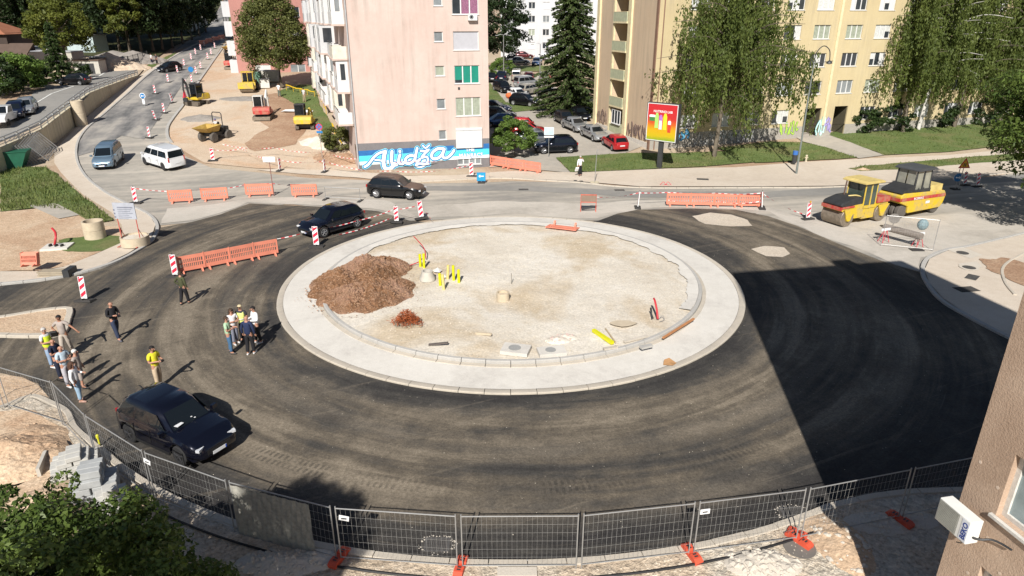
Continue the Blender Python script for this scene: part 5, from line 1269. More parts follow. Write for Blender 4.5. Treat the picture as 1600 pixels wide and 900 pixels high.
# ------------------------------------------------------------------ construction machines
M_ymach = mpaint('machine_yellow', (.60, .42, .02))
M_ydust = pm('dusty_yellow', (.55, .43, .16), .6, var=.15, vs=2)
M_redm = mpaint('machine_red', (.42, .03, .03))
M_steel = pm('worn_steel_drum', (.24, .20, .155), .5, metal=.4, var=.25, vs=5)
M_wmach = pm('machine_white', (.62, .61, .57), .5, var=.1)
M_hood = pm('black_hood', (.03, .031, .033), .55, var=.2)
M_mud = pm('muddy_track', (.12, .10, .08), .9, var=.2)
def two_px(a, b):
 A, B = P(*a), P(*b); d = Vector((B.x - A.x, B.y - A.y)); return A, B, math.atan2(d.y, d.x), d.length
def tandem_roller(x, y, ang):
 e = empty('tandem_roller', (x, y, tz(x, y) + .01), ang, 'yellow tandem drum roller with a cab and black bonnet standing on the pale strip', 'road roller'); e.scale = (.98,) * 3
 # local +x = front (bonnet end)
 for X in (1.75, -1.6):
  m = MB(); m.lathe((X, 0, .62), [(.5, -.84), (.60, -.84), (.62, -.82), (.62, .82), (.60, .84), (.5, .84)], 36, axis='Y'); d = m.build('drum', M_steel, e, smooth=35)
  m = MB(); m.lathe((X, 0, .62), [(.1, -.80), (.5, -.80), (.5, -.79), (.5, .79), (.5, .80), (.1, .80)], 24, axis='Y'); m.build('drum_side', M_ymach, d)
  for s in (1, -1):
   m = MB(); m.prism([(X - .62, 1.25), (X + .5, 1.25), (X + .3, .85), (X + .16, .45), (X - .16, .45), (X - .35, .85)], s * .86, s * .94, 'Y'); m.cyl((X, s * .84, .62), (X, s * .98, .62), .2, n=14); m.build('yoke', M_ymach, e)
 m = MB(); m.prism([(1.0, .5), (2.35, 1.15), (2.42, 1.3), (2.3, 1.42), (.8, 1.5), (.25, 1.45), (.2, .5)], -.78, .78, 'Y'); m.build('front_frame', M_ymach, e)
 m = MB(); m.prism([(.35, 1.46), (2.35, 1.36), (2.5, 1.55), (2.3, 1.72), (1.3, 1.95), (.4, 1.95)], -.80, .80, 'Y'); b_ = m.build('bonnet', M_hood, e); bv = b_.modifiers.new('b', 'BEVEL'); bv.width = .08; bv.segments = 2
 m = MB(); m.bx(2.38, -.82, 1.2, 2.5, .82, 1.42); m.bx(1.2, -.835, 1.32, 2.4, -.812, 1.45); m.bx(1.2, .812, 1.32, 2.4, .835, 1.45); m.build('red_band', M_redm, e)
 m = MB(); m.bx(-1.0, -.72, .35, .2, .72, 1.1); m.bx(-2.35, -.7, .95, -1.0, .7, 1.35); m.build('rear_frame', M_ymach, e)
 m = MB(); m.bx(-2.4, -.78, 1.36, -1.1, .78, 1.75); b_ = m.build('rear_cover', M_redm, e)
 m = MB()
 for X, Y in ((.25, .72), (.25, -.72), (-.95, .72), (-.95, -.72), (-.35, .76), (-.35, -.76)): m.cyl((X, Y, 1.1), (X * .95, Y * .98, 2.85), .05, n=6)
 m.bx(-1.0, -.78, 1.1, .3, -.70, 1.3); m.bx(-1.0, .70, 1.1, .3, .78, 1.3); m.bx(.22, -.7, 1.1, .3, .7, 1.5); m.build('cab_frame', M_ymach, e)
 m = MB()
 for s in (1, -1): m.add([(-.9, s * .735, 1.32), (.2, s * .735, 1.32), (.18, s * .73, 2.8), (-.86, s * .73, 2.8)], [(0, 1, 2, 3)])
 m.add([(.25, -.68, 1.5), (.25, .68, 1.5), (.2, .66, 2.8), (.2, -.66, 2.8)], [(0, 1, 2, 3)]); m.add([(-.97, -.68, 1.5), (-.97, .68, 1.5), (-.9, .66, 2.8), (-.9, -.66, 2.8)], [(0, 1, 2, 3)]); m.build('cab_glass', pm('tinted_cab_glass', (.05, .07, .06), .08, spec=.8, var=.2), e)
 m = MB(); m.prism([(-1.3, 2.85), (.62, 2.85), (.62, 2.93), (.35, 3.03), (-1.05, 3.03), (-1.3, 2.93)], -.95, .95, 'Y'); m.build('cab_roof', M_ydust, e)
 m = MB(); m.cyl((1.0, -.35, 1.9), (.8, -.45, 2.9), .05, n=7); m.build('exhaust_pipe', pm('rusty_pipe', (.10, .06, .045), .7), e)
 m = MB(); m.tube(catmull([(1.1, .1, 1.96), (.7, .4, 2.02), (.35, .5, 1.9)], 4), .05, 6); m.build('hose', M_ydust, e)
 m = MB(); m.bx(-.55, -.3, 1.1, -.1, .3, 1.6); m.bx(-.62, -.3, 1.6, -.5, .3, 2.1); m.build('seat', M_trim, e)
 return e
A, B, an, L_ = two_px((1432 - 133, 353), (1366, 342))
def toward(px_front, px_rear): A, B = P(*px_front), P(*px_rear); return math.atan2(A.y - B.y, A.x - B.x)
cA, cB = P(1302, 351), P(1360, 341); cm = (cA + cB) / 2; tandem_roller(cm.x + .1, cm.y + .1, math.atan2(cA.y - cB.y, cA.x - cB.x))
def tyre_roller(x, y, ang):
 e = empty('tyre_roller', (x, y, tz(x, y) + .01), ang, 'large yellow pneumatic tyre roller with a dark cab and a red side band', 'road roller'); e.scale = (.94,) * 3
 m = MB(); m.prism([(-2.55, .75), (-2.3, .45), (1.35, .38), (1.45, .9), (2.35, 1.25), (2.42, 1.75), (2.1, 1.95), (-2.5, 1.75), (-2.75, 1.4)], -.95, .95, 'Y'); b_ = m.build('body', M_ymach, e); bv = b_.modifiers.new('b', 'BEVEL'); bv.width = .06; bv.segments = 2
 m = MB(); m.prism([(1.0, 1.96), (2.15, 1.86), (2.35, 1.95), (2.2, 2.1), (1.0, 2.45)], -.88, .88, 'Y'); m.bx(.2, -.88, 1.86, 1.0, .88, 2.0); m.build('bonnet', M_hood, e)
 m = MB()
 for s in (1, -1):
  m.add([(-2.6, s * .975, 1.3), (2.4, s * .975, 1.38), (2.4, s * .975, 1.62), (-2.6, s * .975, 1.55)], [(0, 1, 2, 3)])
 m.bx(2.43, -.95, 1.35, 2.45, .95, 1.6); m.build('red_band', M_redm, e)
 text_mesh('side_lettering', 'BOMAG', .26, M_plate, e, (1.0, .985, 1.37), (math.pi / 2, 0, math.pi), .004, .004, sx=1.2)
 m = MB()
 for X, Y in ((.95, .8), (.95, -.8), (-.75, .8), (-.75, -.8), (.1, .82), (.1, -.82)): m.cyl((X, Y, 1.8), (X * .93, Y * .95, 3.5), .06, n=6)
 m.bx(-.85, -.86, 1.8, 1.0, -.78, 2.1); m.bx(-.85, .78, 1.8, 1.0, .86, 2.1); m.bx(.92, -.8, 1.9, 1.0, .8, 2.35); m.bx(-.85, -.8, 1.8, -.77, .8, 2.3); m.build('cab_frame', M_dkmetal, e)
 m = MB(); m.prism([(-1.0, 3.48), (1.1, 3.48), (1.1, 3.56), (.8, 3.68), (-.8, 3.68), (-1.0, 3.56)], -.98, .98, 'Y'); m.build('cab_roof', pm('dark_roof', (.06, .063, .068), .7), e)
 gm = pm('bright_cab_glass', (.24, .24, .20), .1, spec=.8, var=.3, vs=1.2)
 m = MB()
 for s in (1, -1): m.add([(-.7, s * .80, 2.1), (.0, s * .80, 2.1), (.0, s * .77, 3.44), (-.64, s * .77, 3.44)], [(0, 1, 2, 3)]); m.add([(.2, s * .80, 2.1), (.86, s * .80, 2.1), (.83, s * .77, 3.44), (.2, s * .77, 3.44)], [(0, 1, 2, 3)])
 m.add([(.95, -.7, 2.36), (.95, -.05, 2.36), (.9, -.05, 3.44), (.9, -.68, 3.44)], [(0, 1, 2, 3)]); m.add([(.95, .05, 2.36), (.95, .7, 2.36), (.9, .68, 3.44), (.9, .05, 3.44)], [(0, 1, 2, 3)]); m.build('cab_glass', gm, e)
 m = MB(); m.bx(-.9, .97, .95, -.45, .985, 1.15); m.build('decal', M_plate, e)
 for hx in (-.2, .35): m = MB(); m.tube(catmull([(hx, .7, 1.9), (hx + .15, .85, 2.2), (hx + .3, .8, 1.9)], 4), .025, 5); m.build('hose', M_trim, e)
 m = MB(); m.bx(-2.3, -.8, 1.76, -.9, .8, 2.25); m.build('rear_tank', M_ydust, e)
 m = MB(); m.tube([(-2.6, -.7, 1.8), (-2.65, -.7, 2.75), (-1.9, -.7, 2.75), (-1.8, -.7, 2.2)], .03, 6); m.build('handrail', M_dkmetal, e)
 for X, n_, w0 in ((1.75, 4, .42), (-1.95, 4, .42)):
  for k in range(n_):
   y_ = (k - (n_ - 1) / 2) * w0; m = MB(); m.lathe((X, y_, .52), [(.26, -.17), (.46, -.17), (.52, -.12), (.52, .12), (.46, .17), (.26, .17)], 22, axis='Y'); w = m.build('wheel', pm('dusty_tyre', (.10, .09, .08), .9), e, smooth=35)
   m = MB(); m.cyl((X, y_ - .12, .52), (X, y_ + .12, .52), .27, n=16); m.build('rim', pm('dusty_rim', (.20, .18, .16), .7), w)
 return e
cA, cB = P(1386, 341), P(1450, 330); cm = (cA + cB) / 2; tyre_roller(cm.x + .1, cm.y + .35, math.atan2(cA.y - cB.y, cA.x - cB.x))
def excavator(px, py, head, arm_head, body, cabm, label, scale=1, arm='fold', blade=True, cab=True, canopy=False, zf=tz, armcol=None, extra=None):
 b = P(px, py); e = empty('mini_excavator', b, R(head), label, 'excavator', 'excavators and dumpers on the works strip'); e.scale = (scale,) * 3
 for s in (1, -1):
  m = MB(); m.prism([(-1.05, .12), (-.9, 0), (.9, 0), (1.05, .12), (1.05, .38), (.9, .5), (-.9, .5), (-1.05, .38)], s * .62, s * .98, 'Y'); m.build('track', M_mud, e)
 m = MB(); m.bx(-.7, -.6, .2, .7, .6, .55); m.cyl((0, 0, .5), (0, 0, .7), .5, n=16); m.build('undercarriage', M_dkmetal, e)
 if blade: m = MB(); m.bx(1.25, -.98, .02, 1.33, .98, .42); m.bx(.7, -.4, .2, 1.26, -.28, .3); m.bx(.7, .28, .2, 1.26, .4, .3); m.build('dozer_blade', M_steel, e)
 up = MB(); pr = [(-1.35, .72), (-1.0, .68), (.85, .68), (.9, 1.0), (.1, 1.05), (-.1, 1.45), (-1.2, 1.45), (-1.4, 1.15)]
 a = R(arm_head - head); M_ = Matrix.Rotation(a, 4, 'Z')
 up.prism(pr, -.95, .95, 'Y'); u = up.build('upper_body', body, e); u.matrix_local = M_; bv = u.modifiers.new('b', 'BEVEL'); bv.width = .09; bv.segments = 2
 m = MB(); m.bx(-1.41, -.8, .7, -1.2, .8, 1.0); c_ = m.build('counterweight', body, e); c_.matrix_local = M_
 if cab:
  m = MB(); x0, x1, y0, y1, z0, z1 = -.25, .85, .0, .92, 1.0, 2.55
  for X in (x0, x1):
   for Y in (y0, y1): m.cyl((X, Y, z0), (X, Y, z1), .045, n=6)
  m.bx(x0 - .06, y0 - .06, z1, x1 + .06, y1 + .06, z1 + .08); m.bx(x0, y0, z0, x1, y0 + .03, z0 + .5); m.bx(x0, y1 - .03, z0, x1, y1, z0 + .5); c2 = m.build('cab', cabm, e); c2.matrix_local = M_
  m = MB(); m.bx(x0 + .03, y0 + .03, z0 + .4, x1 - .03, y1 - .03, z1 - .02); g = m.build('cab_glass', M_cglass, c2)
 if canopy:
  m = MB()
  for X, Y in ((-.3, -.6), (-.3, .6), (.5, -.6), (.5, .6)): m.cyl((X, Y, 1.0), (X, Y, 2.3), .04, n=6)
  m.bx(-.45, -.7, 2.3, .65, .7, 2.38); m.bx(-.3, -.3, 1.2, .0, .3, 1.8); c2 = m.build('canopy', cabm, e); c2.matrix_local = M_
 am = armcol or body
 if arm == 'fold': pts = [(.9, -.2, 1.0), (1.5, -.2, 2.4), (2.4, -.2, 3.0), (2.7, -.2, 1.5), (2.9, -.2, .6)]
 elif arm == 'low': pts = [(.9, -.2, 1.0), (1.9, -.2, 1.9), (2.9, -.2, 1.5), (3.3, -.2, .5), (3.2, -.2, .2)]
 else: pts = [(.9, -.2, 1.0), (1.1, -.2, 2.6), (1.5, -.2, 3.3), (1.7, -.2, 2.0), (1.6, -.2, .9)]
 m = MB(); m.tube(pts[:3], [.13, .15, .11], 6); ar = m.build('boom', am, e); ar.matrix_local = M_
 m = MB(); m.tube(pts[2:], [.11, .09, .08], 6); m.cyl(Vector(pts[1]) + Vector((.15, 0, .1)), Vector(pts[2]) + Vector((.1, 0, -.5)), .04, n=6); st = m.build('stick', am, e); st.matrix_local = M_
 ex, ey, ez = pts[-1]; m = MB(); m.prism([(ex - .1, ez + .15), (ex + .15, ez), (ex + .1, ez - .35), (ex - .25, ez - .45), (ex - .5, ez - .25), (ex - .35, ez - .2), (ex - .15, ez - .25)], ey - .3, ey + .3, 'Y'); bk = m.build('bucket', M_dkmetal, e); bk.matrix_local = M_
 return e
excavator(309, 164, 160, 250, M_ymach, M_dkmetal, 'dark mini excavator with yellow engine cover and folded arm beside the street kerb', 1.0, 'up', armcol=M_dkmetal)
excavator(413, 186, -85, 100, M_redm, M_wmach, 'red and white mini excavator seen from behind in the red soil', 1.0, 'fold', armcol=M_wmach)
excavator(478, 201, 100, 95, M_ymach, M_dkmetal, 'yellow mini excavator with dark cab digging beside the pink block', 1.0, 'low')
excavator(363, 108, -85, 95, M_redm, M_dkmetal, 'small red and white excavator further up the works strip', .95, 'fold', armcol=M_wmach)
excavator(371, 92, 100, 130, M_ymach, M_dkmetal, 'small yellow excavator near the top of the works strip by the tree', .8, 'low', cab=False, canopy=True)
def dumper(px, py, head, label, scale=1, driver=True):
 b = P(px, py); e = empty('site_dumper', b, R(head), label, 'dumper', 'excavators and dumpers on the works strip'); e.scale = (scale,) * 3
 m = MB(); m.add([(.1, -.8, 1.0), (1.2, -.6, .95), (1.2, .6, .95), (.1, .8, 1.0), (-.15, -1.0, 1.65), (2.0, -.9, 1.45), (2.0, .9, 1.45), (-.15, 1.0, 1.65),
   (.0, -.88, 1.6), (1.75, -.78, 1.42), (1.75, .78, 1.42), (.0, .88, 1.6), (.2, -.6, 1.08), (1.1, -.5, 1.04), (1.1, .5, 1.04), (.2, .6, 1.08)],
   [(3, 2, 1, 0), (0, 1, 5, 4), (1, 2, 6, 5), (2, 3, 7, 6), (3, 0, 4, 7), (4, 5, 9, 8), (5, 6, 10, 9), (6, 7, 11, 10), (7, 4, 8, 11), (8, 9, 13, 12), (9, 10, 14, 13), (10, 11, 15, 14), (11, 8, 12, 15), (12, 13, 14, 15)]); m.build('skip', pm('ochre_skip', (.40, .27, .07), .6, var=.2), e)
 m = MB(); m.bx(-1.6, -.5, .5, .9, .5, .85); m.bx(-1.6, -.55, .85, -.6, .55, 1.3); m.build('chassis', M_dkmetal, e)
 m = MB(); m.tube([(-.75, -.6, .85), (-.75, -.6, 2.6), (-.75, -.45, 2.75), (-.75, .45, 2.75), (-.75, .6, 2.6), (-.75, .6, .85)], .05, 7); m.build('roll_bar', M_dkmetal, e)
 m = MB(); m.bx(-.65, -.25, 1.1, -.2, .25, 1.35); m.bx(-.72, -.25, 1.3, -.6, .25, 1.8); m.build('seat', M_trim, e)
 for X, r_ in ((.9, .48), (-1.2, .48)):
  for s in (1, -1): m = MB(); m.lathe((X, s * .75, r_), [(.2, -.18), (.42, -.18), (r_, -.12), (r_, .12), (.42, .18), (.2, .18)], 20, axis='Y'); w = m.build('wheel', pm('dusty_tyre', (.10, .09, .08), .9), e, smooth=35); m = MB(); m.cyl((X, s * .63, r_), (X, s * .9, r_), .2, n=12); m.build('rim', M_wmach, w)
 return e
dumper(336, 219, -110, 'ochre site dumper with an empty skip and a roll bar facing the road')
dumper(361, 84, -100, 'grey site dumper with a roll bar far up the works strip', .9)
def drum_roller(px, py, head):
 b = P(px, py); e = empty('single_drum_roller', b, R(head), 'bright yellow single drum roller on the works strip', 'road roller'); e.scale = (.9,) * 3
 m = MB(); m.lathe((1.3, 0, .7), [(.6, -.95), (.7, -.93), (.7, .93), (.6, .95)], 30, axis='Y'); m.build('drum', M_steel, e, smooth=35)
 m = MB(); m.bx(.4, -1.1, .5, 2.1, -.97, .95); m.bx(.4, .97, .5, 2.1, 1.1, .95); m.bx(2.0, -1.1, .6, 2.15, 1.1, 1.5); m.bx(.3, -1.1, .6, .5, 1.1, 1.4); m.bx(-2.2, -.85, .7, .0, .85, 1.6); m.build('frame', M_ymach, e)
 m = MB()
 for X, Y in ((.2, .8), (.2, -.8), (-.9, .8), (-.9, -.8)): m.cyl((X, Y, 1.4), (X, Y, 2.8), .06, n=6)
 m.bx(-1.05, -.95, 2.8, .35, .95, 2.92); m.bx(.15, -.04, 1.4, .22, .04, 2.8); m.build('cab_frame', M_ymach, e)
 m = MB(); m.bx(-.8, -.7, 1.5, .1, .7, 2.7); m.build('cab_glass', M_cglass, e)
 for s in (1, -1): m = MB(); m.lathe((-1.3, s * .95, .7), [(.3, -.22), (.6, -.22), (.7, -.15), (.7, .15), (.6, .22), (.3, .22)], 20, axis='Y'); m.build('wheel', M_tyre, e, smooth=35)
drum_roller(390, 143, -82)
# ------------------------------------------------------------------ street works furniture
M_red = pm('signal_red', (.55, .02, .05), .5, var=.06)
M_sw = pm('signal_white', (.74, .74, .74), .5, var=.05)
M_orange = pm('barrier_orange', (.64, .22, .145), .6, var=.10, vs=1.5, world=True)
M_foot = pm('rubber_foot', (.045, .042, .04), .9)
M_rfoot = pm('red_foot', (.62, .09, .045), .6, var=.15)
M_galv = pm('fence_steel', (.38, .38, .375), .4, metal=.5, var=.1)
M_signblue = pm('sign_blue', (.02, .17, .42), .45, var=.05)
M_signyel = pm('sign_orange_yellow', (.75, .38, .02), .45, var=.05)
# -- delineator boards
def make_delineator():
 e = empty('delineator_board', (0, 0, 0)); tag(e, 'x', 'delineator')
 w, z0, z1 = .15, .14, 1.14
 m = MB(); m.bx(-w, -.025, z0, w, .025, z1);
 m.build('board', M_sw, e)
 m = MB(); sl = .30
 for k in range(3):
  a = z0 + .04 + k * .34
  q = [(-w + .02, a), (-w + .02, a + .17), (w - .02, a + .17 + sl * .6), (w - .02, a + sl * .6)]
  q = [(x, min(z1 - .02, max(z0 + .02, z))) for x, z in q]
  m.add([(x, -.028, z) for x, z in q], [(0, 1, 2, 3)])
 m.add([(-w + .02, -.028, z1 - .12), (-w + .02, -.028, z1 - .02), (-.02, -.028, z1 - .02)], [(0, 1, 2)])
 for f in list(m.f): pass
 n = len(m.v); back = [(x, .028, z) for x, _, z in m.v]; fs = list(m.f); m.add(back, fs)
 m.build('red_stripe', M_red, e)
 m = MB(); m.cyl((0, 0, z1), (0, 0, z1 + .07), .025, n=6); m.build('handle', M_dkmetal, e)
 m = MB(); m.prism([(-.42, 0), (.42, 0), (.40, .09), (.04, .10), (.04, z0 + .01), (-.04, z0 + .01), (-.04, .10), (-.40, .09)], -.2, .2, 'Y'); m.build('foot', M_foot, e)
 return e
DEL = make_delineator()
def delin(px, py, yaw, label, lean=0, sc=1, zf=tz, grp='red and white delineator boards', dz=0):
 b = P(px, py, zf); b.z += dz; return put(DEL, USED, b, 0, label, grp, rot=(R(lean), R(lean * .4), R(yaw)), scale=sc)
delin(133, 471, -8, 'red and white delineator board alone on the asphalt in front of the splitter island', -9, 1.12)
delin(275, 433, -4, 'delineator board at the left end of the long orange barrier', -3, 1.12)
delin(495, 386, -4, 'delineator board beside the island kerb in front of the black crossover', -2, 1.15)
delin(620, 350, -4, 'narrow delineator board standing on the back kerb of the island', 0, 1.0, dz=.1)
delin(659, 344, 24, 'leaning delineator board at the back of the island beside red tape', -8, 1.1, dz=.1)
delin(213, 318, -6, 'delineator board at the left end of the row of separate orange barriers', -2, 1.12)
delin(333, 252, 10, 'delineator board with red net beside the works strip behind the white van', 6, 1.1)
delin(438, 267, 75, 'thin edge on delineator board holding tape near the works strip', 0, 1)
delin(508, 269, 75, 'thin delineator board under the no stopping sign', 0, 1)
delin(737, 276, -6, 'delineator board in front of the mural next to the blue arrow sign', -5, 1.1)
delin(996, 325, 84, 'pale edge on delineator board at the left end of the far right barrier row', 4, 1.1)
delin(1190, 326, 80, 'edge on delineator board at the right end of the far right barrier row', -6, 1.15)
delin(1262, 343, 18, 'delineator board with an amber lamp beside the tandem roller', -2, 1.05)
delin(1507, 290, 12, 'leaning delineator board right of the blue round sign', -5, 1.0)
delin(1527, 292, 10, 'delineator board half behind the dark tree at the right', -5, 1.0)
mid = [(243, 147), (263, 129), (278, 114.5), (288, 103.5), (299, 94), (306, 86), (314, 79), (319, 73), (333, 68)]
ordn = ['nearest', 'second nearest', 'third', 'fourth', 'fifth', 'sixth', 'seventh', 'eighth', 'farthest']
for i, (x, y) in enumerate(mid): delin(x, y, -20, f'{ordn[i]} delineator board along the middle line of the uphill street', random.Random(i).uniform(-6, 4), 1.05, grp='delineator boards up the street')
side_ = [(234, 216), (244, 188), (257, 177), (270, 161), (291, 138), (300, 130), (307, 116), (314, 108), (325, 93), (330, 86), (336, 76)]
on2 = ['nearest', 'leaning', 'third', 'thin fourth', 'fifth', 'sixth', 'seventh', 'eighth', 'ninth', 'tenth', 'last']
for i, (x, y) in enumerate(side_): delin(x, y, -25 if i != 3 else 70, f'{on2[i]} delineator board along the works strip side of the uphill street', random.Random(i + 40).uniform(-7, 5) + (18 if i == 1 else 0), 1.05, grp='delineator boards up the street')
m = MB(); m.cyl((0, 0, 1.2), (0, 0, 1.34), .06, .05, 8); b = P(1262, 343); o = m.build('warning_lamp', pm('amber', (.5, .25, .03), .4)); o.location = b; tag(o, 'small amber warning lamp on the board beside the tandem roller', 'lamp')
# -- orange plastic barriers
def make_barrier():
 e = empty('plastic_barrier', (0, 0, 0)); tag(e, 'x', 'barrier')
 L, H_, t = 2.0, 1.0, .05; m = MB()
 m.bx(-L / 2, -t / 2, .80, L / 2, t / 2, H_); m.bx(-L / 2, -t / 2, .14, L / 2, t / 2, .34); m.bx(-L / 2, -t / 2, .34, -L / 2 + .12, t / 2, .80); m.bx(L / 2 - .12, -t / 2, .34, L / 2, t / 2, .80)
 n = 12
 for k in range(1, n): x = -L / 2 + .12 + (L - .24) * k / n; m.bx(x - .035, -t / 2 + .003, .34, x + .035, t / 2 - .003, .80)
 m.bx(-L / 2 + .12, -t / 2 - .012, .54, L / 2 - .12, t / 2 + .012, .59)
 m.cyl((-L / 2, 0, .2), (-L / 2, 0, 1.04), .045, n=8); m.cyl((L / 2, 0, .15), (L / 2, 0, .95), .04, n=8)
 m.build('panel', M_orange, e)
 for x in (-.72, .72): m = MB(); m.prism([(-.28, 0), (.28, 0), (.22, .08), (.05, .2), (-.05, .2), (-.22, .08)], x - .06, x + .06, 'X'); m.build('foot', M_orange, e)
 return e
BAR = make_barrier()
def barrier(a, b, n, labels, grp, zf=tz, sc=None, tilt=0):
 A, B = P(*a, zf), P(*b, zf); d = (B - A); L = d.length / n
 for k in range(n):
  c = A + d * ((k + .5) / n); c.z = zf(c.x, c.y) + .005; s = L / 2.0 * .995
  o = put(BAR, USED, c, 0, labels[k], grp, rot=(R(tilt), 0, math.atan2(d.y, d.x) + random.Random(k + int(a[0])).uniform(-.04, .04)), scale=(s, 1, 1.0))
GB = 'orange plastic barriers'
barrier((281, 429), (435, 398), 4, ['leftmost orange barrier of the long row left of the island', 'second orange barrier of the long row left of the island', 'third orange barrier of the long row left of the island', 'rightmost orange barrier of the long row left of the island'], GB)
barrier((265, 318), (302, 316), 1, ['faded orange barrier nearest the board at the bend'], GB)
barrier((316, 315), (357, 312), 1, ['orange barrier second from the board at the bend'], GB)
barrier((385, 307), (428, 306), 1, ['pinkish orange barrier beside the white backed sign post'], GB)
barrier((457, 308), (496, 307), 1, ['orange barrier just left of the low grey steel barrier'], GB)
barrier((1041, 322), (1190, 324.5), 4, ['leftmost orange barrier of the row on the far right', 'second orange barrier of the row on the far right', 'third orange barrier of the row on the far right', 'rightmost orange barrier of the row on the far right'], GB)
barrier((766, 259), (845, 271.5), 3, ['orange barrier against the corner of the pink block', 'orange barrier in front of the round bush', 'orange barrier reaching onto the footpath'], GB)
fb = [(300, 74), (312, 70.5), (322, 67), (331, 64), (340, 61.5), (349, 59.5)]
barrier((312, 72), (351, 60), 4, ['first red barrier closing the top of the street', 'second red barrier closing the top of the street', 'third red barrier closing the top of the street', 'last red barrier closing the top of the street'], 'far barriers across the street')
b = P(883, 360); o = put(BAR, USED, b + Vector((0, 0, .42)), 0, 'orange barrier lying flat on the island gravel', GB, rot=(R(86), 0, R(-22)), scale=(1, 1, 1))
o.location.z = .33
# stack of folded barriers and timber by the left pavement
for k in range(4):
 b = P(49, 428); put(BAR, USED, b + Vector((0, .07 * k, .5 - .08)), 0, ['front', 'second', 'third', 'rear'][k] + ' orange barrier of the bundle leaning by the left pavement', GB, rot=(R(-18), R(0), R(4)), scale=(.42, 1, .75))
# -- tape
M_tape = None
def tape_mat():
 m, nt, b = _new('barrier_tape'); at = nt.nodes.new('ShaderNodeAttribute'); at.attribute_name = 'rnd'
 col = mix(nt, at.outputs['Fac'], (.62, .60, .58), (.50, .05, .06)); nt.links.new(col, b.inputs['Base Color']); b.inputs['Roughness'].default_value = .5; return m
M_tape = tape_mat()
def tape(pts, label, sag=.25, wd=.03):
 V = []; Rn = []; seg = .22; s_acc = 0
 for A, B in zip(pts, pts[1:]):
  A, B = Vector(A), Vector(B); L = (B - A).length; n = max(2, int(L / seg))
  for i in range(n):
   q = []
   for t in (i / n, (i + 1) / n):
    p = A.lerp(B, t); p.z -= sag * 4 * t * (1 - t) * min(1, L / 6); tw = math.sin(t * L * 1.3 + A.x) * 1.2
    d = (B - A).normalized(); up = Vector((0, 0, 1)) * math.cos(tw) + d.cross(Vector((0, 0, 1))) * math.sin(tw); q += [p - up * wd, p + up * wd]
   V += [q[0], q[2], q[3], q[1]]; Rn += [float((s_acc + i) % 2)] * 4
  s_acc += n
 o = np_mesh('barrier_tape', np.array([tuple(v) for v in V]), 4, M_tape, np.array(Rn)); tag(o, label, 'tape', 'red and white barrier tapes'); return o
def H(px, py, h): p = P(px, py); return (p.x, p.y, p.z + h)
tape([H(213, 318, 1.2), H(265, 318, .95), H(302, 316, .9), H(316, 315, .95), H(357, 312, .9), H(385, 307, .95), H(428, 306, 1.0), H(457, 308, .95)], 'striped tape strung along the separate barriers at the bend', .12)
tape([H(436, 397, .95), H(495, 386, 1.15), H(558, 366, .9), H(620, 350, 1.1)], 'striped tape passing in front of the black crossover', .15)
tape([H(495, 386, .55), H(560, 370, .45), H(620, 350, .6)], 'second lower striped tape beside the black crossover', .1)
tape([H(620, 350, 1.0), H(659, 344, 1.1), H(676, 352, .3)], 'short tape hanging from the leaning board at the back of the island', .1)
tape([H(333, 252, 1.1), H(380, 247, .9), H(438, 267, 1.0), H(508, 269, 1.0), H(612, 276, .5), H(737, 276, 1.05)], 'long striped tape crossing in front of the works strip and mural', .3)
tape([H(350, 240, .9), H(430, 247, 1.0), H(508, 252, .9), H(560, 262, .8), H(640, 267, .9), H(715, 262, .9)], 'upper striped tape behind the boards before the mural', .25)
tape([H(921, 328, 1.0), H(960, 327, .9), H(996, 325, 1.15), H(1041, 322, 1.05), H(1078, 322, 1.0), H(1115, 323, 1.05), H(1153, 324, 1.0), H(1190, 326, 1.2)], 'striped tape running over the far right barrier row', .08)
tape([H(1041, 322, .5), H(1078, 322, .25), H(1115, 323, .5), H(1153, 324, .3), H(1190, 326, .6)], 'striped tape looped across the front of the far right barriers', .2)
tape([H(1190, 326, 1.1), H(1262, 343, .3)], 'slack tape from the barrier row to the roller', .3)
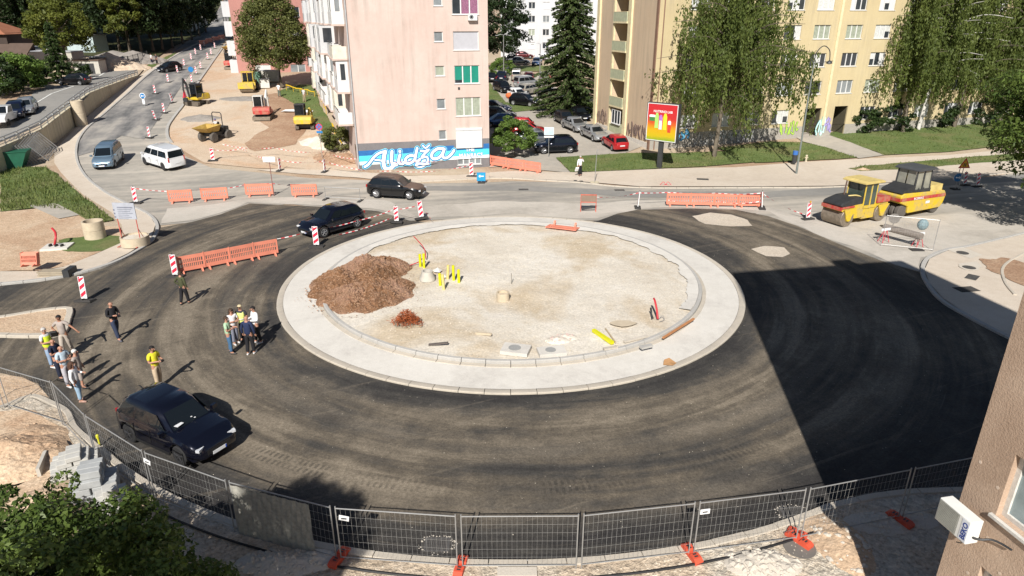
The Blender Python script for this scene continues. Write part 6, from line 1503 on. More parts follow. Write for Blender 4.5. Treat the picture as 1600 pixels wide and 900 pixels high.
# -- mesh fence panels
def fence_panel(a, b, label, foot=None, wires=True, cover=None, sign=None, h=None, grp='mesh fence panels along the foreground', zf=tz, H_=1.78, base=.10, wr=.0024, gap=.07):
 A, B = P(*a, zf), P(*b, zf); d = B - A; L = d.length; u = d.normalized(); A = A + u * gap; L -= 2 * gap; ang = math.atan2(d.y, d.x)
 e = empty('mesh_fence', (A.x, A.y, A.z), ang, label, 'fence', grp)
 r = .018; m = MB()
 for x in (0, L): m.cyl((x, 0, base - .08), (x, 0, H_ + .06), r, n=8)
 m.cyl((0, 0, H_), (L, 0, H_), r * .9, n=8); m.cyl((0, 0, base + .12), (L, 0, base + .12), r * .8, n=8); m.build('frame', M_galv, e)
 if wires:
  w = MB(); n = int(L / .125)
  rr = random.Random(int(a[0]))
  for k in range(1, n):
   x = L * k / n; w.cyl((x, rr.uniform(-.01, .01), base + .12), (x, rr.uniform(-.01, .01), H_), wr, n=3, cap=False)
  for k in range(1, 6):
   z = base + .12 + (H_ - base - .12) * k / 6; w.cyl((0, .004, z), (L, .004, z), wr * 1.1, n=3, cap=False)
  w.build('wire_mesh', pm('wire_steel', (.38, .38, .37), .45, metal=.3, world=True), e)
 if cover:
  x0, x1 = cover; m = MB(); nx, nz = 24, 10; vs = [(x0 * L + (x1 - x0) * L * i / nx, -.03 + .015 * math.sin(i * 2.1 + j), base - .05 + (H_ - base) * j / nz) for j in range(nz + 1) for i in range(nx + 1)]
  m.add(vs, [(j * (nx + 1) + i, j * (nx + 1) + i + 1, (j + 1) * (nx + 1) + i + 1, (j + 1) * (nx + 1) + i) for j in range(nz) for i in range(nx)])
  m.build('mesh_cover', pm('grey_shade_net', (.33, .32, .28), .8, var=.2, vs=9), e)
 if sign is not None:
  m = MB(); m.box((sign * L, -.035, H_ - .26), (.26, .012, .15), M=Matrix.Rotation(R(random.Random(int(a[0])).uniform(-15, 12)), 3, 'Y')); s = m.build('label_plate', M_sw, e)
  m = MB(); m.box((sign * L, -.043, H_ - .27), (.14, .003, .04)); m.build('label_print', M_dkmetal, s)
 return e
def fence_foot(px, py, yaw, label, zf=tz, mat=None, sc=1, dz=.1):
 b = P(px, py, zf); e = empty('fence_foot', b + Vector((0, 0, dz)), R(yaw), label, 'fence foot', 'fence feet'); e.scale = (sc,) * 3
 m = MB(); m.prism([(-.36, 0), (.36, 0), (.36, .09), (.27, .14), (.08, .14), (.06, .09), (-.06, .09), (-.08, .14), (-.27, .14), (-.36, .09)], -.12, .12, 'Y'); o = m.build('block', mat or M_rfoot, e)
 m = MB()
 for x in (-.2, -.12, .12, .2): m.bx(x - .02, -.05, .141, x + .02, .05, .15)
 m.build('grip', M_dkmetal, e); return e
FP = [(14, 640), (101, 668), (153, 724), (243, 786), (371, 836), (530, 880), (719, 894), (904, 893), (1079, 872), (1246, 849), (1405, 815), (1520, 790)]
FL = ['fence panel at the left edge by the sand', 'fence panel next to the standing group at the left', 'fence panel beside the paving stone stacks', 'fence panel in front of the dark navy crossover', 'fence panel half covered by a grey net', 'fence panel with a storm drain behind it', 'fence panel in the middle of the foreground', 'fence panel right of the middle foreground post', 'fence panel crossing into the sunlit gravel on the right', 'fence panel at the edge of the big building shadow', 'fence panel wholly in the building shadow by the beige corner']
for i, (a, b) in enumerate(zip(FP, FP[1:])):
 fence_panel(a, b, FL[i], cover=(0.01, .80) if i == 4 else None, sign={2: None, 3: .02, 5: .07, 7: -.0, 8: .05}.get(i) if i != 7 else None, wires=True)
fence_panel((-60, 660), (12, 640), 'fence panel leaving the picture at the left edge')
for (x, y, a, lb) in [(531, 878, 70, 'red fence foot in the shade left of the drain'), (720, 892, 80, 'red fence foot at the middle foreground posts'), (1080, 872, 108, 'red fence foot on sunlit gravel right of centre'), (1247, 850, 125, 'red fence foot on the dark manhole cover'), (1404, 818, 120, 'red fence foot in the building shadow'), (1396, 760 + 55, 100, 'second red fence foot in the building shadow')][:5]:
 fence_foot(x, y, a, lb)
fence_foot(1245, 838, 140, 'smaller red foot piece touching the dark manhole cover', sc=.7)
# bundle of stored panels leaning against the retaining wall
Wst = [P(20, 255), P(72, 240)]
dd = (P(85, 236) - P(20, 262));
for k in range(9):
 A = P(34 + k * 5.2, 258 - k * .8); e = empty('mesh_fence', A, math.atan2(dd.y, dd.x) + .25, ['front', 'second', 'third', 'fourth', 'fifth', 'sixth', 'seventh', 'eighth', 'ninth'][k] + ' grey steel panel of the bundle leaning on the retaining wall', 'fence', 'stored fence panels against the wall')
 e.rotation_euler = (R(-28 - k), R(-14), math.atan2(dd.y, dd.x) + .3)
 m = MB(); L = 3.0
 for x in (0, L): m.cyl((x, 0, 0), (x, 0, 2.1), .035, n=6)
 for z in (.1, 2.05): m.cyl((0, 0, z), (L, 0, z), .03, n=6)
 m.build('frame', M_galv, e); w = MB()
 for j in range(1, 14): w.cyl((L * j / 14, 0, .1), (L * j / 14, 0, 2.05), .008, n=3, cap=False)
 w.build('wire_mesh', MATS['wire_steel'], e)
def skipbox():
 b = P(10, 262); e = empty('waste_skip', b, R(20), 'dark green waste container at the left edge', 'skip'); m = MB()
 m.prism([(-2.2, 0), (1.4, 0), (2.1, 1.5), (-2.2, 1.5)], -.9, .9, 'Y'); m.build('body', pm('skip_green', (.01, .09, .05), .5), e)
 m = MB(); m.bx(-2.25, -.96, 1.45, 2.15, -.9, 1.55); m.build('rim', pm('skip_green', (.01, .09, .05), .5), e)
skipbox()
# right hand fence fragment with rods and bag
fence_panel((1374, 384), (1459, 393), 'mesh fence panel standing near the right pavement corner', H_=1.95, base=0, grp=None, wr=.003)
m = MB(); A, B = H(1378, 372, .75), H(1436, 388, .75); m.cyl(A, B, .22, n=12); o = m.build('rolled_sheet', pm('grey_brown_sheet', (.22, .19, .165), .8)); tag(o, 'long grey brown roll lying on stands by the right fence', 'roll')
m = MB(); m.sphere(H(1437, 372, .9), .34, 12, sc=(1, .8, 1.1)); o = m.build('bag', pm('grey_blue_bag', (.18, .25, .27), .7, var=.35, vs=9)); tag(o, 'crumpled grey blue bag tied on the end of the roll', 'bag')
m = MB(); c_ = Vector(H(1393, 362, .9)); m.cyl(c_ - Vector((.02, .03, 0)), c_ + Vector((.02, .03, 0)), .33, n=20); m.cyl(c_ - Vector((0, 0, .9)), c_, .03, n=6); o = m.build('round_sign', pm('sign_back_grey', (.20, .185, .17), .6)); tag(o, 'round sign seen from its grey back beside the roll', 'sign')
m = MB(); m.box(Vector(H(1432, 391, .03)), (.75, .45, .06)); o = m.build('base_plate', M_foot); tag(o, 'flat rubber base under the roll stand', 'base')
def stand(px, py, lb):
 b = P(px, py); e = empty('folding_stand', b, .3, lb, 'stand'); m = MB()
 for x in (-.25, .25): m.cyl((x, -.2, 0), (x * .4, 0, .8), .02, n=5); m.cyl((x, .2, 0), (x * .4, 0, .8), .02, n=5)
 m.build('leg', M_red, e); m = MB(); m.bx(-.35, -.03, .75, .35, .03, .9); m.build('rail', M_sw, e)
stand(1380, 378, 'red and white folding stand at the left end of the roll'); stand(1433, 385, 'red and white folding stand at the bag end of the roll')
# low grey steel barrier behind the left asphalt
def low_barrier():
 A, B = P(509, 312), P(563, 315); d = B - A; e = empty('steel_barrier', A, math.atan2(d.y, d.x), 'low grey steel pipe barrier on rubber feet beside the orange barriers', 'barrier'); L = d.length
 m = MB(); m.tube([(0, 0, 0), (0, 0, 1.0), (L, 0, 1.0), (L, 0, 0)], .03, 6); m.cyl((0, 0, .22), (L, 0, .22), .025, n=6); m.cyl((0, 0, .8), (.6, 0, .8), .012, n=4); m.build('frame', M_galv, e)
 for x in (0, L): m = MB(); m.bx(x - .12, -.4, 0, x + .12, .4, .08); m.build('foot', M_foot, e)
low_barrier()
# -- signs
def pole_sign(px, py, h, label, plates, pole=M_galv, zf=tz, r=.03, cat='sign', foot=False, yaw=0):
 b = P(px, py, zf); e = empty('road_sign', b, R(yaw), label, cat); m = MB(); m.cyl((0, 0, -.1), (0, 0, h), r, n=8); m.build('pole', pole, e)
 for f in plates: f(e)
 if foot: m = MB(); m.bx(-.3, -.25, 0, .3, .25, .1); m.build('foot', M_foot, e)
 return e
def disc(z, r, mats, w=.03):
 def f(e):
  m = MB(); m.cyl((0, -w - .005, z), (0, -w - .02, z), r, n=28); p = m.build('plate', mats[0], e)
  if len(mats) > 1: m = MB(); m.cyl((0, -w - .021, z), (0, -w - .026, z), r * .82, n=28); m.build('face', mats[1], p)
  return p
 return f
def rect(z, w, h, mats, y=.035, border=.03):
 def f(e):
  m = MB(); m.bx(-w / 2, -y - .015, z - h / 2, w / 2, -y, z + h / 2); p = m.build('plate', mats[0], e)
  if len(mats) > 1: m = MB(); m.bx(-w / 2 + border, -y - .02, z - h / 2 + border, w / 2 - border, -y - .0155, z + h / 2 - border); m.build('face', mats[1], p)
  return p
 return f
def bar(z, L, ang, mat, y=.062, w=.05):
 def f(e): m = MB(); m.box((0, -y, z), (L, .005, w), M=Matrix.Rotation(ang, 3, 'Y')); m.build('symbol', mat, e)
 return f
def arrow(z, L, ang, mat, y=.062):
 def f(e):
  m = MB(); pts = [(-L / 2, 0), (-L / 6, L / 3), (-L / 6, L / 10), (L / 2, L / 10), (L / 2, -L / 10), (-L / 6, -L / 10), (-L / 6, -L / 3)]
  c, s = math.cos(ang), math.sin(ang); m.prism([(x * c - q * s, z + x * s + q * c) for x, q in pts], -y - .004, -y, 'Y'); m.build('arrow', mat, e)
 return f
pole_sign(504, 250, 3.5, 'round blue and red no stopping sign on a thin pole beside the works strip', [disc(3.1, .32, [M_red, M_signblue]), bar(3.1, .5, .78, M_red), bar(3.1, .5, -.78, M_red), rect(2.62, .55, .2, [M_signblue])])
pole_sign(752, 286, .8, 'square blue sign with a white left arrow on the kerb before the mural', [rect(.55, .75, .75, [M_signblue, pm('sign_cyan', (.02, .28, .50), .5)]), arrow(.6, .45, 0, M_sw)], foot=True)
pole_sign(857, 246, 3.0, 'pale square parking court sign on a thin pole beside the black crossover', [rect(2.6, .95, .75, [M_sw, pm('pale_blue_sign', (.45, .58, .66), .5)]), rect(2.05, .95, .16, [M_sw])])
pole_sign(428, 306, 3.1, 'white backed sign on a thin red footed post behind the barriers', [rect(2.9, .95, .42, [M_sw])], pole=pm('red_brown_post', (.22, .10, .09), .6))
pole_sign(1492, 296, 2.0, 'blue round arrow sign under an orange warning triangle at the right', [disc(1.0, .33, [M_signblue]), arrow(1.0, .4, math.pi, M_sw)], foot=True)
def tri_sign(e, z=2.05, r=.55):
 m = MB(); pts = [(r * math.cos(a), z + r * math.sin(a)) for a in (math.pi / 2, math.pi * 7 / 6, math.pi * 11 / 6)]; m.prism(pts, -.055, -.035, 'Y'); p = m.build('triangle', M_red, e)
 m = MB(); m.prism([(x * .72, z + (q - z) * .72) for x, q in pts], -.061, -.0555, 'Y'); m.build('face', M_signyel, p)
 m = MB(); m.bx(-.10, -.066, z - .15, -.03, -.062, z + .12); m.bx(.03, -.066, z - .15, .10, -.062, z + .12); m.build('symbol', M_dkmetal, p)
b = P(1497, 297); e = empty('warning_triangle', b, 0, 'orange roadworks warning triangle above the blue round sign', 'sign'); tri_sign(e, 2.1, .56); m = MB(); m.cyl((0, 0, 0), (0, 0, 2.2), .03, n=8); m.build('pole', M_galv, e)
pole_sign(226, 166, 1.5, 'small blue round sign on a delineator in the middle of the uphill street', [rect(.7, .3, .9, [M_sw]), disc(1.25, .36, [M_sw, M_signblue]), arrow(1.25, .4, 0, M_sw)])
pole_sign(302, 131, 2.3, 'blue round direction sign on the works side of the uphill street', [disc(2.0, .38, [M_signblue])], foot=True)
pole_sign(1245, 250, 0.01, 'x', []) if False else None
def works_board():
 b = P(207, 386); e = empty('information_board', b + Vector((0, 0, .1)), R(-6), 'grey construction information board on a red frame at the left pavement corner', 'board')
 m = MB(); m.box((0, 0, 2.2), (1.4, .04, 1.0)); p = m.build('panel', pm('board_grey', (.36, .38, .43), .6), e)
 for k in range(7):
  w_ = [1.0, .9, .8, .95, .7, .85, .6][k]; m = MB(); m.box((-.65 + .32 + w_ / 2 - .1, -.024, 2.42 - k * .12), (w_, .006, .03 if k else .06)); m.build('text_line', pm('print_grey', (.16, .17, .22), .7), p)
 m = MB()
 for k in range(3): m.box((-.66, -.024, 2.25 - k * .22), (.1, .006, .1))
 m.build('emblem', pm('print_grey', (.16, .17, .22), .7), p)
 m = MB()
 for x in (-.6, .6): m.cyl((x, .04, 0), (x, .04, 2.1), .03, n=6); m.cyl((x, -.5, .03), (x, .6, .03), .03, n=6); m.cyl((x, .6, .03), (x, .04, 1.1), .02, n=6)
 m.cyl((-.6, .04, .4), (.6, .04, .4), .02, n=6); m.build('frame', pm('frame_red', (.50, .10, .08), .6), e)
works_board()
def brown_board():
 b = P(919, 330); e = empty('site_board', b, R(-4), 'low brown panel with a red frame between the street and the island', 'board')
 m = MB(); m.box((0, 0, .95), (1.1, .04, .5)); m.build('panel', pm('panel_brown', (.22, .16, .12), .7), e); m = MB(); m.box((0, 0, .25), (1.0, .05, .16), M=Matrix.Rotation(-.15, 3, 'Y')); m.build('lower_rail', M_dkmetal, e)
 m = MB()
 for x in (-.55, .55): m.cyl((x, .03, 0), (x, .03, 1.25), .025, n=6); m.cyl((x, -.25, .02), (x, .3, .02), .025, n=6)
 m.bx(-.56, -.03, 1.2, .56, .03, 1.24); m.bx(-.56, -.03, .66, .56, .03, .7); m.build('frame', M_rfoot, e)
brown_board()
# -- billboard
def billboard():
 b = P(1030, 263); e = empty('billboard', b, R(-40), 'tall red and yellow illuminated billboard on a grey post on the lawn', 'billboard')
 m = MB(); m.bx(-.22, -.12, 0, .22, .12, 3.0); m.build('post', M_dkmetal, e)
 w, h, z0 = 3.2, 3.45, 2.5; z1 = z0 + h
 m = MB(); m.bx(-w / 2, -.22, z0, w / 2, .22, z1); m.build('case', M_dkmetal, e)
 for k in range(1):
  pm_, nt, bs = _new('poster_print'); v = objc(nt); sp = nt.nodes.new('ShaderNodeSeparateXYZ'); nt.links.new(v, sp.inputs[0])
  f = rng_(nt, sp.outputs[2], z0 + .1, z1 - .1); n = noise_node(nt, v, 1.5, 3); f = mathn(nt, 'ADD', f, mathn(nt, 'MULTIPLY', mathn(nt, 'SUBTRACT', n, .5), .12))
  col = ramp(nt, f, [(0, (.18, .30, .02)), (.12, (.50, .38, .01)), (.3, (.58, .33, .01)), (.48, (.55, .10, .02)), (.62, (.48, .03, .03)), (1, (.48, .02, .03))]); nt.links.new(col, bs.inputs['Base Color']); bs.inputs['Roughness'].default_value = .25
 m = MB(); m.bx(-w / 2 + .14, -.235, z0 + .12, w / 2 - .14, -.222, z1 - .12); p = m.build('poster', pm_, e)
 m = MB()
 for q in ((-w / 2 + .08, z0 + .06, w / 2 - .08, z0 + .12), (-w / 2 + .08, z1 - .12, w / 2 - .08, z1 - .06), (-w / 2 + .08, z0 + .12, -w / 2 + .14, z1 - .12), (w / 2 - .14, z0 + .12, w / 2 - .08, z1 - .12)): m.bx(q[0], -.25, q[1], q[2], -.222, q[3])
 m.build('poster_frame', M_white, e)
 text_mesh('poster_lettering', 'NUTRINO LAB', .29, M_sw, p, (-.9, -.240, z1 - .85), (math.pi / 2, 0, 0), .006, .003, sx=1.0)
 zb = z0 + 1.15
 items = [(-1.0, .75, .55, .55, pm('poster_pot_green', (.05, .20, .06), .4)), (-1.0, 1.1, .6, .22, M_sw), (-.52, .15, .36, 1.35, pm('poster_lime', (.35, .65, .15), .4)), (-.12, .05, .32, 1.3, pm('poster_white', (.65, .62, .66), .4)), (-.14, .85, .3, .5, pm('poster_violet', (.40, .15, .50), .4)), (.32, .05, .38, 1.45, pm('poster_yellow', (.75, .62, .03), .4)), (.78, -.15, .32, 1.25, pm('poster_red', (.55, .06, .03), .4)), (.78, .55, .3, .35, M_sw)]
 for i, (x, z, ww, hh, mt) in enumerate(items):
  m = MB(); m.prism([(x - ww / 2, zb + z - .1), (x + ww / 2, zb + z - .1), (x + ww / 2, zb + z + hh * .8 - .1), (x + ww * .25, zb + z + hh - .1), (x - ww * .25, zb + z + hh - .1), (x - ww / 2, zb + z + hh * .8 - .1)], -.2385 - i * .0015, -.2365 - i * .0015, 'Y'); m.build('poster_product', mt, p)
billboard()
# -- lamps
def lamp_tall():
 b = P(1244, 272); e = empty('street_lamp', b, 0, 'tall grey street lamp with a looped top on the pavement', 'street lamp'); Hh = 9.6
 m = MB(); m.cyl((0, 0, 0), (0, 0, 1.4), .10, .09, 10); m.cyl((0, 0, 1.4), (.0, 0, Hh), .085, .05, 10); m.build('pole', pm('greenish_grey_pole', (.16, .18, .17), .6), e)
 m = MB(); m.tube(catmull([(0, 0, Hh), (.1, 0, Hh + .8), (.6, 0, Hh + 1.3), (1.15, 0, Hh + .95), (1.3, 0, Hh + .15)], 6), .04, 7); m.cyl((-.1, 0, Hh - .1), (1.6, 0, Hh + .1), .03, n=6); m.build('arm', M_dkmetal, e)
 m = MB(); m.lathe((1.3, 0, Hh - .05), [(.05, .2), (.2, .1), (.26, -.05), (.05, -.12)], 14); m.build('lamp_head', M_dkmetal, e)
lamp_tall()
def lamp_lot(px, py, h, label):
 b = P(px, py); e = empty('street_lamp', b, 0, label, 'street lamp', 'lamps in the parking court'); m = MB(); m.cyl((0, 0, 0), (0, 0, h), .08, .055, 8); m.build('pole', M_galv, e)
 m = MB(); m.tube([(-1.0, 0, h - .05), (-.4, 0, h + .12), (0, 0, h), (.4, 0, h + .12), (1.0, 0, h - .05)], .035, 6); m.build('arm', M_galv, e)
 for s in (-1, 1): m = MB(); m.box((s * 1.15, 0, h - .06), (.45, .2, .1)); m.build('lamp_head', M_galv, e)
lamp_lot(787, 126, 7.4, 'left grey lamp post rising behind the parked cars'); lamp_lot(843, 154, 7.6, 'right grey lamp post rising in front of the parked cars')
for i, (x, y, h) in enumerate([(356, 48, 6.2), (360, 44, 6.5), (352, 50, 6.5), (363, 38, 6.5), (366, 30, 6.5), (369, 22, 6.5), (372, 14, 6.5)]):
 b = P(x, y); e = empty('street_lamp', b, 0, f"{['first', 'second', 'third', 'fourth', 'fifth', 'sixth', 'seventh'][i]} thin pole of the row along the far uphill lane", 'street lamp', 'far poles along the uphill lane'); m = MB(); m.cyl((0, 0, 0), (0, 0, h + 2), .12, .08, 6); m.build('pole', M_galv, e); m = MB(); m.cyl((0, 0, h + 2), (-1.2, 0, h + 2.3), .05, n=5); m.build('arm', M_galv, e)
def post_curved():
 b = P(929, 286); e = empty('sign_post', b, 0, 'thin leaning empty sign post with a round concrete foot', 'post'); m = MB(); m.tube([(0, 0, 0), (.08, 0, 2.7), (.14, 0, 2.85), (.22, 0, 2.8)], .03, 6); m.build('pole', M_galv, e); m = MB(); m.cyl((0, 0, 0), (0, 0, .1), .4, n=14); m.build('foot', M_concw, e)
post_curved()
def litter_bin():
 b = P(1240, 258); e = empty('litter_bin', b, R(10), 'dark litter bin with a blue upper part beside the tall lamp', 'litter bin'); m = MB(); m.cyl((0, 0, .2), (0, 0, 1.0), .2, .24, 12); m.build('body', M_dkmetal, e); m = MB(); m.cyl((0, 0, 1.0), (0, 0, 1.35), .24, n=12); m.build('rim', pm('bin_blue', (.04, .14, .42), .5), e); m = MB(); m.bx(-.03, -.03, 0, .03, .03, .25); m.build('stand', M_dkmetal, e)
litter_bin()
def hydrant():
 b = P(1259, 253); e = empty('hydrant', b, 0, 'small pale hydrant on the lawn right of the litter bin', 'hydrant'); m = MB(); m.lathe((0, 0, 0), [(.14, 0), (.14, .08), (.09, .1), (.09, .5), (.12, .55), (.12, .62), (.03, .7)], 12); m.build('body', M_concw, e); m = MB(); m.cyl((-.16, 0, .42), (.16, 0, .42), .05, n=8); m.build('nozzle', M_concw, e)
hydrant()
def bike_rest():
 b = P(1040, 290); m = MB()
 for s in (-1, 1): m.tube(catmull([(s * .5, 0, .02), (s * .2, .1, .3), (0, 0, .1), (-s * .35, -.1, .03)], 4), .02, 5)
 o = m.build('bent_tape_holder', M_red); o.location = b; tag(o, 'bent red and white holder lying on the far pavement', 'holder')
bike_rest()
# ------------------------------------------------------------------ things on the island and around
M_ring = pm('concrete_ring', (.50, .42, .31), .9, var=.12, world=True)
M_ring2 = pm('grey_concrete_ring', (.46, .43, .38), .9, var=.12, world=True)
M_inside = pm('dark_inside', (.06, .055, .05), .95, var=0)
def tubering(name, px, py, r, h, t, mat, label, cat='concrete ring', zf=tz, rib=True, fill=None, dz=0):
 b = P(px, py, zf); e = empty(name, b + Vector((0, 0, dz)), 0, label, cat); m = MB(); n = 28
 pr = [(r - t, .05), (r, 0)] + ([(r, h * .48), (r - .02, h * .49), (r - .02, h * .51), (r, h * .52)] if rib else []) + [(r, h), (r - t, h), (r - t, .1)]
 m.lathe((0, 0, 0), pr, n, close=False); m.build('shell', mat, e, smooth=30)
 if fill is not None: m = MB(); m.cyl((0, 0, fill - .02), (0, 0, fill), r - t + .005, n=n); m.build('infill', M_inside if fill < .3 else M_gravel, e)
 return e
tubering('concrete_ring', 150, 372, .62, 1.15, .1, M_ring, 'beige double concrete ring on the grass by the left corner', fill=.2)
tubering('concrete_ring', 213, 384, .82, .55, .1, M_ring, 'wide beige manhole ring with rubble inside on the pavement corner', fill=.45, rib=False, dz=.1)
tubering('concrete_pipe', 128, 196, .62, 2.7, .1, M_ring, 'tall yellowish upright concrete pipe in front of the retaining wall', 'concrete pipe', fill=.3)
ISZ = .26
def rock(m, c, s, rr, mi=0):
 c = Vector(c); vs = []; base = [(0, 0, 1), (1, 0, .1), (.2, 1, 0), (-.9, .5, .1), (-.7, -.8, 0), (.5, -.9, .1), (0, 0, -.6)]
 a = rr.uniform(0, 6.28); ca, sa = math.cos(a), math.sin(a)
 for x, y, z in base:
  x, y, z = x * rr.uniform(.6, 1.2), y * rr.uniform(.6, 1.2), z * rr.uniform(.5, 1.0); vs.append(c + Vector(((x * ca - y * sa) * s, (x * sa + y * ca) * s, z * s * .7)))
 m.add(vs, [(0, 1, 2), (0, 2, 3), (0, 3, 4), (0, 4, 5), (0, 5, 1), (6, 2, 1), (6, 3, 2), (6, 4, 3), (6, 5, 4), (6, 1, 5)], mi)
def heap(name, pts_c, label, cat, mat, px=None, n=70, seed=1, rough=.12, stones=0, stone_mat=None, zf=tz, dz=0, smooth=False, freq=2.2, sr=(.03, .08)):
 """heap = sum of cones; pts_c list of (px,py,radius x, radius y, height)"""
 C = []
 for c in pts_c: b = P(c[0], c[1], zf); C.append((b.x, b.y, c[2], c[3], c[4]))
 x0 = min(c[0] - c[2] for c in C) - .2; x1 = max(c[0] + c[2] for c in C) + .2; y0 = min(c[1] - c[3] for c in C) - .2; y1 = max(c[1] + c[3] for c in C) + .2
 ny = int(n * (y1 - y0) / (x1 - x0)) + 2; V = {}; vs = []; fs = []
 def hgt(x, y):
  h = 0
  for cx, cy, rx, ry, hh in C:
   d = math.hypot((x - cx) / rx, (y - cy) / ry); d *= 1 + .18 * noise.noise(Vector((x * 1.1, y * 1.1, seed)))
   if d < 1: h = max(h, hh * (1 - d) ** .85)
  if h > 0: h += rough * (noise.noise(Vector((x * freq, y * freq, seed))) * .6 + noise.noise(Vector((x * freq * 2.7, y * freq * 2.7, seed + 3))) * .5 + noise.noise(Vector((x * freq * 7, y * freq * 7, seed + 5))) * .25) * min(1, h * 3)
  return h
 for j in range(ny + 1):
  for i in range(n + 1):
   x, y = x0 + (x1 - x0) * i / n, y0 + (y1 - y0) * j / ny; h = hgt(x, y); V[(i, j)] = (x, y, h)
 idx = {}
 for (i, j), (x, y, h) in V.items(): idx[(i, j)] = len(vs); vs.append((x, y, zf(x, y) + dz + (h if h > 0 else -.12)))
 for j in range(ny):
  for i in range(n):
   q = [(i, j), (i + 1, j), (i + 1, j + 1), (i, j + 1)]
   if any(V[k][2] > 0 for k in q): fs.append(tuple(idx[k] for k in q))
 m = MB(); m.add(vs, fs, 0); rr = random.Random(seed)
 for _ in range(stones):
  x, y = rr.uniform(x0, x1), rr.uniform(y0, y1); h = hgt(x, y)
  if h > .03 or rr.random() < .08:
   if h <= 0 and min(math.hypot((x - c[0]) / c[2], (y - c[1]) / c[3]) for c in C) > 1.2: continue
   rock(m, (x, y, zf(x, y) + dz + max(0, h)), rr.uniform(*sr), rr, 1)
 o = m.build(name, [mat, stone_mat or mat], smooth=False, fixn=False); tag(o, label, cat); return o
M_brownsoil = ground_mat('brown_heap_soil', [(.3, (.12, .065, .035)), (.5, (.23, .12, .062)), (.7, (.34, .19, .11))], .9, 5, .5, 16, bmp=1.0, bd=.06, speck=(9, (.50, .36, .24), .2), stops2=[(.3, (.30, .165, .11)), (.7, (.42, .27, .19))], s3=.33)
M_clod = pm('soil_clod', (.30, .18, .11), .95, var=.4, vs=.8, world=True)
heap('soil_heap', [(532, 452, 1.6, 2.0, .95), (575, 436, 2.0, 2.2, 1.15), (585, 470, 1.8, 1.7, .85), (560, 478, 1.9, 1.5, .75), (610, 458, 1.3, 1.6, .65), (540, 472, 1.4, 1.5, .7), (600, 425, 1.5, 1.5, .7)], 'big brown heap of excavated soil inside the left edge of the island', 'soil heap', M_brownsoil, n=170, seed=4, rough=.26, stones=2600, stone_mat=M_clod, dz=.22, freq=1.6, sr=(.025, .085))
def f_sp(rr):
 a = rr.uniform(0, 6.28); r = abs(rr.gauss(0, .22)) + .85; c_ = P(568, 462); return c_.x + math.cos(a) * r * 2.3, c_.y + math.sin(a) * r * 2.6
def rebar():
 b = P(638, 516); b.z = ISZ; e = empty('pallet', b + Vector((0, 0, .02)), R(10), 'worn wooden pallet under the rusty ties on the island', 'pallet'); m = MB()
 for k in range(6): m.bx(-.55 + k * .2, -.4, .1, -.4 + k * .2, .4, .12)
 for y in (-.38, 0, .34): m.bx(-.55, y, 0, .6, y + .06, .098)
 m.build('board', pm('grey_timber', (.32, .27, .20), .9), e)
 m = MB(); rr = random.Random(2)
 for k in range(520):
  cx, cy = rr.gauss(0, .3), rr.gauss(0, .2); h = max(.1, .62 - cx * cx * 1.6 - cy * cy * 2) * rr.random(); a, bb = rr.uniform(0, 6.28), rr.uniform(-.5, .9); d = Vector((math.cos(a) * math.cos(bb), math.sin(a) * math.cos(bb), math.sin(bb))) * rr.uniform(.1, .24)
  c = Vector((cx, cy, .14 + h)); m.cyl(c - d * .5, c + d * .5, .011, n=3, cap=False)
 o = m.build('rusty_ties', pm('rust', (.30, .075, .022), .85, var=.4, vs=8)); o.location = b + Vector((-.02, 0, 0)); tag(o, 'spiky rust coloured heap of wire ties on a pallet in the island', 'wire heap')
rebar()
M_ypipe = pm('yellow_pipe', (.62, .60, .01), .45, var=.08)
M_ypale = pm('pale_yellow_pipe', (.62, .52, .20), .5, var=.08)
for i, (x, y, h, mt, lb) in enumerate([(657, 416, .72, M_ypipe, 'left of the rear pair of yellow pipes'), (662.5, 418, .8, M_ypipe, 'right of the rear pair of yellow pipes'), (709, 438, .85, M_ypipe, 'taller yellow pipe of the right pair'), (717, 441, .7, M_ypipe, 'shorter yellow pipe of the right pair'), (688, 446, .65, M_ypipe, 'bright yellow pipe of the front pair'), (693.5, 453, .85, M_ypale, 'pale yellow pipe in front of the others'), (699.5, 436, .8, M_ypale, 'pale slim pipe behind the white stone')]):
 b = P(x, y, tz, ISZ); m = MB(); m.lathe((0, 0, 0), [(.075, -.05), (.075, h), (.062, h), (.062, h - .2), (.01, h - .2)], 14, close=False); o = m.build('upright_pipe', mt, smooth=40); o.location = b; o.rotation_euler = (R(random.Random(i).uniform(-4, 4)), R(random.Random(i + 9).uniform(-4, 4)), 0); tag(o, lb, 'pipe', 'upright pipes in the island')
def cone_ring():
 b = P(668, 437, tz, ISZ); e = empty('manhole_cone', b, 0, 'pale conical manhole ring beside the yellow pipes', 'manhole ring'); m = MB(); m.lathe((0, 0, 0), [(.42, 0), (.42, .12), (.30, .42), (.30, .5), (.22, .5), (.22, .05)], 24, close=False); m.build('shell', M_ring2, e, smooth=30); m = MB(); m.cyl((0, 0, .08), (0, 0, .1), .23, n=20); m.build('opening', M_inside, e)
cone_ring()
rr = random.Random(8)
for i, (x, y, s) in enumerate([(684, 423, .32), (691, 432, .3)]):
 m = MB(); rock(m, (0, 0, 0), s, rr); o = m.build('white_block', M_conc, smooth=False); o.location = P(x, y, tz, ISZ + .08); tag(o, ['white stone lump behind the yellow pipes', 'white stone lump between the yellow pipes'][i], 'stone')
def conduit(pts, col, r, label, cat='conduit', dz=0):
 m = MB(); m.tube(catmull([tuple(H(*p)) if len(p) == 3 else p for p in pts], 5), r, 6); o = m.build('red_conduit', col, smooth=60); tag(o, label, cat); return o
Mrc = pm('conduit_red', (.45, .03, .04), .5)
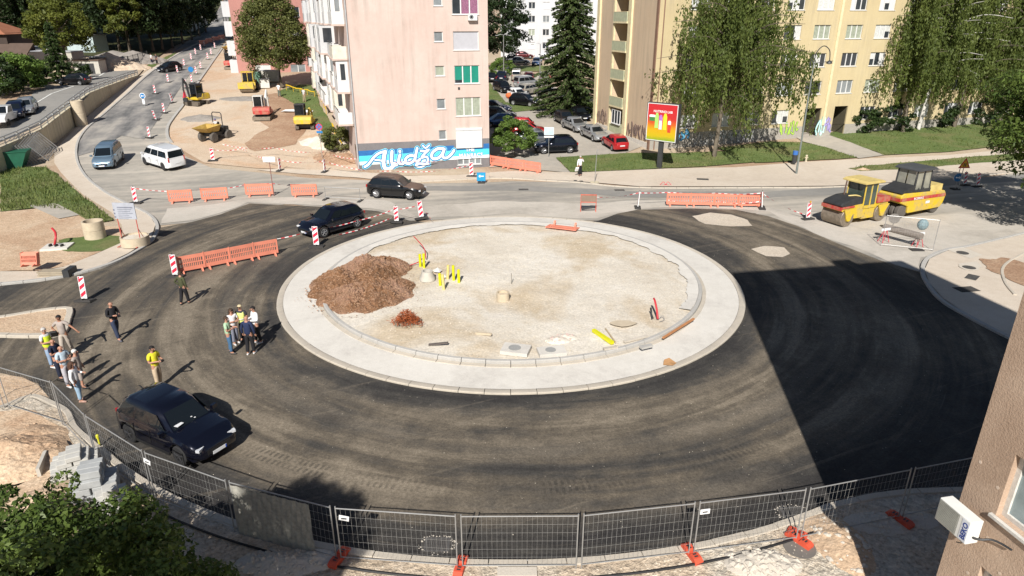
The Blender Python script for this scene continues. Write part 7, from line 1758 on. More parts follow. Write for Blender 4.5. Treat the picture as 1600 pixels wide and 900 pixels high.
conduit([(666, 413, .35), (664, 408, .75), (655, 402, 1.0), (648, 398, 1.15)], Mrc, .028, 'red flexible conduit bent over the rear yellow pipes')
conduit([(639, 423, .30), (648, 421, .34), (657, 419, .42), (660, 417, .5)], Mrc, .028, 'red conduit lying left of the rear yellow pipes')
tubering('manhole_ring', 786, 475, .32, .42, .06, M_ring, 'small sandy manhole ring in the middle of the island', 'manhole ring', fill=.3, rib=False, dz=ISZ - .05)
def slab(px, py, w, d, h, yaw, label, hole=True, tiltx=0, mat=None, zz=ISZ, rh=.22):
 b = P(px, py, tz, zz); e = empty('concrete_slab', b, R(yaw), label, 'concrete slab'); e.rotation_euler = (R(tiltx), 0, R(yaw)); m = MB(); m.bx(-w / 2, -d / 2, 0, w / 2, d / 2, h); m.build('slab', mat or M_conc, e)
 if hole: m = MB(); m.cyl((-.05, 0, h + .002), (-.05, 0, h + .02), rh, n=22); m.build('cover', pm('cover_grey', (.30, .30, .29), .7), e)
slab(806, 549, 1.15, .85, .16, -14, 'white concrete slab with a round grey cover at the front of the island', rh=.26)
slab(862, 552, 1.15, .7, .16, 10, 'second white concrete slab with a round cover right of the first', rh=.22)
def plank(a, b, w, t, mat, label, name='plank', h0=.28, cat='plank', lift_=0):
 A, B = P(*a, tz, h0), P(*b, tz, h0 + lift_); d = B - A; m = MB(); m.box((0, 0, t / 2), (d.length, w, t)); o = m.build(name, mat); o.location = (A + B) / 2; o.rotation_euler = (0, -math.asin(max(-1, min(1, d.z / d.length))), math.atan2(d.y, d.x)); tag(o, label, cat); return o
plank((927, 518), (957, 538), .16, .13, M_ypipe, 'bright yellow beam lying on the island near its front', 'yellow_beam', cat='beam')
plank((946, 514), (962, 536), .05, .05, pm('pale_wood', (.45, .36, .24), .8), 'thin pale lath beside the yellow beam')
plank((1036, 529), (1084, 499), .09, .07, pm('orange_wood', (.42, .19, .08), .8), 'long orange brown timber along the inner kerb of the island', h0=.33)
plank((943, 548), (964, 545), .16, .12, M_kerbd, 'loose kerb stone lying against the island edge', 'kerb_stone', cat='kerb stone')
plank((1001, 545), (1018, 541), .2, .1, M_kerb, 'grey kerb stone piece by the front inner kerb', 'kerb_stone', cat='kerb stone', h0=.3)
plank((975, 535), (1012, 526), .14, .08, M_slab, 'pale concrete strip lying parallel to the island edge', 'concrete_strip', cat='strip')
plank((670, 539), (700, 536), .14, .04, pm('dark_board', (.12, .10, .09), .8), 'dark bent board left of the white slabs', lift_=.12)
plank((744, 522), (768, 524), .1, .1, M_ring, 'small beige block on thin legs on the island', 'block', cat='block', lift_=.1)
def cardboard():
 b = P(1046, 568, tz, .12); m = MB(); m.add([(-.28, -.12, 0), (.1, -.2, .02), (.3, .05, .0), (.02, .2, .16), (-.2, .12, .12), (0, 0, .05)], [(0, 1, 5), (1, 2, 5), (2, 3, 5), (3, 4, 5), (4, 0, 5)]); o = m.build('cardboard', pm('cardboard', (.36, .20, .09), .8)); o.location = b; tag(o, 'crumpled brown cardboard on the pale concrete ring', 'cardboard')
cardboard()
irr('stone_patch', *P(972, 516)[:2], .6, .3, M_ring, .35, 5)
conduit([(1027, 508, .3), (1025, 505, .6), (1021, 500, .95), (1019, 497, 1.0)], Mrc, .05, 'red conduit stub standing up at the front right of the island')
conduit([(1018, 508, .3), (1016, 502, .65), (1015, 499, .5), (1020, 506, .28)], M_dkmetal, .025, 'black cable coil beside the red stub on the island')
conduit([(1028, 508, .28), (1034, 505, .38), (1037, 509, .3), (1030, 511, .28)], M_galv, .012, 'thin pale wires at the foot of the red stub')
m = MB(); m.cyl((0, 0, 0), (0, 0, .6), .02, n=6); o = m.build('survey_stake', pm('stake_grey', (.25, .23, .2), .8)); o.location = P(799, 444, tz, ISZ); tag(o, 'thin survey stake near the centre of the island', 'stake')
heap('rubble_heap', [(870, 540, .55, .35, .16), (885, 535, .5, .3, .12)], 'small pinkish rubble patch behind the second white slab', 'rubble', M_gravel, n=30, seed=6, stones=160, stone_mat=pm('pink_rubble', (.50, .38, .34), .9, var=.3), dz=ISZ, sr=(.03, .08))
# left: cable pad, timber pile
slab(90, 387, 1.5, 1.2, .12, 12, 'pale concrete cable pad with a red pipe by the sandy ground', hole=False, zz=.02)
conduit([(86, 386, .12), (90, 386, .5), (92, 384, .85), (88, 382, 1.05)], Mrc, .07, 'bent red pipe rising from the pale cable pad')
for k, (dx, dz_) in enumerate(((-.3, 0), (.0, 0), (.3, .0))):
 m = MB(); m.box((0, 0, .08), (.1, .22, .14)); o = m.build('black_socket', M_trim); b = P(84 + k * 9, 386); o.location = b + Vector((0, -.25, .12)); tag(o, ['left', 'middle', 'right'][k] + ' small dark block on the pale cable pad', 'block')
def pile(px, py, label):
 b = P(px, py); e = empty('timber_pile', b, R(3), label, 'timber pile'); rr = random.Random(4)
 for k in range(9): m = MB(); m.box((rr.uniform(-.06, .06), -.3 + .2 * (k % 3), .08 + .1 * (k // 3)), (1.5, .16, .09), rz=rr.uniform(-.06, .06)); m.build('board', pm('grey_timber', (.32, .27, .20), .9), e)
 m = MB(); m.bx(.62, -.45, 0, .95, .4, .42); m.build('dark_box', M_dkmetal, e)
pile(88, 430, 'pile of grey boards next to the orange barrier bundle')
# stacks of kerb stones bottom left
def stack(px, py, yaw, rows, dims, label, mat, seed=0, zz=.08, round_=False):
 b = P(px, py, tz, zz); e = empty('stone_stack', b, R(yaw), label, 'stone stack'); rr = random.Random(seed); lx, ly, lz = dims
 for k, (nx, ny) in enumerate(rows):
  for i in range(nx):
   for j in range(ny):
    m = MB(); c = ((i - (nx - 1) / 2) * lx + rr.uniform(-.03, .03), (j - (ny - 1) / 2) * ly + rr.uniform(-.02, .02), .12 + k * lz + lz / 2)
    if round_: m.cyl((c[0] - lx * .48, c[1], c[2]), (c[0] + lx * .48, c[1], c[2]), lz * .52, n=14)
    else: m.box(c, (lx * .96, ly * .95, lz * .95), rz=rr.uniform(-.05, .05))
    o = m.build('stone', mat, e); bv = o.modifiers.new('b', 'BEVEL'); bv.width = .02; bv.segments = 2
 m = MB(); ny = max(r[1] for r in rows); nx = max(r[0] for r in rows)
 for y in (-.4, 0, .4): m.bx(-nx * lx / 2, y * ny * ly - .05, 0, nx * lx / 2, y * ny * ly + .05, .11)
 m.build('bearer', pm('grey_timber', (.32, .27, .20), .9), e)
M_paver = pm('pale_paver', (.45, .44, .41), .85, var=.12, world=True); M_paverb = pm('bluish_paver', (.36, .37, .37), .85, var=.12, world=True)
stack(122, 738, 28, [(3, 4), (3, 4), (2, 3), (1, 3)], (.42, .26, .17), 'stack of pale paving blocks by the left fence', M_paver, 1)
stack(152, 775, 22, [(2, 4), (2, 4), (1, 4), (1, 3)], (.62, .24, .24), 'stack of long kerb stones behind the bottom left tree', M_paverb, 2)
stack(182, 800, 30, [(2, 2), (2, 2), (1, 1)], (.4, .4, .26), 'small stack of square stones beside the long kerb stones', M_paver, 3)
plank((62, 745), (74, 716), .1, .3, M_ring2, 'single kerb stone standing on edge in the sand', 'kerb_stone', h0=.1, cat='kerb stone')
irr('concrete_pad', *P(50, 735)[:2], .55, .8, M_paverb, .105, 2)
m = MB(); m.lathe((0, 0, 0), [(.03, 0), (.03, .3), (.05, .3), (.05, .4), (.02, .43)], 10); o = m.build('pipe_marker', M_ypipe); o.location = P(156, 696, tz, .05); tag(o, 'small yellow cap on a pipe at the left fence', 'pipe cap')
plank((205, 758), (262, 800), .1, .06, M_ring, 'long pale lath behind the kerb at the bottom left', h0=.12)
# manhole covers and grates
def cover(px, py, r, label, sq=False, yaw=0, mat=None, dz=.016, rimm=None):
 b = P(px, py, tz, dz); e = empty('manhole_cover', b, R(yaw), label, 'manhole cover'); m = MB()
 if sq: m.bx(-r, -r * .6, 0, r, r * .6, .012)
 else: m.cyl((0, 0, 0), (0, 0, .012), r, n=26)
 m.build('lid', mat or pm('cast_iron', (.10, .095, .09), .6, metal=.3, var=.3, vs=6), e)
 if rimm: m = MB(); m.lathe((0, 0, 0), [(r + .01, .0), (r + .01, .016), (r + .16, .016), (r + .16, .0)], 26, close=False); m.build('surround', rimm, e)
cover(1504, 395, .33, 'round iron cover in the pale slab on the right pavement', dz=.118)
cover(1514, 418, .33, 'round iron cover nearer the shadow on the right pavement', dz=.118, rimm=M_slab)
cover(1519, 433, .45, 'square iron cover on the right pavement', True, 45, dz=.105)
cover(1510, 452, .55, 'dark square hole cover at the shadow edge on the right pavement', True, 10, dz=.105, mat=M_inside)
cover(1098, 280, .5, 'square iron cover on the far pavement', True, -10, dz=.056); cover(1131, 275.5, .5, 'pale square cover on the far pavement', True, -10, dz=.056, mat=M_pave)
cover(968, 297, .4, 'flat grate in the far street near the kerb', True, 0, dz=.02); cover(818, 296, .4, 'flat grate in the street before the footpath', True, 0, dz=.02)
cover(899, 282, .16, 'small dark lid on the far pavement left of the pair', dz=.056); cover(908, 283, .18, 'small dark lid on the far pavement right of the pair', dz=.056)
cover(848, 182, .45, 'round lid in the parking court', dz=.05)
cover(1249, 855, .42, 'dark round cover under the red foot at the lower right', dz=.096, mat=pm('wet_concrete', (.16, .145, .13), .7))
def drain(px, py, label):
 b = P(px, py, tz, .018); e = empty('storm_drain', b, 0, label, 'drain grate'); m = MB(); m.bx(-.34, -.26, 0, .34, -.2, .012); m.bx(-.34, .2, 0, .34, .26, .012); m.bx(-.34, -.2, 0, -.28, .2, .012); m.bx(.28, -.2, 0, .34, .2, .012)
 for k in range(11): m.bx(-.27 + k * .053, -.2, 0, -.245 + k * .053, .2, .010)
 m.build('grate', pm('dull_grate', (.16, .15, .14), .5, metal=.5), e); m = MB(); m.bx(-.42, -.32, -.002, .42, .32, .003); m.build('opening', M_inside, e)
 rr = random.Random(int(px)); m = MB()
 for _ in range(60): a = rr.uniform(0, 6.28); r_ = rr.uniform(.38, .48); rock(m, (math.cos(a) * r_ * 1.1, math.sin(a) * r_ * .8, .004), rr.uniform(.01, .03), rr)
 o = m.build('mortar_crumbs', M_slab, e)
drain(683, 851, 'storm drain grate behind the foreground fence'); drain(1240, 802, 'storm drain grate near the big shadow edge')
m = MB(); m.bx(-.5, -.14, 0, .5, .14, .1); o = m.build('concrete_block', M_slab); o.location = P(808, 897, tz, .1); tag(o, 'rectangular pale concrete lid at the bottom edge of the picture', 'lid')
plank((806, 877), (828, 876), .03, .03, M_sw, 'short white rod on the asphalt behind the middle fence panel', 'rod', h0=.03, cat='rod')
# heaps in the distance and stone scatter
heap('gravel_heap', [(139, 108, 3.6, 3, 2.2)], 'left pinkish gravel heap behind the sheds', 'gravel heap', M_works, zf=tzu, n=40, seed=3)
heap('gravel_heap', [(172, 107, 5.2, 3.2, 2.6), (195, 107, 4, 3, 1.5)], 'large pinkish gravel heap in the middle behind the wall', 'gravel heap', M_works, zf=tzu, n=50, seed=5)
M_gg = ground_mat('grey_heap', [(.3, (.22, .20, .18)), (.7, (.32, .29, .26))], .4, 3, .2, 10)
heap('gravel_heap', [(180, 96, 6, 4, 1.9)], 'left grey gravel heap in the shade behind the pink ones', 'gravel heap', M_gg, zf=tzu, n=40, seed=7); heap('gravel_heap', [(210, 97, 5.5, 4, 2.0)], 'right grey gravel heap behind the pink ones', 'gravel heap', M_gg, zf=tzu, n=40, seed=8)
heap('sand_heap', [(520, 226, 2.6, 2, 1.0), (498, 222, 2, 1.6, .6)], 'pale sand heap below the no stopping sign', 'sand heap', M_gravel, n=40, seed=9)
heap('soil_heap', [(535, 250, 2.4, 2, .7), (510, 245, 1.4, 1.4, .5)], 'brown soil bank at the left corner of the pink block', 'soil heap', M_redsoil, n=40, seed=10, stones=200, stone_mat=M_ring)
heap('gravel_heap', [(313, 186, 2.4, 1.6, .5)], 'low grey gravel heap below the dark excavator', 'gravel heap', M_gg, n=30, seed=11)
heap('gravel_heap', [(384, 155, 3.6, 1.6, .35)], 'flat grey gravel patch before the yellow drum roller', 'gravel heap', M_gg, n=30, seed=12)
heap('sand_heap', [(1348, 266, .8, .5, .25)], 'small sand heap at the end of the grass strip', 'sand heap', M_sand, n=24, seed=13)
heap('rubble_heap', [(1190, 885, 1.0, .55, .22), (1215, 890, .6, .4, .18)], 'pale rubble heap at the bottom right of the fence', 'rubble', M_slab, n=30, seed=14, stones=260, stone_mat=M_slab, dz=.08, sr=(.04, .14))
heap('rubble_heap', [(1310, 850, .8, 1.2, .25)], 'rubble at the shadow edge bottom right', 'rubble', M_sand, n=30, seed=15, stones=90, stone_mat=M_slab, dz=.08, sr=(.03, .12))
heap('sand_heap', [(15, 720, 2.0, 1.6, .7), (50, 690, 1.2, 1.0, .35), (90, 790, 1.5, 1.0, .4)], 'reddish sand bank at the left edge of the foreground', 'sand heap', M_sand, n=60, seed=16, stones=300, stone_mat=M_sand, dz=.05, sr=(.02, .07))
heap('rubble_heap', [(440, 885, 1.2, .5, .25), (490, 880, .8, .4, .2)], 'dark rubble in the tree shadow at the bottom', 'rubble', M_slab, n=30, seed=17, stones=260, stone_mat=M_slab, dz=.08, sr=(.03, .1))
heap('rubble_heap', [(1370, 822, .9, .5, .12), (1430, 815, .7, .4, .12)], 'broken stones in the building shadow behind the last fence panels', 'rubble', M_slab, n=30, seed=18, stones=260, stone_mat=M_slab, dz=.08, sr=(.03, .1))
def scatter(name, fn, N, sr, mat, seed, zfn, label=None):
 rr = random.Random(seed); m = MB(); k = 0
 while k < N:
  x, y = fn(rr)
  rock(m, (x, y, zfn(x, y)), rr.uniform(*sr) ** 1.0, rr); k += 1
 o = m.build(name, mat, fixn=False); o['kind'] = 'stuff'; return o
def f_isl(rr):
 a, r = rr.uniform(0, 6.28), 9.6 * math.sqrt(rr.random()); return ICX + r * math.sin(a), ICY + r * math.cos(a)
M_st = pm('pale_stone', (.60, .54, .44), .9, var=.25, vs=.7, world=True)
scatter('gravel', f_isl, 2200, (.012, .045), M_st, 1, lambda x, y: .25 + .07 * noise.noise(Vector((x * .35, y * .35, 2))) + .02)
scatter('gravel', f_sp, 420, (.012, .04), M_clod, 11, lambda x, y: .29 if math.hypot(x - ICX, y - ICY) < 9.8 else .19)
def f_for(rr):
 while True:
  x, y = rr.uniform(-14, 14), rr.uniform(12.2, 24)
  if math.hypot(x - ICX, y - ICY) > RK + .3 and (x < 9 or y < 15): return x, y
scatter('gravel', f_for, 2600, (.012, .05), pm('fore_stone', (.52, .45, .36), .9, var=.25, vs=.7, world=True), 2, lambda x, y: .095)
def f_asp(rr):
 a = rr.uniform(0, 6.28); r = rr.uniform(12.2, 20.4); return ICX + r * math.sin(a), ICY + r * math.cos(a)
scatter('gravel', f_asp, 900, (.006, .018), M_st, 3, lambda x, y: .018)
for i, (px, py, s) in enumerate(((285, 160 - 8, .8), (1324, 300, 0), (0, 0, 0))):
 if s: b = P(289, 152); m = MB(); m.cyl((0, 0, 0), (0, 0, .04), .25, n=14); m.cyl((0, 0, .04), (0, 0, .85), .17, .04, 14); o = m.build('traffic_cone', M_red); o.location = b; o.scale = (1.3,) * 3; tag(o, 'red traffic cone beside the dark mini excavator', 'traffic cone')
m = MB(); m.sphere((0, 0, .45), .6, 10, sc=(1, .6, .7)); o = m.build('bag', pm('orange_bag', (.55, .13, .04), .7)); o.location = P(796, 154); tag(o, 'orange bag beside the white car in the middle row', 'bag')
m = MB(); m.sphere((0, 0, .6), .55, 10, sc=(.8, .6, 1)); o = m.build('bag', Mrc); o.location = P(859, 128); tag(o, 'red bag near the light silver car', 'bag')
b = P(462, 176); m = MB(); m.add([(-1.8, 0, .1), (-1.2, -.5, .25), (.5, -.2, .15), (2.0, -.6, .05), (2.1, .2, .2), (.3, .5, .35), (-1.4, .6, .3)], [(0, 1, 2, 6), (2, 5, 6), (2, 3, 4, 5)]); o = m.build('white_sheet', M_sw); o.location = b; tag(o, 'white sheet spread over the red soil between the two workers', 'sheet')
def crate_pile():
 for i, (x, y, w_, h_, mt, lb) in enumerate([(424, 128, 2.4, 1.6, M_shed, 'grey crate under the round tree'), (400, 132, 1.6, 1.8, pm('dull_green', (.10, .20, .14), .7), 'dull green box beside the crates'), (414, 138, 1.3, 1.2, M_wmach, 'white machine box in front of the crates')]):
  b = P(x, y); e = empty('crate', b, R(10 * i), lb, 'crate'); m = MB(); m.bx(-w_ / 2, -.6, .1, w_ / 2, .6, h_); m.build('box', mt, e); m = MB(); m.bx(-w_ / 2 - .03, -.63, h_, w_ / 2 + .03, .63, h_ + .08); m.build('lid', M_greyw, e)
crate_pile()
for i, (a, b_) in enumerate((((448, 142), (492, 152)), ((495, 142), (510, 178)), ((520, 205), (535, 235)))):
 A, B = P(*a), P(*b_); m = MB(); rr = random.Random(i)
 n = 8; pts = [A.lerp(B, k / n) + Vector((0, 0, .7 + rr.uniform(-.15, .15))) for k in range(n + 1)]; m.tube(pts, .07, 5)
 for p in pts[::2]: m.cyl((p.x, p.y, p.z - .9), p, .03, n=5)
 o = m.build('safety_netting', pm('yellow_net', (.65, .42, .02), .6)); tag(o, ['yellow netting line behind the two workers', 'yellow netting line down the side of the pink block', 'short yellow netting line at the corner of the pink block'][i], 'netting')
# ------------------------------------------------------------------ people
def skin_mesh(joints, edges, root=0, sub=1):
 me = bpy.data.meshes.new('tmp'); me.from_pydata([j[0] for j in joints], edges, [])
 o = bpy.data.objects.new('tmp', me); COL.objects.link(o)
 o.modifiers.new('s', 'SKIN'); sd = o.data.skin_vertices
 if not sd: bpy.context.view_layer.objects.active = o
 L = o.data.skin_vertices[0].data
 for i, j in enumerate(joints):
  r = j[1]; L[i].radius = (r, r) if not isinstance(r, tuple) else r
  L[i].use_root = (i == root)
 if sub: md = o.modifiers.new('u', 'SUBSURF'); md.levels = sub; md.render_levels = sub
 bpy.context.view_layer.update()
 ev = o.evaluated_get(bpy.context.evaluated_depsgraph_get()); m2 = ev.to_mesh()
 V = [tuple(v.co) for v in m2.vertices]; F_ = [tuple(p.vertices) for p in m2.polygons]; ev.to_mesh_clear(); bpy.data.objects.remove(o)
 return V, F_
ARM = {'down': ((.25, .03, 1.14), (.26, -.05, .89)), 'phone': ((.25, -.02, 1.15), (.11, -.30, 1.20)), 'crossed': ((.27, -.06, 1.15), (-.04, -.23, 1.17)), 'hip': ((.38, .06, 1.17), (.18, -.03, 1.0)), 'out': ((.38, -.02, 1.22), (.60, -.12, 1.06)), 'face': ((.25, -.14, 1.24), (.13, -.17, 1.50)), 'point': ((.26, -.16, 1.2), (.22, -.44, 1.14)), 'bag': ((.24, .02, 1.13), (.27, -.03, .88)), 'back': ((.24, .10, 1.14), (.05, .16, 1.0)), 'wheel': ((.25, -.2, 1.2), (.15, -.42, 1.2))}
M_skin = pm('skin', (.42, .22, .15), .6, var=.06); M_skin2 = pm('tanned_skin', (.33, .16, .10), .6, var=.06)
M_eye = pm('eye_dark', (.02, .015, .012), .3, var=0)
def cloth(n, c): return pm('cloth_' + n, c, .85, var=.12, vs=9)
NP = [0]
def person(px, py, yaw, label, shirt, trousers, hair=(.05, .03, .02), arms=('down', 'down'), h=1.75, sleeve='short', bald=False, shoes=(.05, .05, .05), vest=None, female=False, stride=.12, stoop=0, belly=1.0, sit=False, base=None, shades=False, long_hair=False, short_trs=False, zf=tz, head_turn=0, nod=0, skin=None, grp='people standing on the new asphalt'):
 b = base if base is not None else P(px, py, zf, .02); e = empty('person', b, R(yaw), label, 'person', grp); k = h / 1.75; e.scale = (k,) * 3; sk = skin or M_skin
 lean = Vector((0, -stoop, 0))
 def up(p): return Vector(p) + lean * max(0, (p[2] - .95)) / .8
 wsh = .185 if not female else .165
 J = []; E_ = []
 def add(p, r, par=None): J.append((tuple(p), r)); i = len(J) - 1; (E_.append((par, i)) if par is not None else None); return i
 pel = add((0, 0, .96), (.13, .10)); sp = add(up((0, 0, 1.12)), (.125 * belly, .10 * belly), pel); ch = add(up((0, .0, 1.30)), (.14, .105), sp); cl = add(up((0, .01, 1.42)), (.085, .075), ch); nk = add(up((0, 0, 1.49)), .052, cl)
 hd0 = add(up((0, -.012 - nod * .3, 1.56)), .066, nk); hd1 = add(up((0, -.02 - nod * .6, 1.63)), (.085, .095), hd0); hd2 = add(up((0, -.012 - nod, 1.70)), .070, hd1)
 hands = []
 armj = []
 for s, a in ((-1, arms[0]), (1, arms[1])):
  sh = add(up((s * wsh, .01, 1.405)), .058, cl); (ex, ey, ez), (wx_, wy, wz) = ARM[a]
  el = add(up((s * ex, ey, ez)), .042, sh); wr_ = add(up((s * wx_, wy, wz)), .028, el); d = (Vector(J[wr_][0]) - Vector(J[el][0])).normalized(); pa = add(Vector(J[wr_][0]) + d * .05, (.034, .022), wr_)
  armj.append((sh, el, wr_)); perp = d.cross(Vector((0, 1, 0) if abs(d.y) < .7 else (1, 0, 0))).normalized(); cu = d.cross(perp).normalized()
  for q, ln in ((-.027, .068), (-.009, .078), (.009, .073), (.027, .058)):
   f1 = add(Vector(J[pa][0]) + d * .045 + perp * q, .0095, pa); add(Vector(J[f1][0]) + d * ln * .55 + cu * .022, .0085, f1)
  th = add(Vector(J[wr_][0]) + d * .03 - perp * .036, .011, wr_); add(Vector(J[th][0]) + d * .035 - perp * .018 + cu * .012, .0095, th)
  hands.append(Vector(J[pa][0]) + d * .06)
 legj = []
 for s in (-1, 1):
  st = s * stride * .5
  hp = add((s * .09, 0, .90), .088, pel)
  if sit: kn = add((s * .13, -.42, .88), .06, hp); an = add((s * .13, -.5, .45), .042, kn); toe = add((s * .13, -.65, .42), .035, an)
  else: kn = add((s * .10, st * .5 - .02, .50), .060, hp); an = add((s * .105, st + .02, .09), .042, kn); toe = add((s * .12, st - .13, .04), .034, an); hl = add((s * .105, st + .06, .04), .034, an)
  legj.append((hp, kn, an, toe))
 V, F_ = skin_mesh(J, E_); m = MB(); m.add(V, F_, 0)
 hc = Vector(J[hd1][0])
 m.cyl(hc + Vector((0, -.085, .02)), hc + Vector((0, -.118, -.015)), .008, .015, 6, 0)
 for s in (-1, 1): m.sphere(hc + Vector((s * .088, .005, .0)), .024, 6, 0, sc=(.4, 1, 1.3)); m.sphere(hc + Vector((s * .032, -.088, .022)), .010, 6, 1)
 m.box(hc + Vector((0, -.090, -.045)), (.045, .008, .009), 2)
 m.build('body', [sk, M_eye, pm('lips', (.30, .10, .08), .5, var=0)], e, smooth=60)
 if shades: g = MB(); g.box(hc + Vector((0, -.097, .022)), (.13, .015, .036)); g.build('sunglasses', M_eye, e)
 # hair
 if not bald:
  g = MB(); n0 = 12
  g.sphere(hc + Vector((0, .016, .026)), .103, 14, sc=(.95, 1.02, .93))
  # cut the face free
  keep = []
  for f in g.f:
   c_ = sum((Vector(g.v[i]) for i in f), Vector()) / len(f) - hc
   if c_.y < -.045 and c_.z < .066: continue
   if c_.z < -.045 and not long_hair: continue
   keep.append(f)
  g.f = keep; g.m = [0] * len(keep)
  if long_hair:
   g.tube([hc + Vector((0, .05, .03)), hc + Vector((0, .085, -.07)), hc + Vector((0, .09, -.2)), hc + Vector((0, .085, -.3))], [.085, .085, .075, .03], 10)
   for s in (-1, 1): g.tube([hc + Vector((s * .07, .0, .05)), hc + Vector((s * .088, .02, -.06)), hc + Vector((s * .085, .05, -.2))], [.03, .035, .02], 6)
  g.build('hair', pm('hair_%d%d' % (int(hair[0] * 99), int(hair[2] * 99)), hair, .8, var=.3, vs=20), e, smooth=60, fixn=False)
 # upper clothing
 def off(i, dr): p, r = J[i]; return (p, (r[0] + dr, r[1] + dr) if isinstance(r, tuple) else r + dr)
 S = [((0, 0, .83), (.160 + .02 * belly, .145)), off(sp, .035), off(ch, .03), off(cl, .022)]; SE = [(0, 1), (1, 2), (2, 3)]
 for sh, el, wr_ in armj:
  i = len(S); S.append(off(sh, .016)); SE.append((3, i))
  if sleeve == 'short': mid_ = Vector(J[sh][0]).lerp(Vector(J[el][0]), .72); S.append((tuple(mid_), .062)); SE.append((i, i + 1))
  elif sleeve == 'long': S.append(off(el, .016)); SE.append((i, i + 1)); mid_ = Vector(J[el][0]).lerp(Vector(J[wr_][0]), .92); S.append((tuple(mid_), .042)); SE.append((i + 1, i + 2))
  else: mid_ = Vector(J[sh][0]).lerp(Vector(J[el][0]), .12); S.append((tuple(mid_), .06)); SE.append((i, i + 1))
 V, F_ = skin_mesh(S, SE); m = MB(); m.add(V, F_); m.build('shirt', cloth(shirt[0], shirt[1]), e, smooth=60)
 if vest:
  S = [((0, 0, .80), (.20, .175)), off(sp, .055), off(ch, .05), off(cl, .036)]; SE = [(0, 1), (1, 2), (2, 3)]
  for sh, el, wr_ in armj: i = len(S); S.append((tuple(Vector(J[cl][0]).lerp(Vector(J[sh][0]), .75)), .07)); SE.append((3, i))
  V, F_ = skin_mesh(S, SE); m = MB(); m.add(V, F_); v_ = m.build('safety_vest', cloth(*vest), e, smooth=60)
  m = MB(); c_ = Vector(J[sp][0]); m.lathe(c_ + Vector((0, 0, 0)), [(.2, -.025), (.2, .025)], 16, close=False); o_ = m.build('reflective_band', pm('reflective', (.6, .6, .55), .4), v_); o_.scale = (1, 1, 1)
 # trousers
 S = [((0, 0, 1.0), (.13, .11)), off(pel, .03)]; SE = [(0, 1)]
 for hp, kn, an, toe in legj:
  i = len(S); S.append(off(hp, .026)); SE.append((1, i)); S.append(off(kn, .030)); SE.append((i, i + 1))
  if not short_trs: a_ = Vector(J[an][0]) + Vector((0, 0, .02)); S.append((tuple(a_), .074)); SE.append((i + 1, i + 2))
  else: a_ = Vector(J[kn][0]).lerp(Vector(J[an][0]), .35); S.append((tuple(a_), .062)); SE.append((i + 1, i + 2))
 V, F_ = skin_mesh(S, SE); m = MB(); m.add(V, F_); m.build('trousers', cloth(*trousers), e, smooth=60)
 for hp, kn, an, toe in legj:
  t, a_ = Vector(J[toe][0]), Vector(J[an][0]); m = MB(); m.tube([(a_.x, a_.y + .06, t.z + .0), (a_.x, a_.y, t.z + .012), (t.x, t.y, t.z), (t.x, t.y - .05, t.z - .012)], [.035, .048, .046, .028], 8); m.build('shoe', pm('shoe_%d' % int(shoes[0] * 99), shoes, .7), e, smooth=60)
 return e, hands
def held(e, pos_, dims, name, mat, label, cat, rz=0):
 Mx = Matrix.Translation(e.location) @ Matrix.Rotation(e.rotation_euler.z, 4, 'Z') @ Matrix.Scale(e.scale[0], 4)
 m = MB(); m.box((0, 0, 0), dims); o = m.build(name, mat); o.location = Mx @ Vector(pos_); o.rotation_euler = (R(30), 0, e.rotation_euler.z + rz); tag(o, label, cat)
 bv = o.modifiers.new('b', 'BEVEL'); bv.width = min(dims) * .25; bv.segments = 2; return o
BR, DK, GR = (.05, .03, .018), (.012, .010, .010), (.42, .40, .38)
# yaw 0 faces the camera; positive turns towards the right of the picture
e, hd = person(185, 530, 62, 'bald man in a black sweater and dark jeans looking at a device in his hands', ('black', (.012, .012, .015)), ('dark_jeans', (.025, .035, .07)), bald=True, arms=('phone', 'phone'), sleeve='long', h=1.82, nod=.02, stride=.5, shoes=(.10, .10, .12), belly=1.12)
held(e, (0, -.40, 1.19), (.14, .2, .025), 'tablet', M_trim, 'small dark controller in the hands of the bald man in black', 'device')
e, hd = person(290, 475, 160, 'man in an olive jacket and black trousers walking towards the orange barriers', ('olive', (.06, .065, .03)), ('black', (.012, .012, .015)), hair=BR, arms=('down', 'hip'), sleeve='long', h=1.72, stride=.3)
e, hd = person(250, 605, 70, 'man in a yellow t-shirt and beige trousers looking at a camera behind the navy car', ('bright_yellow', (.68, .62, .03)), ('beige', (.45, .35, .24)), hair=DK, arms=('phone', 'phone'), h=1.78, nod=.02)
held(e, (0, -.40, 1.20), (.13, .09, .08), 'camera', M_trim, 'black camera held by the man in the yellow t-shirt', 'camera')
# group of five
G5 = 'five people talking beside the island'
person(362, 552, 95, 'man in a light green shirt and blue jeans with folded arms', ('light_green', (.36, .52, .34)), ('blue_jeans', (.05, .12, .22)), hair=BR, arms=('crossed', 'phone'), h=1.72, grp=G5, belly=1.1)
person(369, 537, 50, 'dark haired woman in a white blouse beside the man in green', ('white_blouse', (.70, .70, .72)), ('grey', (.18, .19, .24)), hair=BR, arms=('crossed', 'crossed'), h=1.68, female=True, shades=True, long_hair=True, grp=G5, shoes=(.5, .5, .5))
person(383, 532, 0, 'fair haired person in a pale yellow safety vest and sunglasses facing the camera', ('dark_shirt', (.03, .03, .04)), ('black', (.012, .012, .015)), hair=(.5, .42, .26), arms=('down', 'down'), h=1.72, vest=('pale_hivis', (.66, .72, .22)), shades=True, grp=G5)
person(393, 553, 175, 'balding man in a dark blue jacket and white shoes seen from behind', ('dark_blue', (.015, .025, .07)), ('black', (.012, .012, .015)), bald=True, arms=('down', 'down'), sleeve='long', h=1.78, grp=G5, shoes=(.7, .7, .7), belly=1.15)
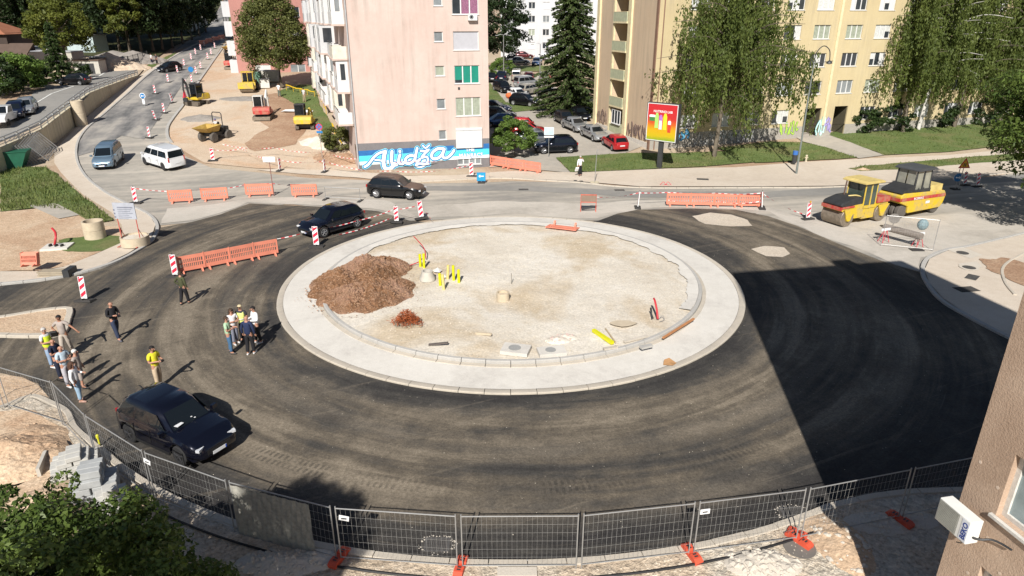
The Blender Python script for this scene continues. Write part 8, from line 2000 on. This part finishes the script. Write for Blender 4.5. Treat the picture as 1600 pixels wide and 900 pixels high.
e, hd = person(404, 536, -45, 'man in a white shirt holding papers at the right of the talking group', ('white_shirt', (.72, .72, .74)), ('black', (.012, .012, .015)), hair=DK, arms=('phone', 'phone'), sleeve='long', h=1.76, nod=.02, grp=G5, shoes=(.6, .6, .6))
held(e, (0, -.38, 1.16), (.3, .22, .02), 'folder', pm('folder_grey', (.10, .11, .17), .6), 'dark folder held by the man in the white shirt', 'folder')
# group at the left
G6 = 'group standing at the left by the splitter island'
e, hd = person(107, 553, 10, 'dark haired man in a grey t-shirt and pale shorts reaching out with one arm', ('taupe', (.36, .31, .28)), ('stone', (.40, .35, .30)), hair=DK, arms=('hip', 'out'), h=1.8, stride=.35, grp=G6, skin=M_skin2)
held(e, (-.26, -.14, 1.0), (.26, .1, .3), 'bag', M_trim, 'black bag hanging on the man in the grey t-shirt', 'bag', .3)
person(84, 573, 80, 'grey haired man in a lime safety vest and light jeans', ('white_tee', (.6, .6, .6)), ('light_jeans', (.22, .30, .42)), hair=GR, arms=('phone', 'down'), h=1.76, vest=('lime_hivis', (.62, .78, .04)), grp=G6, shoes=(.6, .6, .6), belly=1.1)
person(97, 591, 85, 'balding man in navy shirt and navy trousers in the left group', ('navy_shirt', (.012, .018, .045)), ('navy', (.012, .016, .035)), bald=True, arms=('crossed', 'crossed'), h=1.74, grp=G6, shoes=(.03, .03, .03))
person(110, 603, 70, 'bald man in a light blue shirt and grey trousers in the left group', ('light_blue', (.40, .50, .58)), ('light_grey', (.38, .37, .40)), bald=True, arms=('crossed', 'crossed'), h=1.76, grp=G6, belly=1.15, shoes=(.5, .45, .4))
person(131, 606, 100, 'white haired woman in taupe top and trousers with one hand on her hip', ('taupe_top', (.33, .28, .25)), ('taupe_trousers', (.35, .30, .27)), hair=(.55, .54, .52), arms=('hip', 'down'), h=1.66, female=True, short_trs=True, grp=G6, belly=1.12)
person(127, 627, 100, 'brown haired woman in a white top and wide light blue jeans', ('white_top', (.68, .68, .70)), ('pale_jeans', (.28, .40, .52)), hair=(.07, .035, .022), arms=('down', 'phone'), h=1.66, female=True, long_hair=True, sleeve='long', grp=G6, shoes=(.4, .25, .2))
e, hd = person(906, 275, 20, 'person in a white shirt and black trousers standing on the far pavement', ('white_shirt', (.72, .72, .74)), ('black', (.012, .012, .015)), hair=GR, arms=('bag', 'face'), sleeve='long', h=1.8, grp=None)
held(e, (-.33, -.05, .62), (.3, .14, .4), 'shopping_bag', M_sw, 'white plastic bag carried by the person on the far pavement', 'bag')
person(437, 152, 160, 'worker in a white shirt standing on the red soil above the excavator', ('white_shirt', (.72, .72, .74)), ('grey_green', (.12, .14, .11)), arms=('down', 'down'), h=1.8, grp='workers on the works strip')
person(476, 160, 150, 'worker in a pale shirt beside the yellow netting', ('pale_shirt', (.5, .5, .5)), ('khaki', (.30, .24, .15)), arms=('down', 'phone'), h=1.8, grp='workers on the works strip')
person(246, 101, -30, 'pedestrian in dark clothes on the left pavement up the street', ('dark_shirt', (.03, .03, .04)), ('black', (.012, .012, .015)), h=1.8, grp='pedestrians far up the left pavement')
person(238, 100, -30, 'pedestrian in a light top on the left pavement up the street', ('white_tee', (.6, .6, .6)), ('navy', (.012, .016, .035)), h=1.75, grp='pedestrians far up the left pavement')
dump = [o for o in bpy.data.objects if o.name.startswith('site_dumper')][0]
Mw = Matrix.Translation(dump.location) @ Matrix.Rotation(dump.rotation_euler.z, 4, 'Z'); q = Mw @ Vector((-.45, 0, .44))
person(0, 0, math.degrees(dump.rotation_euler.z) + 90, 'driver in a pale shirt and cap sitting on the ochre site dumper', ('pale_shirt', (.5, .5, .5)), ('navy', (.012, .016, .035)), arms=('wheel', 'wheel'), h=1.7, sit=True, base=q, grp=None, bald=False, hair=(.02, .05, .25))
# ------------------------------------------------------------------ trees
def leaves_from(C, n, size, rs, flat=.4, droop=0, aspect=1.5):
 """C: (k,6) clump centres and radii -> quads"""
 k = len(C); idx = rs.randint(0, k, n); d = rs.normal(0, 1, (n, 3)); d /= np.linalg.norm(d, axis=1)[:, None]; r = rs.uniform(.35, 1, n) ** .5
 Pp = C[idx, :3] + d * C[idx, 3:6] * r[:, None]
 nrm = d * .7 + rs.normal(0, .6, (n, 3)) + np.array([0, 0, .5]); nrm /= np.linalg.norm(nrm, axis=1)[:, None]
 t = np.cross(nrm, rs.normal(0, 1, (n, 3))); t /= np.linalg.norm(t, axis=1)[:, None] + 1e-9
 if droop: t = t * (1 - droop) + np.array([0, 0, -1.0]) * droop; t /= np.linalg.norm(t, axis=1)[:, None] + 1e-9
 b = np.cross(nrm, t); b /= np.linalg.norm(b, axis=1)[:, None] + 1e-9
 s = size * rs.uniform(.6, 1.35, n)[:, None]
 V = np.stack([Pp - t * s * .5 * aspect, Pp + b * s * .36, Pp + t * s * .5 * aspect, Pp - b * s * .36], 1)
 # per leaf tint shared loosely within a clump
 cr = rs.rand(k)[idx] * .55 + rs.rand(n) * .45
 return V.reshape(-1, 3), np.repeat(cr, 4)
def limb(m, a, b, r0, r1, rr, n=6, wob=.12):
 a, b = Vector(a), Vector(b); L = (b - a).length; pts = []
 for i in range(n + 1): t = i / n; pts.append(a.lerp(b, t) + Vector((rr.gauss(0, 1), rr.gauss(0, 1), rr.gauss(0, .5))) * L * wob * .25 * math.sin(math.pi * t))
 m.tube(pts, [r0 + (r1 - r0) * i / n for i in range(n + 1)], 7)
def deciduous(name, H_, cz, rx, rz, nc, nl, ls, leafm, barkm, seed, tr=.25, label='x', cr=.32, gaps=.25, cone=0, base_r=None, nlimb=14, aspect=1.5, ry=None):
 rs = np.random.RandomState(seed); rr = random.Random(seed); e = empty(name, (0, 0, 0), 0, label, 'tree'); C = []
 ry = ry or rx
 while len(C) < nc:
  d = rs.normal(0, 1, 3); d /= np.linalg.norm(d)
  if d[2] < -.75: continue
  q = rs.uniform(.45, 1.0) ** .45; w = 1 + .36 * noise.noise(Vector((d[0] * 2 + seed, d[1] * 2, d[2] * 2)))
  if noise.noise(Vector((d[0] * 3.3 + seed * 2, d[1] * 3.3, d[2] * 3.3))) < -gaps: continue
  zz = d[2] * rz * q * w; taper = 1 - cone * max(0, (zz / rz + .2))
  x, y, z = d[0] * rx * q * w * taper, d[1] * ry * q * w * taper, cz + zz; s = min(rx, rz) * cr * rs.uniform(.55, 1.15)
  C.append((x, y, z, s * 1.15, s * 1.15, s * .75))
 C = np.array(C); V, rn = leaves_from(C, nl, ls, rs, aspect=aspect); np_mesh('crown', V, 4, leafm, rn, e)
 m = MB(); top = (rr.uniform(-.2, .2), rr.uniform(-.2, .2), cz + rz * .45); br = base_r or tr
 m.tube([(0, 0, -.2), (0, 0, .25), (.02, .0, cz - rz * .6), (top[0] * .5, top[1] * .5, cz), top], [br * 1.35, br, br * .8, br * .5, br * .15], 9)
 for i in range(nlimb):
  c = C[rs.randint(0, nc)]; z0 = max(cz - rz * .75, min(cz + rz * .2, c[2] - rx * .5)); limb(m, (0, 0, z0), c[:3], br * .38, br * .06, rr)
 m.build('trunk', barkm, e, smooth=60); return e
def birch(name, H_, R_, z_low, nb, seed, leafm, barkm, label, ls=.13, dens=9, lean=0, maxlen=4.2, tr=.22):
 rs = np.random.RandomState(seed); rr = random.Random(seed); e = empty(name, (0, 0, 0), 0, label, 'tree'); m = MB(); PP = []; TT = []; cl = []
 m.tube([(0, 0, -.2), (0, 0, .3), (lean * .2, 0, H_ * .3), (lean * .6, .1, H_ * .65), (lean, .1, H_)], [tr * 1.5, tr, tr * .8, tr * .5, .03], 9)
 for i in range(nb):
  f = .2 + .8 * (i / nb) ** .9; z = H_ * (f * .82 + .1); a = i * 2.4 + rs.uniform(-.4, .4); r = R_ * (1 - (max(0, f - .35) / .65) ** 1.6 * .75) * rs.uniform(.55, 1.08)
  base = Vector((lean * z / H_, 0, z)); tip = base + Vector((math.cos(a) * r, math.sin(a) * r, rs.uniform(.3, 1.6) + r * .10)); mid_ = base.lerp(tip, .5) + Vector((0, 0, r * .14))
  pts = catmull([tuple(base), tuple(mid_), tuple(tip)], 6); m.tube(pts, [tr * .3 * (1 - k / len(pts)) + .012 for k in range(len(pts))], 5)
  if i % 7 == 3: continue
  ns = int(4 + r * 3.0)
  for s in range(ns):
   t = rs.uniform(.25, 1.0); q = pts[min(len(pts) - 1, int(t * (len(pts) - 1)))]; off = rs.normal(0, .35, 3) * np.array([1, 1, .3]); L = rs.uniform(.9, maxlen) * (.55 + .45 * t)
   x, y, z_ = q[0] + off[0], q[1] + off[1], q[2] + off[2]; L = min(L, z_ - z_low - rs.uniform(0, 1.0));
   if L < .3: continue
   n = int(L * dens); u = rs.rand(n); w = rs.normal(0, .10, (n, 2)); sw = np.sin(u * 3 + s) * .12
   PP.append(np.stack([x + w[:, 0] + sw, y + w[:, 1], z_ - u * L], 1)); cl.append(np.full(n, rs.rand()))
  n = int(r * 26); u = rs.rand(n); q = np.array([pts[min(len(pts) - 1, int(t * (len(pts) - 1)))] for t in u]) + rs.normal(0, .28, (n, 3)); PP.append(q); cl.append(np.full(n, rs.rand()))
 Pp = np.concatenate(PP); c_ = np.concatenate(cl); n = len(Pp); t = np.array([0, 0, -1.0]) + rs.normal(0, .35, (n, 3)); t /= np.linalg.norm(t, axis=1)[:, None]; nr = rs.normal(0, 1, (n, 3)); b = np.cross(t, nr); b /= np.linalg.norm(b, axis=1)[:, None]; s = ls * rs.uniform(.6, 1.4, n)[:, None]
 V = np.stack([Pp - t * s * .9, Pp + b * s * .42, Pp + t * s * .9, Pp - b * s * .42], 1).reshape(-1, 3); np_mesh('crown', V, 4, leafm, np.repeat(c_ * .6 + rs.rand(n) * .4, 4), e)
 m.build('trunk', barkm, e, smooth=60); return e
def conifer(name, H_, R_, seed, leafm, barkm, label, z0=.6, nl=34, ls=.30):
 rs = np.random.RandomState(seed); e = empty(name, (0, 0, 0), 0, label, 'tree'); m = MB(); m.tube([(0, 0, -.2), (0, 0, H_ * .5), (0, 0, H_)], [R_ * .08, R_ * .05, .02], 8); PP = []; TT = []; cl = []
 z = z0; i = 0
 while z < H_ - .3:
  f = (z - z0) / (H_ - z0); nb = 8
  for k in range(nb):
   a = i * .7 + k * 2 * math.pi / nb + rs.uniform(-.2, .2); r = R_ * (1 - f) ** .8 * rs.uniform(.7, 1.12) + .2; tip = np.array([math.cos(a) * r, math.sin(a) * r, z - r * .16 + rs.uniform(-.2, .2)]); base = np.array([0, 0, z + r * .05])
   m.cyl(tuple(base), tuple(tip), .05, .012, 4, cap=False); n = int(nl * r); u = rs.uniform(.12, 1, n); w = .12 + .42 * r * .28 * (1 - u * .5)
   side = np.array([-math.sin(a), math.cos(a), 0]); q = base + (tip - base) * u[:, None] + side * (rs.uniform(-1, 1, n) * w)[:, None] + np.array([0, 0, 1]) * (rs.uniform(-.28, .06, n))[:, None] - np.array([0, 0, .12]) * (u ** 2)[:, None] * r * .3
   PP.append(q); dd = np.array([math.cos(a), math.sin(a), -.35]) + rs.normal(0, .45, (n, 3)); TT.append(dd); cl.append(np.full(n, rs.rand()))
  z += .42 + .25 * (1 - f) * rs.uniform(.6, 1.2); i += 1
 Pp = np.concatenate(PP); t = np.concatenate(TT); t /= np.linalg.norm(t, axis=1)[:, None]; c_ = np.concatenate(cl); n = len(Pp); nr = rs.normal(0, 1, (n, 3)) + np.array([0, 0, 1.2]); b = np.cross(t, nr); b /= np.linalg.norm(b, axis=1)[:, None] + 1e-9; s = ls * rs.uniform(.6, 1.4, n)[:, None]
 V = np.stack([Pp - t * s * .6, Pp + b * s * .26, Pp + t * s * .6, Pp - b * s * .26], 1).reshape(-1, 3); np_mesh('crown', V, 4, leafm, np.repeat(c_ * .5 + rs.rand(n) * .5, 4), e)
 m.build('trunk', barkm, e, smooth=60); return e
M_bark = ground_mat('grey_bark', [(.3, (.10, .08, .06)), (.7, (.20, .17, .13))], 2, 9, .3, 25, bmp=.6)
M_wbark = ground_mat('birch_bark', [(.34, (.10, .09, .08)), (.42, (.50, .48, .44)), (.7, (.62, .60, .56))], 1.2, 5, .15, 20, bmp=.2)
L_near = leaf_mat('near_leaf', (.034, .066, .014), (.150, .205, .048), .3, .6, alt=(.17, .20, .05), rough=.4)
L_mid = leaf_mat('round_tree_leaf', (.060, .080, .020), (.185, .190, .060), .3, .4, alt=(.24, .17, .06))
L_birch = leaf_mat('birch_leaf', (.055, .085, .020), (.175, .215, .055), .42, .4, alt=(.26, .24, .08))
L_con = leaf_mat('conifer_needle', (.026, .046, .014), (.085, .115, .036), .1, .5)
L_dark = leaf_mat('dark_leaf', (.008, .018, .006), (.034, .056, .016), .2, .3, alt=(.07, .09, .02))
L_yel = leaf_mat('yellow_green_leaf', (.05, .07, .012), (.17, .19, .035), .35, .5, alt=(.26, .25, .06))
L_bush = leaf_mat('bush_leaf', (.06, .11, .02), (.18, .27, .06), .35, .9)
L_dkb = leaf_mat('dark_bush_leaf', (.012, .026, .008), (.045, .075, .02), .2, .9)
def place(e, px, py, sc=1, rz=0, zf=tz, name=None, label=None, group=None, dz=-.05, loc=None):
 b = Vector(loc) if loc else P(px, py, zf); e.location = (b.x, b.y, b.z + dz); e.scale = (sc,) * 3 if isinstance(sc, (int, float)) else sc; e.rotation_euler = (0, 0, rz)
 if label: e['label'] = label
 if group: e['group'] = group
 return e
# foreground tree, bottom left
t = deciduous('maple_tree', 7, 2.5, 3.3, 2.2, 300, 62000, .095, L_near, M_bark, 11, .16, 'bushy green tree filling the bottom left corner below the camera', cr=.20, gaps=.16, aspect=1.35); place(t, 0, 0, loc=(-9.5, 9.4, -.25))
t = deciduous('maple_tree', 6, 2.0, 2.4, 1.5, 120, 20000, .09, L_near, M_bark, 15, .12, 'smaller leafy tree behind the left edge of the foreground tree', cr=.22, gaps=.12); place(t, 0, 0, loc=(-11.9, 11.0, 0))
# tall tree behind the camera, its shadow falls on the gravel
t = deciduous('tall_tree', 19, 15.0, 2.0, 2.4, 90, 9000, .17, L_near, M_bark, 12, .28, 'tall tree standing behind the camera on the left whose shadow lies on the gravel', cr=.3, gaps=.1); place(t, 0, 0, loc=(-8.9, -4.9, 0))
# right edge tree
t = deciduous('chestnut_tree', 14, 7.6, 6.0, 5.4, 300, 52000, .17, L_near, M_bark, 21, .32, 'dense green tree cut by the right edge of the view', cr=.19, gaps=.16, aspect=1.7); place(t, 0, 0, loc=(37.9, 43.6, -.4))
# round tree left of the pink block
t = deciduous('lime_tree', 14, 7.4, 5.0, 6.2, 260, 42000, .21, L_mid, M_bark, 31, .3, 'big round olive green tree between the works strip and the red block', cr=.22, gaps=.2, cone=.45); place(t, 440, 138, .98)
# between the blocks
t = deciduous('dark_tree', 15, 8.5, 4.2, 7.0, 150, 16000, .3, L_dark, M_bark, 41, .3, 'dark green tree behind the corner of the pink block', cr=.25); place(t, 787, 112, 1.0)
t = deciduous('shrub', 3, 1.5, 2.2, 1.6, 50, 5000, .16, L_bush, M_bark, 42, .06, 'light green shrub at the foot of the left lamp post', cr=.3, nlimb=4); place(t, 783, 118, 1.0); t['category'] = 'shrub'
t = conifer('spruce_tree', 21, 5.2, 43, L_con, M_bark, 'tall dark conifer beside the cream block above the parked cars', .9, 44, .34); place(t, 889, 178, 1.0)
t = deciduous('small_tree', 4.2, 2.2, 2.1, 1.7, 70, 11000, .14, L_bush, M_bark, 44, .07, 'round bright green small tree beside the orange barriers and grey car', cr=.28, gaps=.3, nlimb=6); place(t, 804, 247, 1.0)
t = deciduous('shrub', 3, 1.3, 1.5, 1.2, 50, 6000, .13, L_mid, M_bark, 45, .05, 'olive shrub beside the no stopping sign at the pink block', cr=.3, nlimb=4); place(t, 528, 236, 1.0); t['category'] = 'shrub'
# birches
t = birch('weeping_birch', 17.5, 8.3, 2.0, 66, 51, L_birch, M_bark, 'large weeping birch standing on the lawn right of the billboard', ls=.15, dens=13, lean=1.0, maxlen=5); place(t, 1116, 246, 1.0)
t = birch('weeping_birch', 19, 6.2, 2.4, 56, 52, L_birch, M_wbark, 'weeping birch with a bright white trunk in front of the cream block', ls=.17, dens=10, lean=1.6, maxlen=5); place(t, 1435, 203, 1.0)
t = birch('weeping_birch', 17, 5.4, 2.6, 48, 53, L_birch, M_bark, 'weeping birch left of the white trunked one', ls=.17, dens=10, lean=-.8, maxlen=5); place(t, 1410, 207, 1.0)
t = birch('weeping_birch', 18, 6.0, 2.8, 50, 54, L_birch, M_bark, 'weeping birch with a slim pale trunk near the right lawn', ls=.17, dens=10, lean=.8, maxlen=4.4); place(t, 1491, 199, 1.0)
t = birch('weeping_birch', 17, 5.6, 2.2, 60, 55, L_birch, M_bark, 'weeping birch farthest to the right behind the dense tree', ls=.17, dens=9, lean=.3, maxlen=4.4); place(t, 1560, 196, 1.0)
for i, (x, y, s) in enumerate(((1345, 205, 1.0), (1382, 203, 1.2), (1462, 196, 1.1), (1530, 192, 1.3))):
 t = deciduous('shrub', 3, 1.4, 2.1, 1.5, 40, 3600, .19, L_dkb, M_bark, 60 + i, .06, ['dark shrub left under the birches', 'wide dark shrub at the foot of the first birch', 'dark shrub between the two birch trunks', 'dark shrub at the right under the birches'][i], cr=.34, nlimb=3); place(t, x, y, s); t['category'] = 'shrub'
# dark wood on the slope at the upper left: individual trees
GW = 'trees of the dark wood at the upper left'
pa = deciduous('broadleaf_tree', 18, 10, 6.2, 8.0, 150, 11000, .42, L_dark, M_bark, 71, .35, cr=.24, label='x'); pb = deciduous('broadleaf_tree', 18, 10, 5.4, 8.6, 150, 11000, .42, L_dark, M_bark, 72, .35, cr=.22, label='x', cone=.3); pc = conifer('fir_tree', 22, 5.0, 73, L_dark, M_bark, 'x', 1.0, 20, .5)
W_ = [(-10, 74, 1.1, 'a'), (22, 72, 1.0, 'b'), (45, 76, 1.1, 'c'), (60, 70, 1.15, 'a'), (85, 72, 1.05, 'b'), (110, 66, 1.2, 'a'), (135, 70, 1.1, 'b'), (150, 80, 1.0, 'a'), (168, 76, 1.1, 'b'), (188, 80, 1.0, 'a'), (205, 84, 1.0, 'b'), (222, 84, .95, 'a'), (240, 80, .95, 'b'), (255, 78, .9, 'a'), (270, 74, .9, 'b'), (286, 68, .85, 'a'), (300, 62, .85, 'b'), (312, 56, .85, 'a'), (322, 50, .85, 'b'),
  (0, 58, 1.5, 'a'), (50, 56, 1.5, 'b'), (100, 56, 1.6, 'a'), (150, 58, 1.5, 'b'), (195, 62, 1.4, 'a'), (235, 60, 1.3, 'b'), (275, 56, 1.2, 'a'), (305, 50, 1.1, 'b')]
def hill(x, y): return tzu(x, y)
ORD = 'first second third fourth fifth sixth seventh eighth ninth tenth eleventh twelfth thirteenth fourteenth fifteenth sixteenth seventeenth eighteenth nineteenth'.split()
WL = {'a': 'broad dark tree', 'b': 'narrower dark tree', 'c': 'dark fir tree'}
first = {'a': True, 'b': True, 'c': True}
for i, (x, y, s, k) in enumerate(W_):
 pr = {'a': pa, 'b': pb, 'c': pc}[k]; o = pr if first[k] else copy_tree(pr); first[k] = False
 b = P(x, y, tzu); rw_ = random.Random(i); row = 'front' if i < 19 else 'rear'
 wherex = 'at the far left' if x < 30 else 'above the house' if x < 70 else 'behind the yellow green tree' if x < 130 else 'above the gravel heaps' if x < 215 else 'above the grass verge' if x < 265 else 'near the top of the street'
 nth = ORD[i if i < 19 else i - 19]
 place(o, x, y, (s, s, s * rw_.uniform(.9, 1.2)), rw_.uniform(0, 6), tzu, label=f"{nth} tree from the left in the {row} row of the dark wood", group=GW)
t = deciduous('yellow_green_tree', 12, 7.0, 4.6, 4.0, 120, 17000, .26, L_yel, M_bark, 81, .28, 'yellow green tree catching the sun above the conical tree', cr=.24, gaps=.2); place(t, 108, 116, 1.0, zf=tzu)
t = deciduous('sunlit_tree', 14, 9.5, 3.4, 5.5, 90, 12000, .3, L_yel, M_bark, 82, .25, 'sunlit green tree in front of the dark wood above the gravel heaps', cr=.24, gaps=.25); place(t, 204, 88, 1.0, zf=tzu)
t = conifer('cypress_tree', 8.2, 1.9, 83, leaf_mat('cypress_leaf', (.02, .04, .01), (.07, .11, .03), .2, .6), M_bark, 'conical green tree beside the dark car on the upper road', .2, 120, .2); place(t, 97, 130, (1, 1, 1), zf=tzu)
for i, (x, y, s) in enumerate(((15, 138, 1.2), (32, 142, 1.3), (48, 132, 1.0), (60, 128, .9), (122, 122, .7), (-5, 150, 1.3))):
 t = deciduous('shrub', 3, 1.6, 2.3, 1.8, 44, 5200, .2, L_bush if i in (1, 3) else L_dkb, M_bark, 90 + i, .06, ['dark green bush at the left edge by the upper road', 'large bright bush beside the upper road', 'green bush right of the bright one', 'reddish green bush by the yard fence', 'small bush at the foot of the conical tree', 'bush cut by the left edge of the view'][i], cr=.34, nlimb=3); place(t, x, y, s, zf=tzu); t['category'] = 'shrub'
def yard_fence(a, b, label, h=1.8, zf=tzu, grp='yard fences at the upper left', mat=None, n=None):
 A, B = P(*a, zf), P(*b, zf); d = B - A; L = Vector((d.x, d.y)).length; e = empty('yard_fence', A, math.atan2(d.y, d.x), label, 'fence', grp); n = n or int(L / 2.2) + 1
 for i in range(n + 1): m = MB(); z = d.z * i / n; m.box((L * i / n, 0, z + h / 2), (.08, .08, h)); m.build('post', mat or M_dkmetal, e)
 m = MB(); k = int(L / .35)
 for i in range(k): m.cyl((L * i / k, 0, d.z * i / k), (L * i / k, 0, d.z * i / k + h - .1), .018, n=3, cap=False)
 for z in (.2, h - .12): m.cyl((0, 0, z), (L, 0, z + d.z), .03, n=4)
 m.build('bars', mat or M_dkmetal, e)
yard_fence((163, 107), (202, 105), 'thin dark fence in front of the large gravel heap'); yard_fence((203, 105), (232, 96), 'thin dark fence at the right end of the gravel yard'); yard_fence((35, 106), (85, 104), 'pale fence along the house yard', mat=M_metal)
solid_wall('garden_wall', [(0, 152), (32, 142)], 1.3, .2, M_greyw, 'low grey garden wall at the left edge below the bushes', 'wall', zf=tzu)
solid_wall('yard_wall', [(52, 116), (90, 113)], 1.4, .2, M_concw, 'pale yard wall between the bushes and the conical tree', 'wall', zf=tzu)
solid_wall('stone_wall', [(296, 52), (325, 38)], 2.6, .4, M_ring2, 'stone retaining wall on the left near the top of the street', 'wall')
